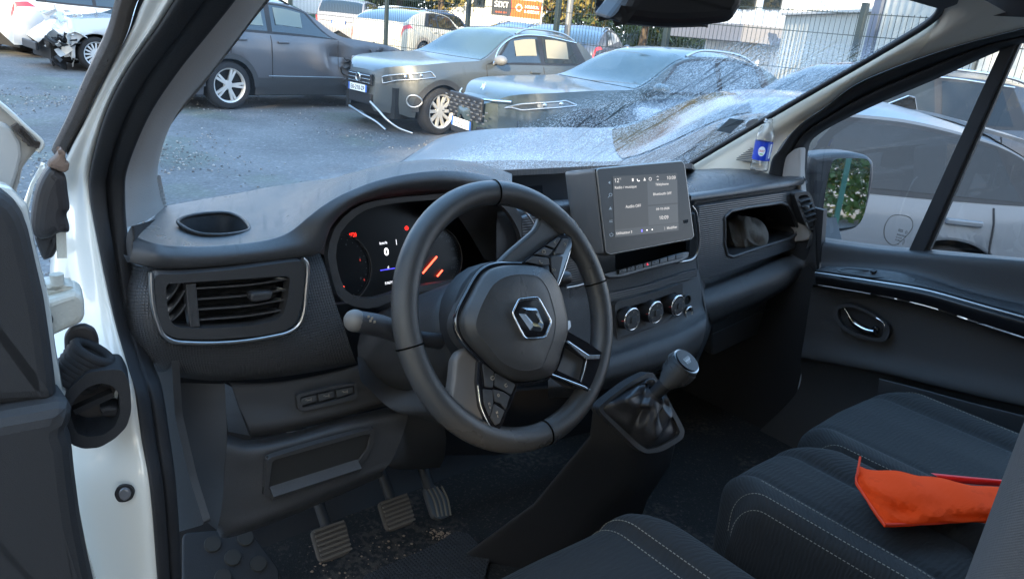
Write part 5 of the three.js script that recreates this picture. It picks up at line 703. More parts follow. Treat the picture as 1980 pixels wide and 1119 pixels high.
      put('0', 747, 487, 17, '#d8dade'); put('km/h', 741, 470, 6, '#9da0a6'); put('51679', 752, 547, 6, '#9da0a6'); put('|', 766, 467, 10, '#9da0a6'); put('⌂  ♫  ıl', 745, 518, 6, '#9da0a6');
      const [a, b] = to(735, 522), [c] = to(770, 519); x.fillStyle = '#3a36c8'; x.fillRect(a, b, c - a, 4);
      for (const [px, py, t] of [[682, 454, '!'], [786, 441, '0']]) { const [u, w] = to(px, py); x.strokeStyle = '#ff2418'; x.lineWidth = 3; x.beginPath(); x.arc(u, w, 0.0032 * S, 0, 7); x.stroke(); x.fillStyle = '#ff2418'; x.font = `bold ${0.0042 * S}px sans-serif`; x.fillText(t, u, w + 1); if (t === '!') { x.lineWidth = 3; x.beginPath(); x.arc(u, w, 0.0058 * S, 2.5, 3.8); x.stroke(); x.beginPath(); x.arc(u, w, 0.0058 * S, -0.65, 0.65); x.stroke(); } }
      put('5', 696, 503, 5, '#6a1712'); put('6', 704, 541, 5, '#6a1712');
    }
  });
  D('cluster_screen', sheet(FC, x0, y0, x1, y1, 0), M([1, 1, 1], 0.28, { map: draw(false), emissiveMap: draw(true), emissive: C(1, 1, 1), emissiveIntensity: 1.1 }), cl);
  const nd = M([0.5, 0.01, 0.01], 0.4, { emissive: C(1, 0.07, 0.035), emissiveIntensity: 1.5 });
  for (const [a, b] of [[[645, 535], [650, 525]], [[653, 563], [662, 553]], [[815, 528], [842, 496]], [[843, 534], [853, 522]]]) D('needle_light', bar(FC.on(...a).addScaledVector(FC.n, 0.004), FC.on(...b).addScaledVector(FC.n, 0.004), 0.0022, 0.002), nd, cl);
  for (const [cx, cy] of [[656, 520], [842, 500]]) { const t = new THREE.TorusGeometry(0.058, 0.0014, 6, 64); t.applyMatrix4(new THREE.Matrix4().makeBasis(FC.u, FC.v, FC.n).setPosition(FC.on(cx, cy).addScaledVector(FC.n, 0.003))); D('dial_ring', t, m.plastic, cl); }
  // centre top: thin shelf, dark wall under it, ledge
  const cF = tr(onW, '930,334 985,333 1060,331 1140,330 1230,329 1345,330'), cN = nums('945,330 990,328 1060,325 1140,321 1230,318 1338,316').map(([x, y]) => onZ(-1.10)(x, y));
  D('centre_shelf', thick(loft([cF, cF.map((p, i) => p.clone().lerp(cN[i], 0.5).add(V(0, 0.004, 0))), cN], 40, 10), 0.012), m.dashTop);
  const FR = frame(V(0, 0.1, 1), V(1.05, 1.3, -1.105)); D('centre_wall', plate(FR, '930,333 1060,329 1180,322 1180,400 1060,392 960,400', 0.006, { z0: -0.008, rk: 0 }), M([0.018, 0.019, 0.022], 0.35), dash); D('wall_slot', plate(FR, '1020,360 1048,357 1049,378 1022,382', 0.002, { z0: -0.001, rk: 0.1 }), m.blackGloss); D('centre_ledge', loft([Z(-1.10, '940,396 1050,388 1180,380'), Z(-1.02, '960,402 1060,394 1190,384'), Z(-1.0, '960,440 1060,428 1190,410'), Z(-0.99, '960,560 1060,560 1190,540')], 16, 16), m.dash);
  D('centre_vent_surround', plate(frame(V(0, 0.1, 1), V(1.0, 1.2, -0.985)), '998,420 1030,408 1040,440 1100,440 1150,470 1150,560 1040,580 1004,500', 0.012, { rk: 0.2, bevel: 0.003 }), m.ribbed); D('trim_line', tube(Z(-0.968, '1014,408 1024,420 1040,446'), 0.002, 16, 5), m.satin); D('trim_line', tube(Z(-0.93, '1095,556 1120,551 1150,540'), 0.0028, 16, 5), m.satin);
  // right side: top, lip, front panel with cubby
  const rN = [onZ(-0.985)(1330, 376), onZ(-0.985)(1400, 367), onZ(-0.985)(1468, 356), onZ(-0.985)(1520, 348), onX(1.86)(1549, 343)], rM = nums('1325,345 1390,336 1450,332 1500,331 1535,334').map(([x, y], i) => onZ(-1.09 + (i > 3 ? 0.03 : 0))(x, y)), rF = [...tr(onW, '1310,330 1335,327'), onW(1380, 316), onX(1.84)(1442, 312), onX(1.87)(1485, 322)];
  D('top_cover', loft([rN.map((p) => p.clone().add(V(0, -0.004, 0.006))), rN, rM, rF], 50, 40), m.dashTop);
  const rl = nums('1332,390 1400,381 1468,371 1520,363 1552,357').map(([x, y], i) => (i === 4 ? onX(1.875)(x, y) : onZ(-0.972)(x, y))), rlm = rN.map((p, i) => p.clone().lerp(rl[i], 0.5).add(V(0, 0.002, 0.008)));
  D('top_lip', loft([rN.map((p) => p.clone().add(V(0, -0.002, -0.03))), rN.map((p) => p.clone().add(V(0, 0.0015, 0.004))), rlm, rl, rl.map((p) => p.clone().add(V(0, 0.004, -0.02)))], 40, 14), m.dash);
  D('top_end', loft([[rF[4], rM[4], rN[4]], [rF[4].clone().add(V(0.02, -0.006, 0)), onX(1.89)(1546, 336), onX(1.885)(1556, 346)], [rF[4].clone().add(V(0.025, -0.03, 0)), onX(1.895)(1556, 350), onX(1.885)(1560, 356)]], 12, 8), m.dashTop);
  const FP = frame(V(0, 0.06, 1), onZ(-0.965)(1450, 450)), cub = '1396,418 1408,407 1440,400 1506,391 1518,396 1528,414 1538,440 1535,451 1524,459 1460,479 1411,495 1401,491 1396,470';
  D('front_panel', plate(FP, '1347,398 1400,388 1470,378 1530,369 1538,384 1556,425 1568,452 1540,476 1470,500 1400,524 1352,540 1338,536 1344,480', 0.02, { z0: -0.012, bevel: 0.004, rk: 0.06, holes: [cub] }), m.ribbed, dash, 'right front panel with fine horizontal ribs');
  const cubby = new THREE.Group(); cubby.name = 'cubby'; dash.add(cubby); cubby.userData.label = 'open cubby in the right front panel';
  const e0 = nums(cub).map(([x, y]) => FP.on(x, y).addScaledVector(FP.n, 0.008)); D('edge', tube(dense(e0, 4), 0.004, 160, 8, true), m.dash, cubby); const sh = (d, k) => e0.map((p) => p.clone().lerp(FP.on(1465, 445), k).addScaledVector(FP.n, -d)); D('wall', loft([e0, sh(0.02, 0.03), sh(0.14, 0.06), sh(0.15, 0.12), sh(0.15, 0.98)], 80, 20, { closed: true, cu: false }), m.black, cubby);
  D('bright_edge', tube(nums('1338,398 1346,410 1351,440 1352,470 1348,490 1340,500 1312,507').map(([x, y]) => onZ(-0.945)(x, y)), 0.0028, 60, 6), m.satin); D('vent_slot', plate(frame(V(0, 0, 1), onZ(-0.962)(1340, 450)), '1330,412 1342,410 1347,440 1347,474 1340,490 1326,494', 0.01, { rk: 0.2 }), m.under);
  D('lip_filler', bar(onZ(-0.992)(1336, 390), onZ(-0.992)(1548, 366), 0.02, 0.035), m.black);
  const FX = frame(V(-0.32, 0.05, 1), onX(1.86)(1560, 405)), rv = new THREE.Group(); rv.name = 'air_vent'; dash.add(rv); rv.userData.label = 'passenger side air vent';
  D('frame', plate(FX, '1530,372 1558,368 1566,380 1576,415 1580,430 1560,438 1552,430 1540,400', 0.03, { z0: -0.02, bevel: 0.006, rk: 0.25, holes: ['1538,378 1556,374 1562,386 1572,416 1570,424 1559,428 1552,418 1545,398'] }), m.dash, rv); D('duct', plate(FX, '1532,374 1560,370 1576,428 1556,432', 0.004, { z0: -0.04, rk: 0 }), m.under, rv);
  [[[1540, 385], [1560, 379]], [[1544, 395], [1564, 388]], [[1548, 405], [1567, 398]], [[1551, 415], [1570, 408]], [[1555, 424], [1572, 418]]].forEach(([a, b]) => D('slat', bar(FX.on(...a).addScaledVector(FX.n, 0.002), FX.on(...b).addScaledVector(FX.n, 0.002), 0.03, 0.003, V(0, 1, 0.3)), m.dash, rv)); D('tab', box(0.012, 0.01, 0.02, ...FX.on(1551, 398).addScaledVector(FX.n, 0.012).toArray(), 0.003), m.dash, rv); D('chrome_trim', tube(tr(FX.on, '1552,428 1558,440 1568,440 1582,434').map((p) => p.addScaledVector(FX.n, 0.012)), 0.0026, 30, 6), m.satin, rv);
  D('side_end', loft([[onX(1.87)(1536, 372), onX(1.885)(1568, 372)], [onX(1.88)(1556, 420), onX(1.895)(1582, 430)], [onX(1.875)(1566, 452), onX(1.89)(1584, 446)], [onX(1.86)(1560, 480), onX(1.89)(1578, 470)]], 6, 14), m.dash);
  // sloping ledge under it, ending at the door, and the dark glove box below
  D('ledge', loft([['1336,524 1400,506 1470,482 1540,456 1576,436', -1.0], ['1340,556 1400,536 1470,508 1540,478 1578,458', -0.985], ['1345,566 1404,546 1474,518 1540,488 1578,470', -0.955], ['1360,588 1416,570 1484,542 1545,514 1578,498', -0.925], ['1372,612 1424,590 1490,562 1548,534 1580,516', -0.925], ['1374,624 1428,600 1494,570 1550,540 1580,522', -0.94], ['1374,630 1428,606 1494,576 1550,546 1580,526', -0.99]].map(([s, z]) => nums(s).map(([x, y], i) => (i === 4 ? onX(1.868)(x, y) : onZ(z)(x, y)))), 50, 30), m.dashTop);
  const glove = '1376,604 1420,592 1470,570 1560,530 1562,590 1480,640 1376,690'; D('glove_box', plate(frame(V(0, -0.1, 1), onZ(-1.0)(1470, 600)), glove, 0.03, { z0: -0.03, bevel: 0.006, rk: 0.1 }), m.dashDark); D('glove_seam', tube(Z(-0.985, '1378,646 1405,634 1440,618 1500,590 1556,562'), 0.0018, 30, 5), m.black); D('lower_front', thick(gridGeo([Z(-1.02, '1340,640 1460,600 1570,540'), [V(1.3, 0.75, -1.15), V(1.6, 0.75, -1.15), V(1.88, 0.75, -1.15)], [V(1.3, 0.55, -1.3), V(1.6, 0.55, -1.3), V(1.88, 0.55, -1.3)]]), 0.01), m.black);
  // centre stack
  D('centre_panel', loft([['1060,560 1130,548 1200,532 1290,508 1346,494', -0.95], ['1060,580 1130,572 1200,560 1290,534 1350,516', -0.945], ['1060,600 1130,596 1196,580 1292,552 1352,536', -0.935], ['1060,690 1130,684 1194,664 1304,624 1362,596', -0.905], ['1060,716 1130,708 1194,688 1310,650 1366,618', -0.875], ['1060,740 1130,732 1196,710 1316,674 1362,650', -0.862], ['1060,756 1130,750 1200,730 1314,700 1352,682', -0.868], ['1060,770 1130,764 1204,742 1310,712 1344,694', -0.93]].map(([s, z]) => Z(z, s)), 60, 40), m.dashTop);
  D('stack_side', loft([Z(-0.98, '1348,500 1362,540 1374,600 1374,640 1350,700'), nums('1348,496 1352,540 1364,600 1363,650 1346,692').map(([x, y], i) => onZ([-0.95, -0.935, -0.90, -0.865, -0.9][i])(x, y))], 24, 6), m.dashTop);
  const FK = frame(V(0, 0.12, 1), onZ(-0.925)(1240, 600)), hv = new THREE.Group(); hv.name = 'heater_panel'; dash.add(hv); hv.userData.label = 'heater panel with three dials';
  D('ribbed_strip', plate(frame(V(0, 0.1, 1), onZ(-0.938)(1240, 555)), '1172,566 1240,552 1312,528 1344,518 1344,534 1314,544 1240,566 1172,582', 0.006, { rk: 0.02 }), m.ribbed, hv); D('heater_bezel', plate(FK, '1180,582 1240,568 1312,545 1313,570 1308,600 1296,622 1250,640 1186,662', 0.012, { z0: 0, bevel: 0.004, rk: 0.15, holes: ['1184,596 1240,582 1300,562 1302,584 1296,606 1284,618 1246,632 1188,650'] }), m.dash, hv); D('heater_recess', plate(FK, '1182,590 1304,556 1304,600 1290,624 1186,656', 0.004, { z0: -0.004, rk: 0.1 }), m.black, hv);
  for (const [x, y, r] of [[1202, 611, 0.0235], [1248, 598, 0.0235], [1291, 585, 0.0225]]) {
    const p = FK.on(x, y), mk = (g, z) => { g.rotateX(Math.PI / 2); g.applyMatrix4(new THREE.Matrix4().makeBasis(FK.u, FK.v, FK.n).setPosition(p.clone().addScaledVector(FK.n, z))); return g; };
    const dl = D('dial', mk(new THREE.CylinderGeometry(r * 0.96, r * 1.12, 0.03, 40), 0.014), m.black, hv); const tg = new THREE.TorusGeometry(r * 0.97, 0.0022, 8, 48); tg.applyMatrix4(new THREE.Matrix4().makeBasis(FK.u, FK.v, FK.n).setPosition(p.clone().addScaledVector(FK.n, 0.029))); D('ring', tg, m.chrome, dl); D('face', mk(new THREE.CylinderGeometry(r * 0.9, r * 0.92, 0.004, 40), 0.030), m.dash, dl);
    D('button', plate(frame(FK.n, p.clone().addScaledVector(FK.n, 0.032), FK.v), [[-0.3, -0.3], [0.3, -0.3], [0.3, 0.3], [-0.3, 0.3]].map(([a, b]) => new THREE.Vector2(a * r, b * r)), 0.003, { bevel: 0.001, rk: 0.3 }), m.plastic, dl); for (let k = 0; k < 5; k++) { const a = (k * 60 - 30) * D2R; D('symbol', box(0.003, 0.003, 0.0006, ...FK.at(...FK.to2(x, y).toArray(), 0.0325).addScaledVector(FK.u, Math.cos(a) * r * 0.68).addScaledVector(FK.v, Math.sin(a) * r * 0.68).toArray()), m.thread, dl); }
    D('marker', bar(FK.on(x, y).addScaledVector(FK.u, -r * 1.15).addScaledVector(FK.n, 0.024), FK.on(x, y).addScaledVector(FK.u, -r * 0.9).addScaledVector(FK.n, 0.03), 0.0015, 0.0015), M([0.5, 0.02, 0.02], 0.5), dl);
  }
  for (const [x, y] of [[1319, 578], [1323, 601]]) { const t = new THREE.TorusGeometry(0.0125, 0.0022, 8, 32); t.applyMatrix4(new THREE.Matrix4().makeBasis(FK.u, FK.v, FK.n).setPosition(FK.on(x, y).addScaledVector(FK.n, 0.014))); const s = D('power_socket', t, y > 590 ? m.chrome : m.plastic, dash); const q = new THREE.CylinderGeometry(0.012, 0.012, 0.004, 24); q.rotateX(Math.PI / 2); q.applyMatrix4(new THREE.Matrix4().makeBasis(FK.u, FK.v, FK.n).setPosition(FK.on(x, y).addScaledVector(FK.n, 0.010))); D('socket_hole', q, m.under, s); }
  const FS = frame(V(0, 0.5, 1), onZ(-0.925)(1250, 512)), sw = new THREE.Group(); sw.name = 'switch_strip'; dash.add(sw); sw.userData.label = 'strip of small switches under the touchscreen';
  D('base', plate(FS, '1166,531 1200,520 1260,505 1322,487 1334,486 1332,498 1320,506 1260,520 1206,536 1180,538', 0.012, { z0: -0.012, bevel: 0.003, rk: 0.2 }), m.dash, sw);
  for (let k = 0; k < 8; k++) { const u = k / 8, w = 1 / 8.6, c = (t, dy) => `${(1194 + 126 * t).toFixed(1)},${(522 - 33 * t + dy).toFixed(1)}`; const b = D('switch', plate(FS, [c(u, 0), c(u + w, 0), c(u + w, 9), c(u, 9)].join(' '), 0.005, { bevel: 0.0012, rk: 0.12 }), m.dashDark, sw); const q = FS.on(1194 + 126 * (u + w / 2), 522 - 33 * (u + w / 2) + 4).addScaledVector(FS.n, 0.0053); if (k === 3) { const t = new THREE.CylinderGeometry(0.0035, 0.0035, 0.0008, 3); t.rotateX(Math.PI / 2); t.rotateZ(Math.PI); t.applyMatrix4(new THREE.Matrix4().makeBasis(FS.u, FS.v, FS.n).setPosition(q)); D('hazard_triangle', t, M([0.75, 0.02, 0.03], 0.4, { emissive: C(0.5, 0.01, 0.02), emissiveIntensity: 0.4 }), b); } else if (k < 5) D('symbol', box(0.004, 0.0008, 0.003, q.x, q.y, q.z), m.thread, b); }
  // knee panels on the driver side
  D('switch_panel', loft([['430,738 500,742 560,738 640,722 745,690', -0.99], ['446,744 500,744 560,738 640,722 745,694', -0.97], ['462,786 520,786 580,778 650,762 756,730', -0.958], ['482,830 540,822 600,810 660,796 770,766', -0.945], ['483,846 540,838 600,824 660,808 775,776', -0.965]].map(([s, z]) => Z(z, s)), 40, 20), m.dashDark); D('panel_edge', loft([Z(-1.0, '432,740 436,790 440,834'), Z(-0.965, '448,748 462,790 482,842')], 12, 4), m.dash);
  D('knee_panel', loft([['440,840 484,850 560,836 660,808 790,778', -0.968], ['438,860 482,868 560,854 660,826 790,796', -0.93], ['434,910 480,918 560,895 660,862 780,835', -0.925], ['428,980 470,985 560,955 660,915 760,885', -0.92], ['420,1020 446,1030 540,996 650,950 740,912', -0.925], ['418,1026 440,1040 540,1006 650,960 740,920', -0.99]].map(([s, z]) => Z(z, s)), 50, 30), m.dash);
  D('knee_side', loft([Z(-1.02, '330,740 345,880 385,990 430,1034'), nums('434,742 438,850 432,930 440,1040').map(([x, y], i) => onZ(i ? -0.935 : -0.98)(x, y))], 24, 8), m.trimDark);
  const FKN = frame(V(0, -0.08, 1), onZ(-0.915)(600, 900)); const kc = new THREE.Group(); kc.name = 'knee_cubby'; dash.add(kc); const ko = '524,887 600,866 700,838 716,836 708,866 690,890 640,912 516,949'; const k0 = nums(ko).map(([x, y]) => FKN.on(x, y)); D('rim', plate(FKN, '514,884 600,858 720,826 722,850 706,884 690,902 640,924 508,962', 0.010, { z0: -0.006, bevel: 0.003, rk: 0.12, holes: [ko] }), m.dash, kc); D('recess', plate(FKN, '516,884 720,828 700,896 508,956', 0.004, { z0: -0.004, rk: 0 }), m.under, kc); D('shelf', bar(FKN.on(520, 950).addScaledVector(FKN.n, 0.004), FKN.on(690, 896).addScaledVector(FKN.n, 0.004), 0.02, 0.012, V(0, 1, 0.6)), m.dash, kc);
  const FSP = frame(V(0, 0.2, 1), onZ(-0.952)(630, 765)), ls = new THREE.Group(); ls.name = 'lamp_switch'; dash.add(ls); D('frame', plate(FSP, '569,762 576,759 640,744 684,738 687,762 682,770 640,780 580,793 572,788', 0.008, { bevel: 0.002, rk: 0.15, holes: ['575,765 640,749 680,743 682,760 640,773 580,786'] }), m.dashDark, ls); for (const [a, b] of [[578, 608], [612, 643], [647, 679]]) { const y = (x) => 768 - (x - 578) * 0.225; D('switch', plate(FSP, `${a},${y(a)} ${b},${y(b)} ${b},${y(b) + 13} ${a + 2},${y(a) + 15}`, 0.006, { z0: 0, bevel: 0.0015, rk: 0.1 }), m.plastic, ls); const q = FSP.on((a + b) / 2, y((a + b) / 2) + 7).addScaledVector(FSP.n, 0.0063); D('symbol', join(box(0.006, 0.0009, 0.0005, q.x, q.y, q.z), box(0.0009, 0.005, 0.0005, q.x + 0.004, q.y, q.z), box(0.003, 0.0009, 0.0005, q.x - 0.004, q.y + 0.002, q.z)), m.thread, ls); }
  D('column_cover_low', loft([nums('690,690 740,690 800,700').map(([x, y]) => onZ(-0.96)(x, y)), nums('700,740 760,790 830,790').map(([x, y]) => onZ(-0.90)(x, y)), nums('740,760 790,800 860,830').map(([x, y]) => onZ(-0.93)(x, y)), nums('770,800 790,880 860,880').map(([x, y]) => onZ(-0.97)(x, y)), nums('760,810 750,900 850,905').map(([x, y]) => onZ(-1.05)(x, y))], 24, 24), m.dashDark);
  D('lower_wall', thick(gridGeo([Z(-1.06, '690,760 800,760 960,760 1180,740'), Z(-1.10, '690,880 800,880 960,880 1160,830'), [V(0.5, 0.8, -1.3), V(0.65, 0.8, -1.3), V(0.82, 0.8, -1.25), V(1.0, 0.8, -1.2)]]), 0.01), m.black);
}
// touchscreen standing on the dashboard
{
  const t = thing('touchscreen', 'touchscreen in a grey housing with a thin silver rim, showing the radio menu', 'screen', [1.1, 1.2, -0.9]);
  const n = V(-Math.sin(5 * D2R), Math.tan(15 * D2R), Math.cos(5 * D2R)).normalize(), F = frame(n, onZ(-0.905)(1248, 400));
  const out = '1155,327 1240,319 1319,312 1324,318 1333,388 1342,456 1338,461 1260,476 1180,491 1173,487 1164,410';
  P('glass', plate(F, out, 0.012, { z0: -0.012, rk: 0.08, bevel: 0.001 }), M([0.026, 0.027, 0.027], 0.2, { phys: true, specularIntensity: 0.5 }), t);
  P('silver_rim', tube(dense(round2(nums(out).map(([x, y]) => F.to2(x, y)), 4, 0.08), 4).map((p) => F.at(p.x, p.y, -0.002)), 0.0020, 300, 6, true), M([0.30, 0.295, 0.285], 0.4, { metalness: 1 }), t);
  const o3 = nums('1153,327 1240,318 1320,311 1326,318 1334,388 1343,457 1338,463 1260,478 1180,493 1171,488 1162,410').map(([x, y]) => F.on(x, y)), c = F.on(1248, 400);
  P('housing', loft([o3.map((p) => p.clone().addScaledVector(F.n, -0.004)), o3.map((p) => p.clone().lerp(c, -0.02).addScaledVector(F.n, -0.012)), o3.map((p) => p.clone().lerp(c, 0.0).addScaledVector(F.n, -0.05)).map((p) => p.add(V(-0.004, 0, 0))), o3.map((p) => p.clone().lerp(c, 0.08).addScaledVector(F.n, -0.10)), o3.map((p) => p.clone().lerp(c, 0.9).addScaledVector(F.n, -0.105))], 100, 24, { closed: true, cu: false }), m.spoke, t);
  const W = 1024, H = 800, a = F.to2(1185, 338), q = ['1185,344', '1302,334', '1312,441', '1198,460'].map((s) => F.to2(...s.split(',').map(Number))); const x0 = q[0].x - 0.001, x1 = q[2].x, y0 = (q[3].y + q[2].y) / 2 - 0.001, y1 = (q[0].y + q[1].y) / 2 + 0.001;
  const tex1 = (lit) => canvas(W, H, (x) => {
    x.fillStyle = lit ? '#26282a' : '#1b1d1d'; x.fillRect(0, 0, W, H); if (!lit) return; x.fillStyle = '#303336'; x.fillRect(530, 90, 494, 320); x.fillRect(530, 430, 494, 260); x.fillStyle = '#2e3134'; x.fillRect(0, 700, W, 100);
    x.fillStyle = '#a3a09e'; x.textBaseline = 'middle'; const p = (s, cx, cy, sz, al = 'center') => { x.textAlign = al; x.font = `${sz}px sans-serif`; x.fillText(s, cx, cy); };
    p('12', 20, 58, 72, 'left'); p('°C', 100, 38, 28, 'left'); p('10:09', 1000, 58, 62, 'right'); p('Radio / musique', 24, 150, 46, 'left'); p('Audio OFF', 300, 410, 52); p('Téléphone', 770, 140, 46); p('Bluetooth OFF', 770, 270, 48); p('09-10-2026', 770, 476, 44); p('10:09', 780, 600, 64); p('Utilisateur 1', 20, 752, 46, 'left'); p('Modifier', 1000, 752, 46, 'right'); x.fillRect(250, 730, 3, 44); x.fillRect(790, 730, 3, 44);
    x.fillRect(292, 40, 26, 40); x.beginPath(); x.arc(395, 60, 20, 0.6, 3.6); x.lineWidth = 11; x.strokeStyle = '#c9c6c6'; x.stroke(); x.beginPath(); x.moveTo(470, 80); x.lineTo(490, 34); x.lineTo(510, 80); x.fill(); x.lineWidth = 4; x.beginPath(); x.arc(580, 60, 20, 0, 7); x.stroke(); x.beginPath(); x.arc(700, 46, 16, 3.6, 5.8); x.stroke(); x.fillRect(688, 70, 26, 10); x.fillStyle = '#6b63ff'; x.fillRect(410, 735, 18, 30); x.fillStyle = '#e6e6e6'; x.beginPath(); x.arc(500, 750, 9, 0, 7); x.fill(); x.beginPath(); x.arc(585, 750, 9, 0, 7); x.fill();
  });
  P('display', sheet(F, x0, y0, x1, y1, 0.0006), M([1, 1, 1], 0.2, { map: tex1(false), emissiveMap: tex1(true), emissive: C(1, 1, 1), emissiveIntensity: 0.62, phys: true, specularIntensity: 0.4 }), t);
  const ic = canvas(64, 512, (x) => { x.clearRect(0, 0, 64, 512); x.strokeStyle = x.fillStyle = '#b9bcbc'; x.lineWidth = 4; x.beginPath(); x.moveTo(22, 40); x.lineTo(40, 26); x.lineTo(40, 54); x.fill(); x.beginPath(); x.arc(38, 140, 12, 0, 7); x.stroke(); x.beginPath(); x.moveTo(28, 150); x.lineTo(16, 162); x.stroke(); x.beginPath(); x.moveTo(18, 262); x.lineTo(32, 236); x.lineTo(46, 262); x.fill(); for (const k of [0, 12]) x.fillRect(18, 350 + k, 28, 4); x.beginPath(); x.arc(32, 470, 14, -1, 4.1); x.stroke(); x.fillRect(30, 450, 4, 14); });
  const i0 = F.to2(1175, 352), i1 = F.to2(1184, 455); P('touch_keys', sheet(F, i0.x - 0.006, i1.y - 0.008, i0.x + 0.014, i0.y + 0.008, 0.0005), M([1, 1, 1], 0.3, { map: ic, transparent: true }), t);
  P('usb_slot', plate(F, '1322,426 1330,424 1331,430 1323,432', 0.0012, { rk: 0.05 }), m.under, t);
}
// ================================================================ steering wheel, stalks, column
{
  const tilt = 27.13 * D2R, n = V(0, Math.sin(tilt), Math.cos(tilt)), c0 = V(0.635, 1.229, -0.698), F = frame(n, c0);
  const w = thing('steering_wheel', 'black leather steering wheel turned to the left, with diamond emblem and button pods', 'steering wheel', c0.toArray());
  const up = (d) => frame(n, c0.clone().addScaledVector(n, d));
  const ring = []; for (let i = 0; i <= 160; i++) { const a = i / 160 * 6.28319, r = []; for (let j = 0; j <= 20; j++) { const b = j / 20 * 6.28319, R = 0.1697 + 0.0172 * Math.cos(b); r.push(F.at(Math.cos(a) * R, Math.sin(a) * R, 0.0165 * Math.sin(b))); } ring.push(r); }
  P('rim', gridGeo(ring, true), m.leather, w);
  const ang = (px, py) => { const q = F.to2(px, py); return Math.atan2(q.y, q.x); };
  for (const [x, y] of [[800, 668], [1150, 548], [955, 370], [1058, 850]]) { const a = ang(x, y), t = new THREE.TorusGeometry(1, 0.0011 / 0.0186, 6, 40); t.scale(0.0175, 0.0168, 0.0175); const mx = new THREE.Matrix4().makeBasis(F.u.clone().multiplyScalar(Math.cos(a)).addScaledVector(F.v, Math.sin(a)), n, F.u.clone().multiplyScalar(-Math.sin(a)).addScaledVector(F.v, Math.cos(a))).setPosition(F.at(Math.cos(a) * 0.1697, Math.sin(a) * 0.1697)); t.applyMatrix4(mx); P('seam', t, m.black, w); }
  // hub cover: outline lofted to a raised crowned face
  const hub = '935,528 958,517 993,514 1030,516 1051,523 1067,541 1078,565 1086,595 1091,623 1090,646 1081,674 1071,707 1061,724 1037,734 1010,737 986,734 966,724 932,692 898,654 889,630 891,609 908,572';
  const face = '968,541 990,533 1016,532 1040,537 1056,556 1066,584 1073,616 1070,650 1058,684 1048,706 1030,714 1008,715 986,708 966,694 940,662 925,644 921,628 926,606 940,574 954,552';
  const FH = up(0.012), FT = up(0.034), hp = smooth2(nums(hub).map(([x, y]) => FH.to2(x, y)), 72).map((p) => FH.at(p.x, p.y)), fp = smooth2(nums(face).map(([x, y]) => FT.to2(x, y)), 72).map((p) => FT.at(p.x, p.y));
  // start both rings at the same bearing
  const ctr = FT.on(1000, 628), turn = (r) => { let k = 0, b = 9; r.forEach((p, i) => { const d = p.clone().sub(ctr), a = Math.abs(Math.atan2(d.dot(F.v), d.dot(F.u)) - 1.2); if (a < b) { b = a; k = i; } }); return [...r.slice(k), ...r.slice(0, k)]; };
  const H = turn(hp), G = turn(fp), l = (k, d) => H.map((p, i) => p.clone().lerp(G[i], k).addScaledVector(n, d));
  P('airbag_cover', loft([l(0, -0.03), l(-0.01, -0.004), l(0, 0.004), l(0.12, 0.009), l(0.9, 0.002), G, G.map((p) => p.clone().lerp(ctr, 0.2).addScaledVector(n, 0.0025)), G.map((p) => p.clone().lerp(ctr, 0.6).addScaledVector(n, 0.005)), G.map((p) => p.clone().lerp(ctr, 0.99).addScaledVector(n, 0.006))], 110, 50, { closed: true }), m.leather, w, 'padded airbag cover with raised centre');
  P('gloss_frame', tube(H.map((p) => p.clone().lerp(ctr, -0.035).addScaledVector(n, -0.004)), 0.0042, 140, 8, true), m.blackGloss, w);
  // emblem
  const FE = up(0.0405), em = P('emblem_plate', plate(FE, '991,606 1001,583 1037,578 1062,622 1050,650 1014,652 988,606', 0.003, { rk: 0.14, bevel: 0.001 }), m.blackGloss, w, 'chrome diamond emblem on a black six-sided plate');
  P('emblem_rim', tube(round2(nums('988,606 1001,579 1038,575 1064,622 1052,653 1013,655').map(([x, y]) => FE.to2(x, y)), 4, 0.14).map((p) => FE.at(p.x, p.y, 0.0025)), 0.0014, 120, 6, true), m.chrome, em);
  { const o = '1003,606 1008,594 1037,596 1051,632 1046,641 1025,638', FD = up(0.0435), O = nums(o).map(([x, y]) => FD.on(x, y)), I = nums('1018,609 1020,605 1036,608 1043,622 1040,626 1030,623').map(([x, y]) => FD.on(x, y)); const mid = O.map((p, i) => p.clone().lerp(I[i], 0.5).addScaledVector(n, 0.0045)); P('diamond', toCreasedNormals(loft([O, mid, I], 6, 2, { cu: false, cv: false, closed: true }), 0.2), M([0.7, 0.71, 0.72], 0.12, { metalness: 1 }), em); }
  // spokes
  const FS = up(-0.004);
  P('spoke', plate(FS, '946,520 980,486 1030,444 1042,420 1060,398 1108,424 1140,480 1128,520 1098,486 1090,512 1076,556 1060,530 1030,512', 0.014, { z0: -0.008, bevel: 0.005, rk: 0.2, seg: 4 }), m.leather, w);
  P('spoke', plate(FS, '875,696 884,680 898,672 912,682 924,700 934,760 960,826 1000,838 990,862 930,850 888,806 866,770 872,730', 0.02, { z0: -0.014, bevel: 0.006, rk: 0.22, seg: 4 }), m.spoke, w, 'grey leather lower left spoke');
  P('spoke', plate(FS, '1062,724 1082,690 1093,640 1130,662 1166,688 1176,690 1172,720 1156,758 1138,764 1100,748', 0.012, { z0: -0.012, bevel: 0.003, rk: 0.1 }), m.leather, w);
  const FP = up(0.010), pod = (s, pp) => P('button_pod', plate(FP, s, 0.010, { z0: -0.008, bevel: 0.002, rk: 0.14 }), m.blackGloss, pp);
  const icons = canvas(512, 512, (x) => { x.clearRect(0, 0, 512, 512); });
  const FB = up(0.0125), btn = (s, pd) => P('button', plate(FB, s, 0.0028, { bevel: 0.001, rk: 0.12 }), m.dashDark, pd);
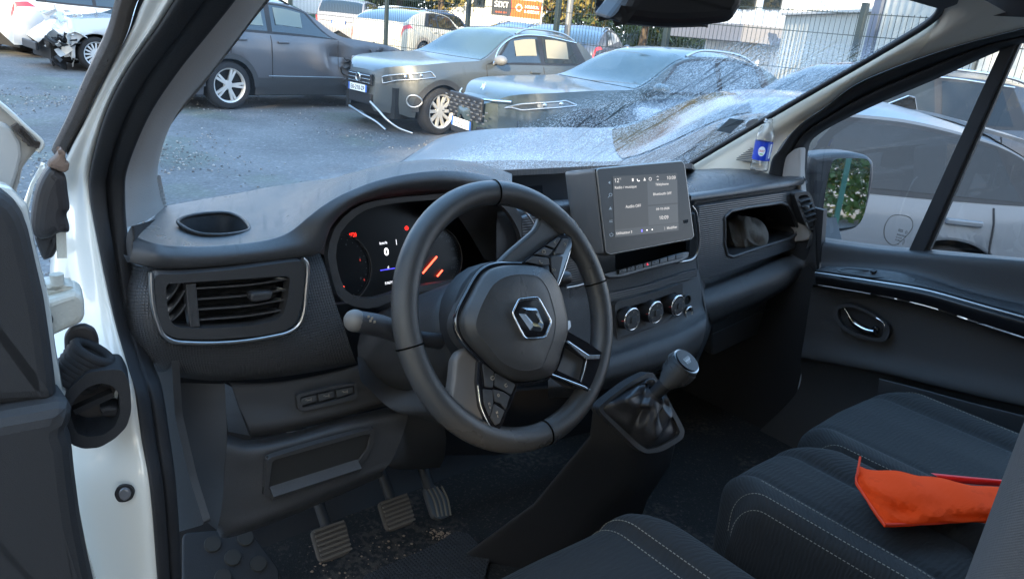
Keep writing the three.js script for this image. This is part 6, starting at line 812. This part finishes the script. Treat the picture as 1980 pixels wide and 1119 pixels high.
  const mark = (x, y, pd, pts, r = 0.0006) => P('symbol', tube(pts.map(([a, b]) => { const q = FB.to2(x, y); return FB.at(q.x + a / 1000, q.y + b / 1000, 0.0031); }), r, 24, 5), m.thread, pd);
  const pr = pod('1004,511 1027,491 1076,456 1090,451 1105,459 1106,476 1090,520 1076,556 1066,536 1048,519', w);
  [['1013,507 1029,495 1059,499 1061,513 1048,514'], ['1031,492 1051,478 1068,484 1058,496'], ['1054,475 1078,459 1083,461 1070,481'], ['1073,483 1086,461 1099,462 1088,492 1070,492'], ['1063,498 1070,495 1087,496 1076,546 1066,528 1064,514']].forEach(([s]) => btn(s, pr));
  mark(1045, 506, pr, [[-3, 2], [-4, 0], [-1, -3], [1, -2]]); mark(1049, 487, pr, [[-2, 2], [2, 2], [2, -2], [-2, -2], [-2, 2]]); mark(1071, 469, pr, [[1, 2], [-2, 0], [1, -2]]); mark(1089, 473, pr, [[-1, 2], [2, 0], [-1, -2]]); mark(1071, 490, pr, [[-2, 1.5], [-2, -1.5], [0, -1.5]]); mark(1067, 522, pr, [[-2, 2], [0, 0], [-2, -2]]); mark(1069, 522, pr, [[0, 2], [2, 0], [0, -2]]);
  const pl = pod('925,695 966,724 1001,741 992,770 970,822 964,832 954,832 942,818 928,786 922,738', w);
  ['931,702 953,718 951,750 936,748', '955,720 995,743 986,764 974,756 954,746', '951,752 972,758 984,766 976,792 966,780 955,776', '932,752 950,754 952,778 945,806 934,780', '953,780 974,794 964,818 956,822 947,808'].forEach((s) => btn(s, pl));
  mark(950, 731, pl, [[2, 2], [-2, 2], [-3, 0], [0, -2.5], [3, 0]]); mark(976, 745, pl, [[1, 2], [-2, 1], [-1, -2], [2, -1]]); mark(961, 764, pl, [[0, 2], [-1.3, 0], [0, -2], [1.3, 0], [0, 2]]); for (const [x, y] of [[944, 784], [959, 801]]) { mark(x, y, pl, [[-1, 4], [-1, 1]]); mark(x, y, pl, [[1, 4], [1, 1]]); mark(x, y, pl, [[0, -1], [0, -4]]); }
  P('pod_trim', tube(nums('924,745 930,785 943,815 952,828 958,830').map(([x, y]) => FP.on(x, y)), 0.0018, 40, 6), m.chrome, w); P('pod_trim', tube(nums('1104,478 1091,520 1077,556').map(([x, y]) => FP.on(x, y)), 0.0013, 30, 6), m.chrome, w);
  const gl = P('gloss_spoke', plate(FP, '1094,641 1130,661 1168,687 1167,706 1152,750 1140,760 1064,727 1060,722 1082,690', 0.010, { z0: -0.006, bevel: 0.002, rk: 0.06, holes: ['1090,668 1132,695 1122,738 1086,722 1074,716 1084,692'] }), m.blackGloss, w, 'gloss black lower right spoke with chrome edges');
  P('spoke_inset', plate(up(0.0), '1088,664 1134,692 1124,740 1070,718', 0.006, { z0: 0, rk: 0.1 }), m.leather, gl); P('chrome_edge', plate(up(0.016), '1092,660 1097,659 1136,686 1158,686 1158,694 1134,695 1122,688', 0.0025, { bevel: 0.0008, rk: 0.06 }), m.chrome, gl); P('chrome_edge', plate(up(0.016), '1061,724 1064,722 1128,746 1140,753 1134,753', 0.002, { bevel: 0.0006, rk: 0.06 }), m.chrome, gl); P('chrome_edge', tube(nums('1134,697 1130,715 1123,738').map(([x, y]) => up(0.014).on(x, y)), 0.0008, 20, 5), m.chrome, gl);
  P('side_tab', plate(up(0.004), '1091,622 1097,620 1099,632 1093,640', 0.006, { rk: 0.2 }), m.satin, w);
  // column behind the wheel
  const col = thing('steering_column', 'dark steering column cover behind the wheel with two stalks', 'steering column', [0.635, 1.14, -0.85]);
  const rr = (d, k, dy = 0) => Array.from({ length: 25 }, (_, i) => { const a = i / 24 * 6.28319; return F.at(Math.cos(a) * 0.085 * k, Math.sin(a) * 0.075 * k + dy, d); });
  P('hub_cover', gridGeo([rr(-0.012, 0.9), rr(-0.016, 1.02), rr(-0.05, 1.05), rr(-0.055, 0.98)], true), m.black, col);
  P('column_cover', gridGeo([rr(-0.05, 0.2), rr(-0.055, 0.86), rr(-0.09, 0.95, -0.005), rr(-0.2, 1.0, -0.015), rr(-0.32, 0.95, -0.02)], true), m.dashDark, col);
  const stk = (s, d, r) => tube(s.map(([x, y, q]) => up(q).on(x, y)), r, 30, 14);
  const ls = P('left_stalk', stk([[686, 620, -0.045], [700, 623, -0.045], [735, 630, -0.05], [790, 650, -0.06], [850, 660, -0.07]], 0, [0.0135, 0.0145, 0.0135, 0.010, 0.011]), m.leatherSoft, col, 'light stalk with a pale rounded end'); const kb = new THREE.SphereGeometry(0.0142, 20, 16); const kp = up(-0.045).on(686, 620); P('knob_end', kb.translate(kp.x, kp.y, kp.z), M([0.13, 0.12, 0.11], 0.5), ls);
  for (const [x, y] of [[712, 612], [719, 615], [716, 620], [724, 622]]) { const q = up(-0.031).on(x, y); P('symbol', box(0.003, 0.003, 0.0008, q.x, q.y, q.z), m.thread, ls); }
  P('right_stalk', stk([[1010, 560, -0.06], [1060, 545, -0.05], [1090, 538, -0.045], [1098, 537, -0.045]], 0, [0.009, 0.010, 0.0135, 0.010]), m.leatherSoft, col);
}
// ================================================================ gear lever
{
  const g = thing('gear_lever', 'gear lever with silver ringed knob and folded leather boot', 'gear lever', [0.97, 0.55, -0.72]);
  const F = frame3(V(0.977, 0.90, -0.692), V(0.898, 0.98, -0.75), V(1.022, 1.03, -0.739));
  const outer = '1150,790 1172,770 1214,738 1256,716 1272,742 1288,772 1320,830 1316,848 1276,872 1246,876 1226,866 1190,830', inner = '1158,790 1180,772 1216,745 1253,728 1264,746 1283,780 1311,832 1306,844 1270,863 1248,868 1234,860 1198,826';
  P('frame', plate(F, outer, 0.03, { z0: -0.022, bevel: 0.007, rk: 0.3, seg: 4, holes: [inner] }), m.dash, g);
  const o3 = round2(nums(outer).map(([x, y]) => F.to2(x, y)), 5, 0.3).map((p) => F.at(p.x, p.y, -0.012));
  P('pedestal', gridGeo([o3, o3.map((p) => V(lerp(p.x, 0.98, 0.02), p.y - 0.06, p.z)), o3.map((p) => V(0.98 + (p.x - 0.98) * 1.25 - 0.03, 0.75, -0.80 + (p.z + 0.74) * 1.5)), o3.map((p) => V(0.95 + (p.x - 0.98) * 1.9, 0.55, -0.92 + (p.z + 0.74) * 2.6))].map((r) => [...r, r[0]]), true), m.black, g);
  const bi = smooth2(nums(inner).map(([x, y]) => F.to2(x, y)), 120), cc = onX(1.0)(1266, 762), ax = onX(1.03)(1330, 700).sub(cc).normalize(), e1 = V(0, 0, 1).cross(ax).normalize(), e2 = ax.clone().cross(e1);
  const base = bi.map((p) => F.at(p.x, p.y, -0.002)), ctr = base.reduce((a, p) => a.add(p), V()).multiplyScalar(1 / base.length);
  const rows = []; seed = 9; const ph = [rnd() * 6, rnd() * 6, rnd() * 6];
  for (let j = 0; j <= 40; j++) { const t = j / 40, k = Math.pow(t, 0.8); rows.push(base.map((p, i) => { const a = i / base.length * 6.28319, d = p.clone().sub(ctr), an = Math.atan2(d.dot(e2), d.dot(e1)), q = cc.clone().addScaledVector(e1, Math.cos(an) * 0.021).addScaledVector(e2, Math.sin(an) * 0.021); const r = p.clone().lerp(q, k); const s = Math.sin(Math.PI * Math.pow(t, 0.8)); const f = 0.55 * Math.sin(an * 3 + ph[0] + t * 4) + 0.5 * Math.sin(an * 5 + ph[1] - t * 7) * t + 0.35 * Math.sin(an * 2 - t * 9 + ph[2]), cr = 1 - 2 * Math.abs(((an * 1.1 + t * 1.3 + f * 0.2) % 1 + 1) % 1 - 0.5); r.addScaledVector(F.n, s * (0.010 * f + 0.008 * cr) + 0.006 * Math.sin(t * Math.PI)); r.addScaledVector(d.clone().normalize(), 0.010 * s * f); return r; })); }
  P('boot', gridGeo(rows.map((r) => [...r, r[0]]), true), m.leatherSoft, g, 'creased black leather boot');
  const cyl = (r0, r1, a, b) => tube([cc.clone().addScaledVector(ax, a), cc.clone().addScaledVector(ax, (a + b) / 2), cc.clone().addScaledVector(ax, b)], [r0, (r0 + r1) / 2, r1], 12, 28);
  P('collar', join(cyl(0.021, 0.022, -0.012, 0.0), cyl(0.022, 0.016, 0.0, 0.003)), m.leatherSoft, g); P('shaft', cyl(0.0125, 0.014, 0, 0.035), m.black, g);
  const top = onX(1.035)(1328, 698), len = top.clone().sub(cc).dot(ax);
  P('knob', tube([0.028, 0.034, 0.055, 0.075, len - 0.012, len - 0.004].map((d) => cc.clone().addScaledVector(ax, d)), [0.014, 0.020, 0.027, 0.029, 0.0285, 0.025], 40, 32), m.leather, g, 'gear knob with silver ring and black cap');
  const tn = ax.clone().lerp(V(-0.35, 0.75, 0.55).normalize(), 0.35).normalize(), FT = frame(tn, top.clone()), cy = (r0, r1, h, z) => { const q = new THREE.CylinderGeometry(r0, r1, h, 40); q.rotateX(Math.PI / 2); q.translate(0, 0, z); q.applyMatrix4(FT.m); return q; };
  P('silver_ring', cy(0.0262, 0.030, 0.014, -0.007), m.satin, g); P('cap', cy(0.0232, 0.0236, 0.003, 0.0016), M([0.008, 0.008, 0.010], 0.28, { phys: true, specularIntensity: 0.5 }), g);
  const ln = (a, b) => bar(FT.at(a[0] / 1000, a[1] / 1000, 0.0034), FT.at(b[0] / 1000, b[1] / 1000, 0.0034), 0.0011, 0.0006, FT.n); P('shift_pattern', join(ln([-9, 0], [9, 0]), ln([-9, 6], [-9, -6]), ln([-3, 6], [-3, -6]), ln([3, 6], [3, -6]), ln([9, 6], [9, 0])), m.satin, g);
}
// ================================================================ pedals and mat
{
  const ped = (label, cx, cy, z, wd, ht, lean, skew, group) => {
    const p = onZ(z)(cx, cy), n = V(skew, Math.cos(lean), Math.sin(lean)).normalize(), F = frame(n, p), o = thing('pedal', label, 'pedal', p.toArray(), group);
    const q = round2([[-wd * 0.5, -ht * 0.5], [wd * 0.42, -ht * 0.5], [wd * 0.5, ht * 0.42], [wd * 0.4, ht * 0.5], [-wd * 0.4, ht * 0.5], [-wd * 0.5, ht * 0.42]].map(([a, b]) => new THREE.Vector2(a, b)), 4, 0.25);
    P('pad', plate(F, q, 0.014, { z0: -0.012, rk: 0, bevel: 0.003 }), M([0.06, 0.05, 0.042], 0.9, { bumpMap: T.fine, bumpScale: 0.001, map: T.dust }), o);
    for (let k = 0; k < 7; k++) { const y = -ht * 0.42 + k * ht * 0.14; P('ridge', bar(F.at(-wd * 0.43, y, 0.003), F.at(wd * 0.43, y + 0.002, 0.003), 0.0035, 0.005, n), M([0.09, 0.076, 0.062], 0.9), o); }
    P('arm', tube([F.at(0, ht * 0.3, -0.012), p.clone().add(V(0.0, 0.10, -0.10)), p.clone().add(V(-0.01, 0.24, -0.14))], 0.011, 16, 8), m.black, o);
  };
  ped('clutch pedal, leftmost of the two ridged square pedals', 643, 1046, -1.02, 0.068, 0.062, 0.75, -0.05); ped('brake pedal, ridged, between clutch and accelerator', 769, 990, -1.02, 0.066, 0.060, 0.75, -0.05);
  { const p = onZ(-1.05)(848, 972), n = V(0.1, 0.7, 0.7).normalize(), F = frame(n, p), o = thing('pedal', 'narrow accelerator pedal with upright ribs, right of the brake pedal', 'pedal', p.toArray()); P('pad', plate(F, '818,944 838,936 860,956 872,996 850,1006 836,1000', 0.014, { z0: -0.01, rk: 0.25, bevel: 0.003 }), m.plastic, o); for (let k = 0; k < 4; k++) P('rib', tube([F.on(824 + k * 9, 944 - k), F.on(836 + k * 9, 966), F.on(845 + k * 8, 1000 - k)].map((q) => q.addScaledVector(F.n, 0.005)), 0.0022, 16, 5), M([0.13, 0.11, 0.085], 0.9), o); P('arm', tube([F.on(830, 945), p.clone().add(V(0, 0.16, -0.14))], 0.012, 8, 8), m.black, o); }
  const fr = thing('foot_rest', 'black foot rest with round rubber studs left of the clutch pedal', 'foot rest', [0.36, 0.55, -1.15]); const FF = frame(V(0, 0.8, 0.6), V(0.36, 0.62, -1.1)); P('plate', plate(FF, '352,1030 480,1020 540,1100 540,1160 352,1180', 0.01, { bevel: 0.003, rk: 0.1, z0: -0.01 }), m.rubber, fr);
  for (const [x, y] of [[449, 1078], [499, 1090], [474, 1040], [430, 1116], [410, 1052]]) { const q = new THREE.CylinderGeometry(0.014, 0.016, 0.008, 20); q.rotateX(Math.PI / 2); q.applyMatrix4(new THREE.Matrix4().makeBasis(FF.u, FF.v, FF.n).setPosition(FF.on(x, y))); P('stud', q, M([0.026, 0.024, 0.022], 0.85), fr); }
  const FM = frame(V(0, 1, 0), V(0.7, 0.556, -0.95), V(0, 0, -1)); const mat = plate(FM, '700,1119 830,1062 880,1032 905,1036 948,1080 930,1150 700,1200', 0.008, { bevel: 0.002, rk: 0.1 });
  solo('floor_mat', mat, M([0.022, 0.022, 0.024], 0.85, { bumpMap: again(T.check, 1 / 0.03), bumpScale: 0.003 }), 'black ribbed rubber floor mat corner in front of the driver seat', 'floor mat');
  seed = 17; const crumbs = []; for (let i = 0; i < 420; i++) { const a = rnd() * 0.72, t0 = rnd(), px = a < 0.5 ? lerp(840, 955, t0) + (rnd() + rnd() - 1) * 22 : 720 + (rnd() - 0.5) * 260, py = a < 0.5 ? lerp(1030, 1078, t0) + (rnd() + rnd() - 1) * 13 : 1080 + (rnd() - 0.5) * 90, p = onY(0.556)(px, py), s = 0.0008 + rnd() * rnd() * 0.0036; const g = new THREE.IcosahedronGeometry(s, 0); g.scale(1, 0.6, 1); g.translate(p.x, 0.556 + s * 0.4, p.z); crumbs.push(g); }
  const cr = solo('dry_mud', join(crumbs), M([0.24, 0.16, 0.105], 0.95), 'crumbs of dry brown mud on the floor by the mat', 'mud'); cr.userData.kind = 'stuff';
}
// ================================================================ seats
function cushion(o, x0, x1, zf, zb, y, opt = {}) {
  const { bol = 0.013, skirt = 0.16, name = 'cushion', mat = m.seat, roundF = 0.07, drop = 0.0, cr = 0.09 } = opt, wd = x1 - x0, nx = 48, nz = 54, rows = [];
  for (let j = 0; j <= nz; j++) {
    const t = j / nz, r = [];
    for (let i = 0; i <= nx; i++) {
      const u = i / nx, e = Math.min(u, 1 - u) * wd; // distance from the side
      let z, yy;
      if (t < 0.22) { const q = t / 0.22; z = zf + roundF * 0.12 * (1 - q); yy = y - roundF - skirt * (1 - q); } else if (t < 0.45) { const a = (t - 0.22) / 0.23 * Math.PI / 2; z = zf + roundF * (1 - Math.cos(a)); yy = y - roundF + roundF * Math.sin(a); } else { z = lerp(zf + roundF, zb, (t - 0.45) / 0.55); yy = y - drop * (t - 0.45); }
      z += (1 - sm(0, cr, e)) * (1 - sm(0, cr, e)) * 0.075 * sm(0.9, 0.2, t); // rounded front corners
      const top = t > 0.22 ? 1 : 0.6, s = e < 0.016 ? Math.sqrt(Math.max(0, 1 - (1 - e / 0.016) ** 2)) : 1;
      yy += top * (bol * sm(0.10, 0.045, e) * sm(0.0, 0.03, e) - 0.006 * Math.exp(-(((e - 0.088) / 0.008) ** 2)) * sm(0.2, 0.4, t) + 0.006 * sm(0.10, 0.25, e));
      yy -= 0.030 * (1 - s) * top;
      if (opt.crease) { const zz = opt.crease + 0.05 * Math.cos((u - 0.5) * 3.0); yy -= 0.016 * Math.exp(-(((z - zz) / 0.011) ** 2)) * sm(0.03, 0.09, e); yy += 0.012 * sm(0.02, 0.10, z - zz) * sm(0.05, 0.12, e); }
      r.push(V(x0 + u * wd, yy, z));
    }
    const L0 = r[0].clone(), R0 = r[nx].clone(); rows.push([V(L0.x + 0.004, y - 0.24, L0.z), V(L0.x - 0.002, Math.min(L0.y - 0.01, y - 0.10), L0.z), ...r, V(R0.x + 0.002, Math.min(R0.y - 0.01, y - 0.10), R0.z), V(R0.x - 0.004, y - 0.24, R0.z)]);
  }
  P(name, gridGeo(rows), mat, o); return rows;
}
function stitch(o, rows, i, j0, j1, d = 0.0015, every = 1) { // single stitches along a seam
  const p = []; for (let j = j0; j <= j1; j++) p.push(rows[j][i].clone()); const c = new THREE.CatmullRomCurve3(p), n = Math.floor(c.getLength() / 0.0065), g = []; for (let k = 0; k < n; k++) { const a = c.getPointAt((k + 0.15) / n), b = c.getPointAt((k + 0.75) / n); a.y += d; b.y += d; a.z -= d * 0.5; b.z -= d * 0.5; g.push(bar(a, b, 0.0010, 0.0009)); } const q = P('stitching', join(g), m.thread, o); q.userData.kind = 'stuff';
}
{
  const s = thing('driver_seat', 'dark fabric driver seat at the bottom edge with pale double stitching and backrest edge lightened for the light on it', 'seat', [0.68, 0.55, -0.25]);
  const r = cushion(s, 0.275, 0.85, -0.605, 0.06, 0.913, { crease: -0.2, cr: 0.07 }); stitch(s, r, 42, 14, 50); stitch(s, r, 44, 14, 50); stitch(s, r, 7, 14, 50);
  const br = round2([[0.432, -0.086], [0.93, -0.086], [0.93, 0.10], [0.432, 0.10]].map(([a, b]) => new THREE.Vector2(a, b)), 10, 0.16), bk = []; for (let k = 0; k <= 24; k++) { const y = lerp(0.93, 1.64, k / 24), q = lerp(0, 0.05, sm(0.6, 1, k / 24)); bk.push([...br, br[0]].map((p) => V(lerp(p.x, 0.68, q), y, p.y))); }
  P('backrest', gridGeo(bk, true), M([0.052, 0.049, 0.049], 0.85, { bumpMap: T.weave, bumpScale: 0.0008 }), s, 'side bolster of the driver seat backrest, light put into its grey'); P('backrest_seam', tube([V(0.429, 0.95, -0.02), V(0.429, 1.3, -0.02), V(0.44, 1.6, -0.02)], 0.003, 20, 6), m.seat, s); P('base', box(0.40, 0.14, 0.5, 0.68, 0.64, -0.22, 0.02), m.black, s);  // backrest coloured lighter than the seat to hold the light from the door
  const b = thing('passenger_bench', 'dark fabric double passenger bench with pale stitching, under the orange cloth', 'seat', [1.4, 0.55, -0.25]);
  const r1 = cushion(b, 0.985, 1.285, -0.572, 0.06, 0.915, { crease: -0.24, cr: 0.11, name: 'middle_cushion' }), r2 = cushion(b, 1.275, 1.70, -0.59, 0.06, 0.912, { crease: -0.22, cr: 0.12, name: 'outer_cushion' });
  stitch(b, r1, 3, 4, 50); stitch(b, r1, 6, 10, 50); stitch(b, r1, 12, 24, 50); stitch(b, r2, 4, 6, 30); stitch(b, r2, 46, 20, 50);
  P('backrest', join(box(0.32, 0.62, 0.12, 1.14, 1.26, 0.10, 0.05), box(0.42, 0.62, 0.12, 1.5, 1.26, 0.10, 0.05)), m.seat, b); P('base', box(0.66, 0.14, 0.5, 1.35, 0.64, -0.22, 0.02), m.black, b);
  // orange cloth thrown on the bench
  const Yc = (y, q) => nums(q).map(([a, c]) => onY(y)(a, c));
  const rows = [Yc(0.958, '1668,900 1700,906 1760,912 1820,920 1880,932 1960,940'), nums('1664,884 1692,895 1750,899 1810,912 1868,922 1960,930').map(([x, y], i) => onY(0.985)(x, y)), nums('1659,912 1690,922 1750,926 1810,936 1868,944 1960,952').map(([x, y], i) => onY([0.972, 0.988, 0.992, 0.99, 0.988, 0.986][i])(x, y)), nums('1656,930 1694,948 1750,955 1805,964 1865,972 1960,980').map(([x, y], i) => onY([0.962, 0.975, 0.982, 0.978, 0.98, 0.98][i])(x, y)), nums('1668,952 1700,965 1752,978 1805,986 1862,990 1960,996').map(([x, y], i) => onY([0.957, 0.968, 0.966, 0.97, 0.966, 0.968][i])(x, y)), nums('1690,986 1710,990 1756,1000 1805,1003 1858,1002 1960,1006').map(([x, y], i) => onY([0.953, 0.957, 0.960, 0.958, 0.960, 0.958][i])(x, y)), nums('1712,1017 1725,1017 1762,1016 1806,1015 1856,1010 1960,1016').map(([x, y]) => onY(0.945)(x, y))];
  const g = loft(rows, 60, 48), gp = g.attributes.position; for (let i = 0; i < gp.count; i++) { const x = gp.getX(i), z = gp.getZ(i); gp.setY(i, 0.945 + (gp.getY(i) - 0.945) * 0.62 + 0.0016 * Math.sin(x * 60 + z * 40) + 0.001 * (vn(x * 30, z * 30, 0, 71) - 0.5)); } g.computeVertexNormals();
  const cl = M([1.0, 0.07, 0.008], 0.9, { bumpMap: T.weave, bumpScale: 0.0008, phys: true, specularIntensity: 0.25, map: tex(256, (x, y) => { const s = sm(0.66, 0.74, fbm(x * 9, y * 9, 9, 4, 55)) * 0.12; return [1 - s * 0.5, 1 - s, 1 - s]; }, { rep: 4 }) });
  const t = thing('orange_cloth', 'bright orange folded cloth lying on the passenger bench', 'cloth', [1.25, 0.93, -0.3]); P('cloth', thick(g, 0.004), cl, t); P('hem', tube(rows[6].slice(0, 5).map((p) => p.clone().add(V(0, 0.003, 0))), 0.0022, 40, 6), M([0.85, 0.05, 0.02], 0.8), t); P('hem', tube([rows[1][0], rows[2][0], rows[3][0], rows[4][0], rows[5][0], rows[6][0]].map((p) => p.clone().add(V(0, 0.001, 0))), 0.0018, 40, 6), M([0.9, 0.07, 0.02], 0.8), t);
  P('under_fold', loft([Yc(0.95, '1800,914 1870,921 1960,929'), Yc(0.962, '1806,917 1870,923 1960,931'), Yc(0.948, '1830,932 1880,936 1960,942')], 16, 8), M([0.9, 0.06, 0.06], 0.75), t);
}
// ================================================================ bottle, towel, rear-view mirror
{
  const base = onZ(-1.06)(1467, 329), o = thing('water_bottle', 'small clear plastic water bottle with blue label on the dashboard right corner', 'bottle', base.toArray()), s = 0.136 / 0.2;
  const prof = [[0.0, 0.006], [0.018, 0.002], [0.029, 0.0], [0.032, 0.006], [0.0325, 0.03], [0.0305, 0.036], [0.0315, 0.044], [0.0305, 0.05], [0.0312, 0.056], [0.0312, 0.108], [0.032, 0.112], [0.0325, 0.125], [0.031, 0.14], [0.024, 0.163], [0.0155, 0.18], [0.0145, 0.183], [0.0165, 0.185], [0.0165, 0.188], [0.0135, 0.190], [0.0135, 0.2]].map(([a, b]) => new THREE.Vector2(a * s * 1.05, b * s));
  const pet = M([1, 1, 1], 0.02, { transmission: 1, thickness: 0.002, ior: 1.5 }); prof.push(...prof.slice().reverse().map((q, i, a) => new THREE.Vector2(Math.max(0, q.x - 0.0007), q.y + (i > a.length - 4 ? 0.0007 : 0))));
  const bg = new THREE.LatheGeometry(prof, 48), bp = bg.attributes.position; for (let i = 0; i < bp.count; i++) { const y = bp.getY(i) / s, a = Math.atan2(bp.getZ(i), bp.getX(i)), k = y < 0.03 ? 1 + 0.06 * Math.cos(a * 5) * (1 - y / 0.03) : 1; bp.setX(i, bp.getX(i) * k); bp.setZ(i, bp.getZ(i) * k); } bg.computeVertexNormals(); L('shell', bg, pet, o);
  const lb = canvas(1024, 256, (x) => { x.fillStyle = '#1b3fb4'; x.fillRect(0, 0, 1024, 256); for (let q = 0; q < 2; q++) { x.save(); x.translate(q * 512, 0); x.fillStyle = '#e9edf5'; x.fillRect(60, 20, 46, 200); x.fillStyle = '#c9d6f0'; for (let k = 0; k < 14; k++) x.fillRect(6, 20 + k * 16, 44, 5); x.fillStyle = '#eef2f8'; x.beginPath(); x.moveTo(120, 150); x.lineTo(230, 105); x.lineTo(170, 150); x.lineTo(240, 190); x.lineTo(120, 200); x.fill(); x.beginPath(); x.arc(420, 130, 66, 0, 7); x.fill(); x.fillStyle = '#d2452e'; x.font = 'bold 40px sans-serif'; x.fillText('CRIST', 362, 140, 110); x.fillStyle = '#8ec46a'; x.fillRect(392, 160, 60, 16); x.restore(); } });
  const lg = new THREE.CylinderGeometry(0.0322 * s * 1.05, 0.0322 * s * 1.05, 0.072 * s, 48, 1, true); lg.translate(0, 0.078 * s, 0); lg.rotateY(2.6); L('label', lg, M([1, 1, 1], 0.3, { map: lb }), o); const rg = []; for (const y of [0.187, 0.196]) { const t = new THREE.TorusGeometry(0.0148 * s, 0.0012 * s, 6, 32); t.rotateX(Math.PI / 2); t.translate(0, y * s, 0); rg.push(t); } L('neck_ring', rg[0], pet, o); L('neck_ring', rg[1], pet, o); for (const y of [0.034, 0.044, 0.112]) { const t = new THREE.TorusGeometry(0.0325 * s, 0.001 * s, 6, 40); t.rotateX(Math.PI / 2); t.translate(0, y * s, 0); L('rib', t, pet, o); }
  // towel in the cubby
  const tg = new THREE.IcosahedronGeometry(1, 40), tp = tg.attributes.position, q = V(); for (let i = 0; i < tp.count; i++) { q.fromBufferAttribute(tp, i); const f = vn(q.x * 2.1 + 5, q.y * 2.1 + q.z * 1.3 + 5, 0, 61), f2 = Math.abs(vn(q.x * 3.4 + 9, q.z * 3 + q.y * 2 + 9, 0, 62) - 0.5) * 2, k = 0.72 + 0.42 * f + 0.22 * (1 - f2) + 0.03 * vn(q.x * 40 + 50, q.y * 40 + q.z * 40 + 50, 0, 63); q.multiplyScalar(k); tp.setXYZ(i, q.x * 0.062, Math.max(-0.036, q.y * 0.047), q.z * 0.05); } tg.computeVertexNormals(); tg.rotateZ(-0.25);
  const tc = onZ(-1.015)(1434, 458); tg.translate(tc.x, tc.y, tc.z); solo('towel', tg, M([0.19, 0.165, 0.14], 1, { bumpMap: again(T.fine, 30), bumpScale: 0.003, sheen: 0.6, sheenColor: C(0.4, 0.36, 0.32), sheenRoughness: 0.7 }), 'crumpled grey brown towel stuffed in the open dashboard cubby', 'towel');
  // rear-view mirror
  const r = thing('rear_view_mirror', 'black rear-view mirror housing at the top edge of the windscreen', 'mirror', [1.1, 1.66, -0.62]); const F = frame(V(-0.35, -0.1, 1), onW(1290, 10).multiplyScalar(0.9).add(CAM.clone().multiplyScalar(0.1)));
  P('housing', plate(F, '1163,33 1164,26 1186,-2 1210,-60 1400,-70 1418,-10 1413,10 1396,36 1384,41 1330,47 1260,49 1200,43', 0.07, { z0: -0.035, bevel: 0.02, rk: 0.25, seg: 4 }), M([0.014, 0.014, 0.017], 0.5), r); P('underside', plate(F, '1186,34 1210,26 1300,34 1376,32 1390,37 1330,54 1260,55 1210,48', 0.05, { z0: -0.06, bevel: 0.015, rk: 0.25 }), M([0.05, 0.05, 0.055], 0.6), r); P('stem', bar(F.on(1290, -40), onW(1290, -90), 0.04, 0.03), m.black, r);
}
renderer.render(scene, camera);
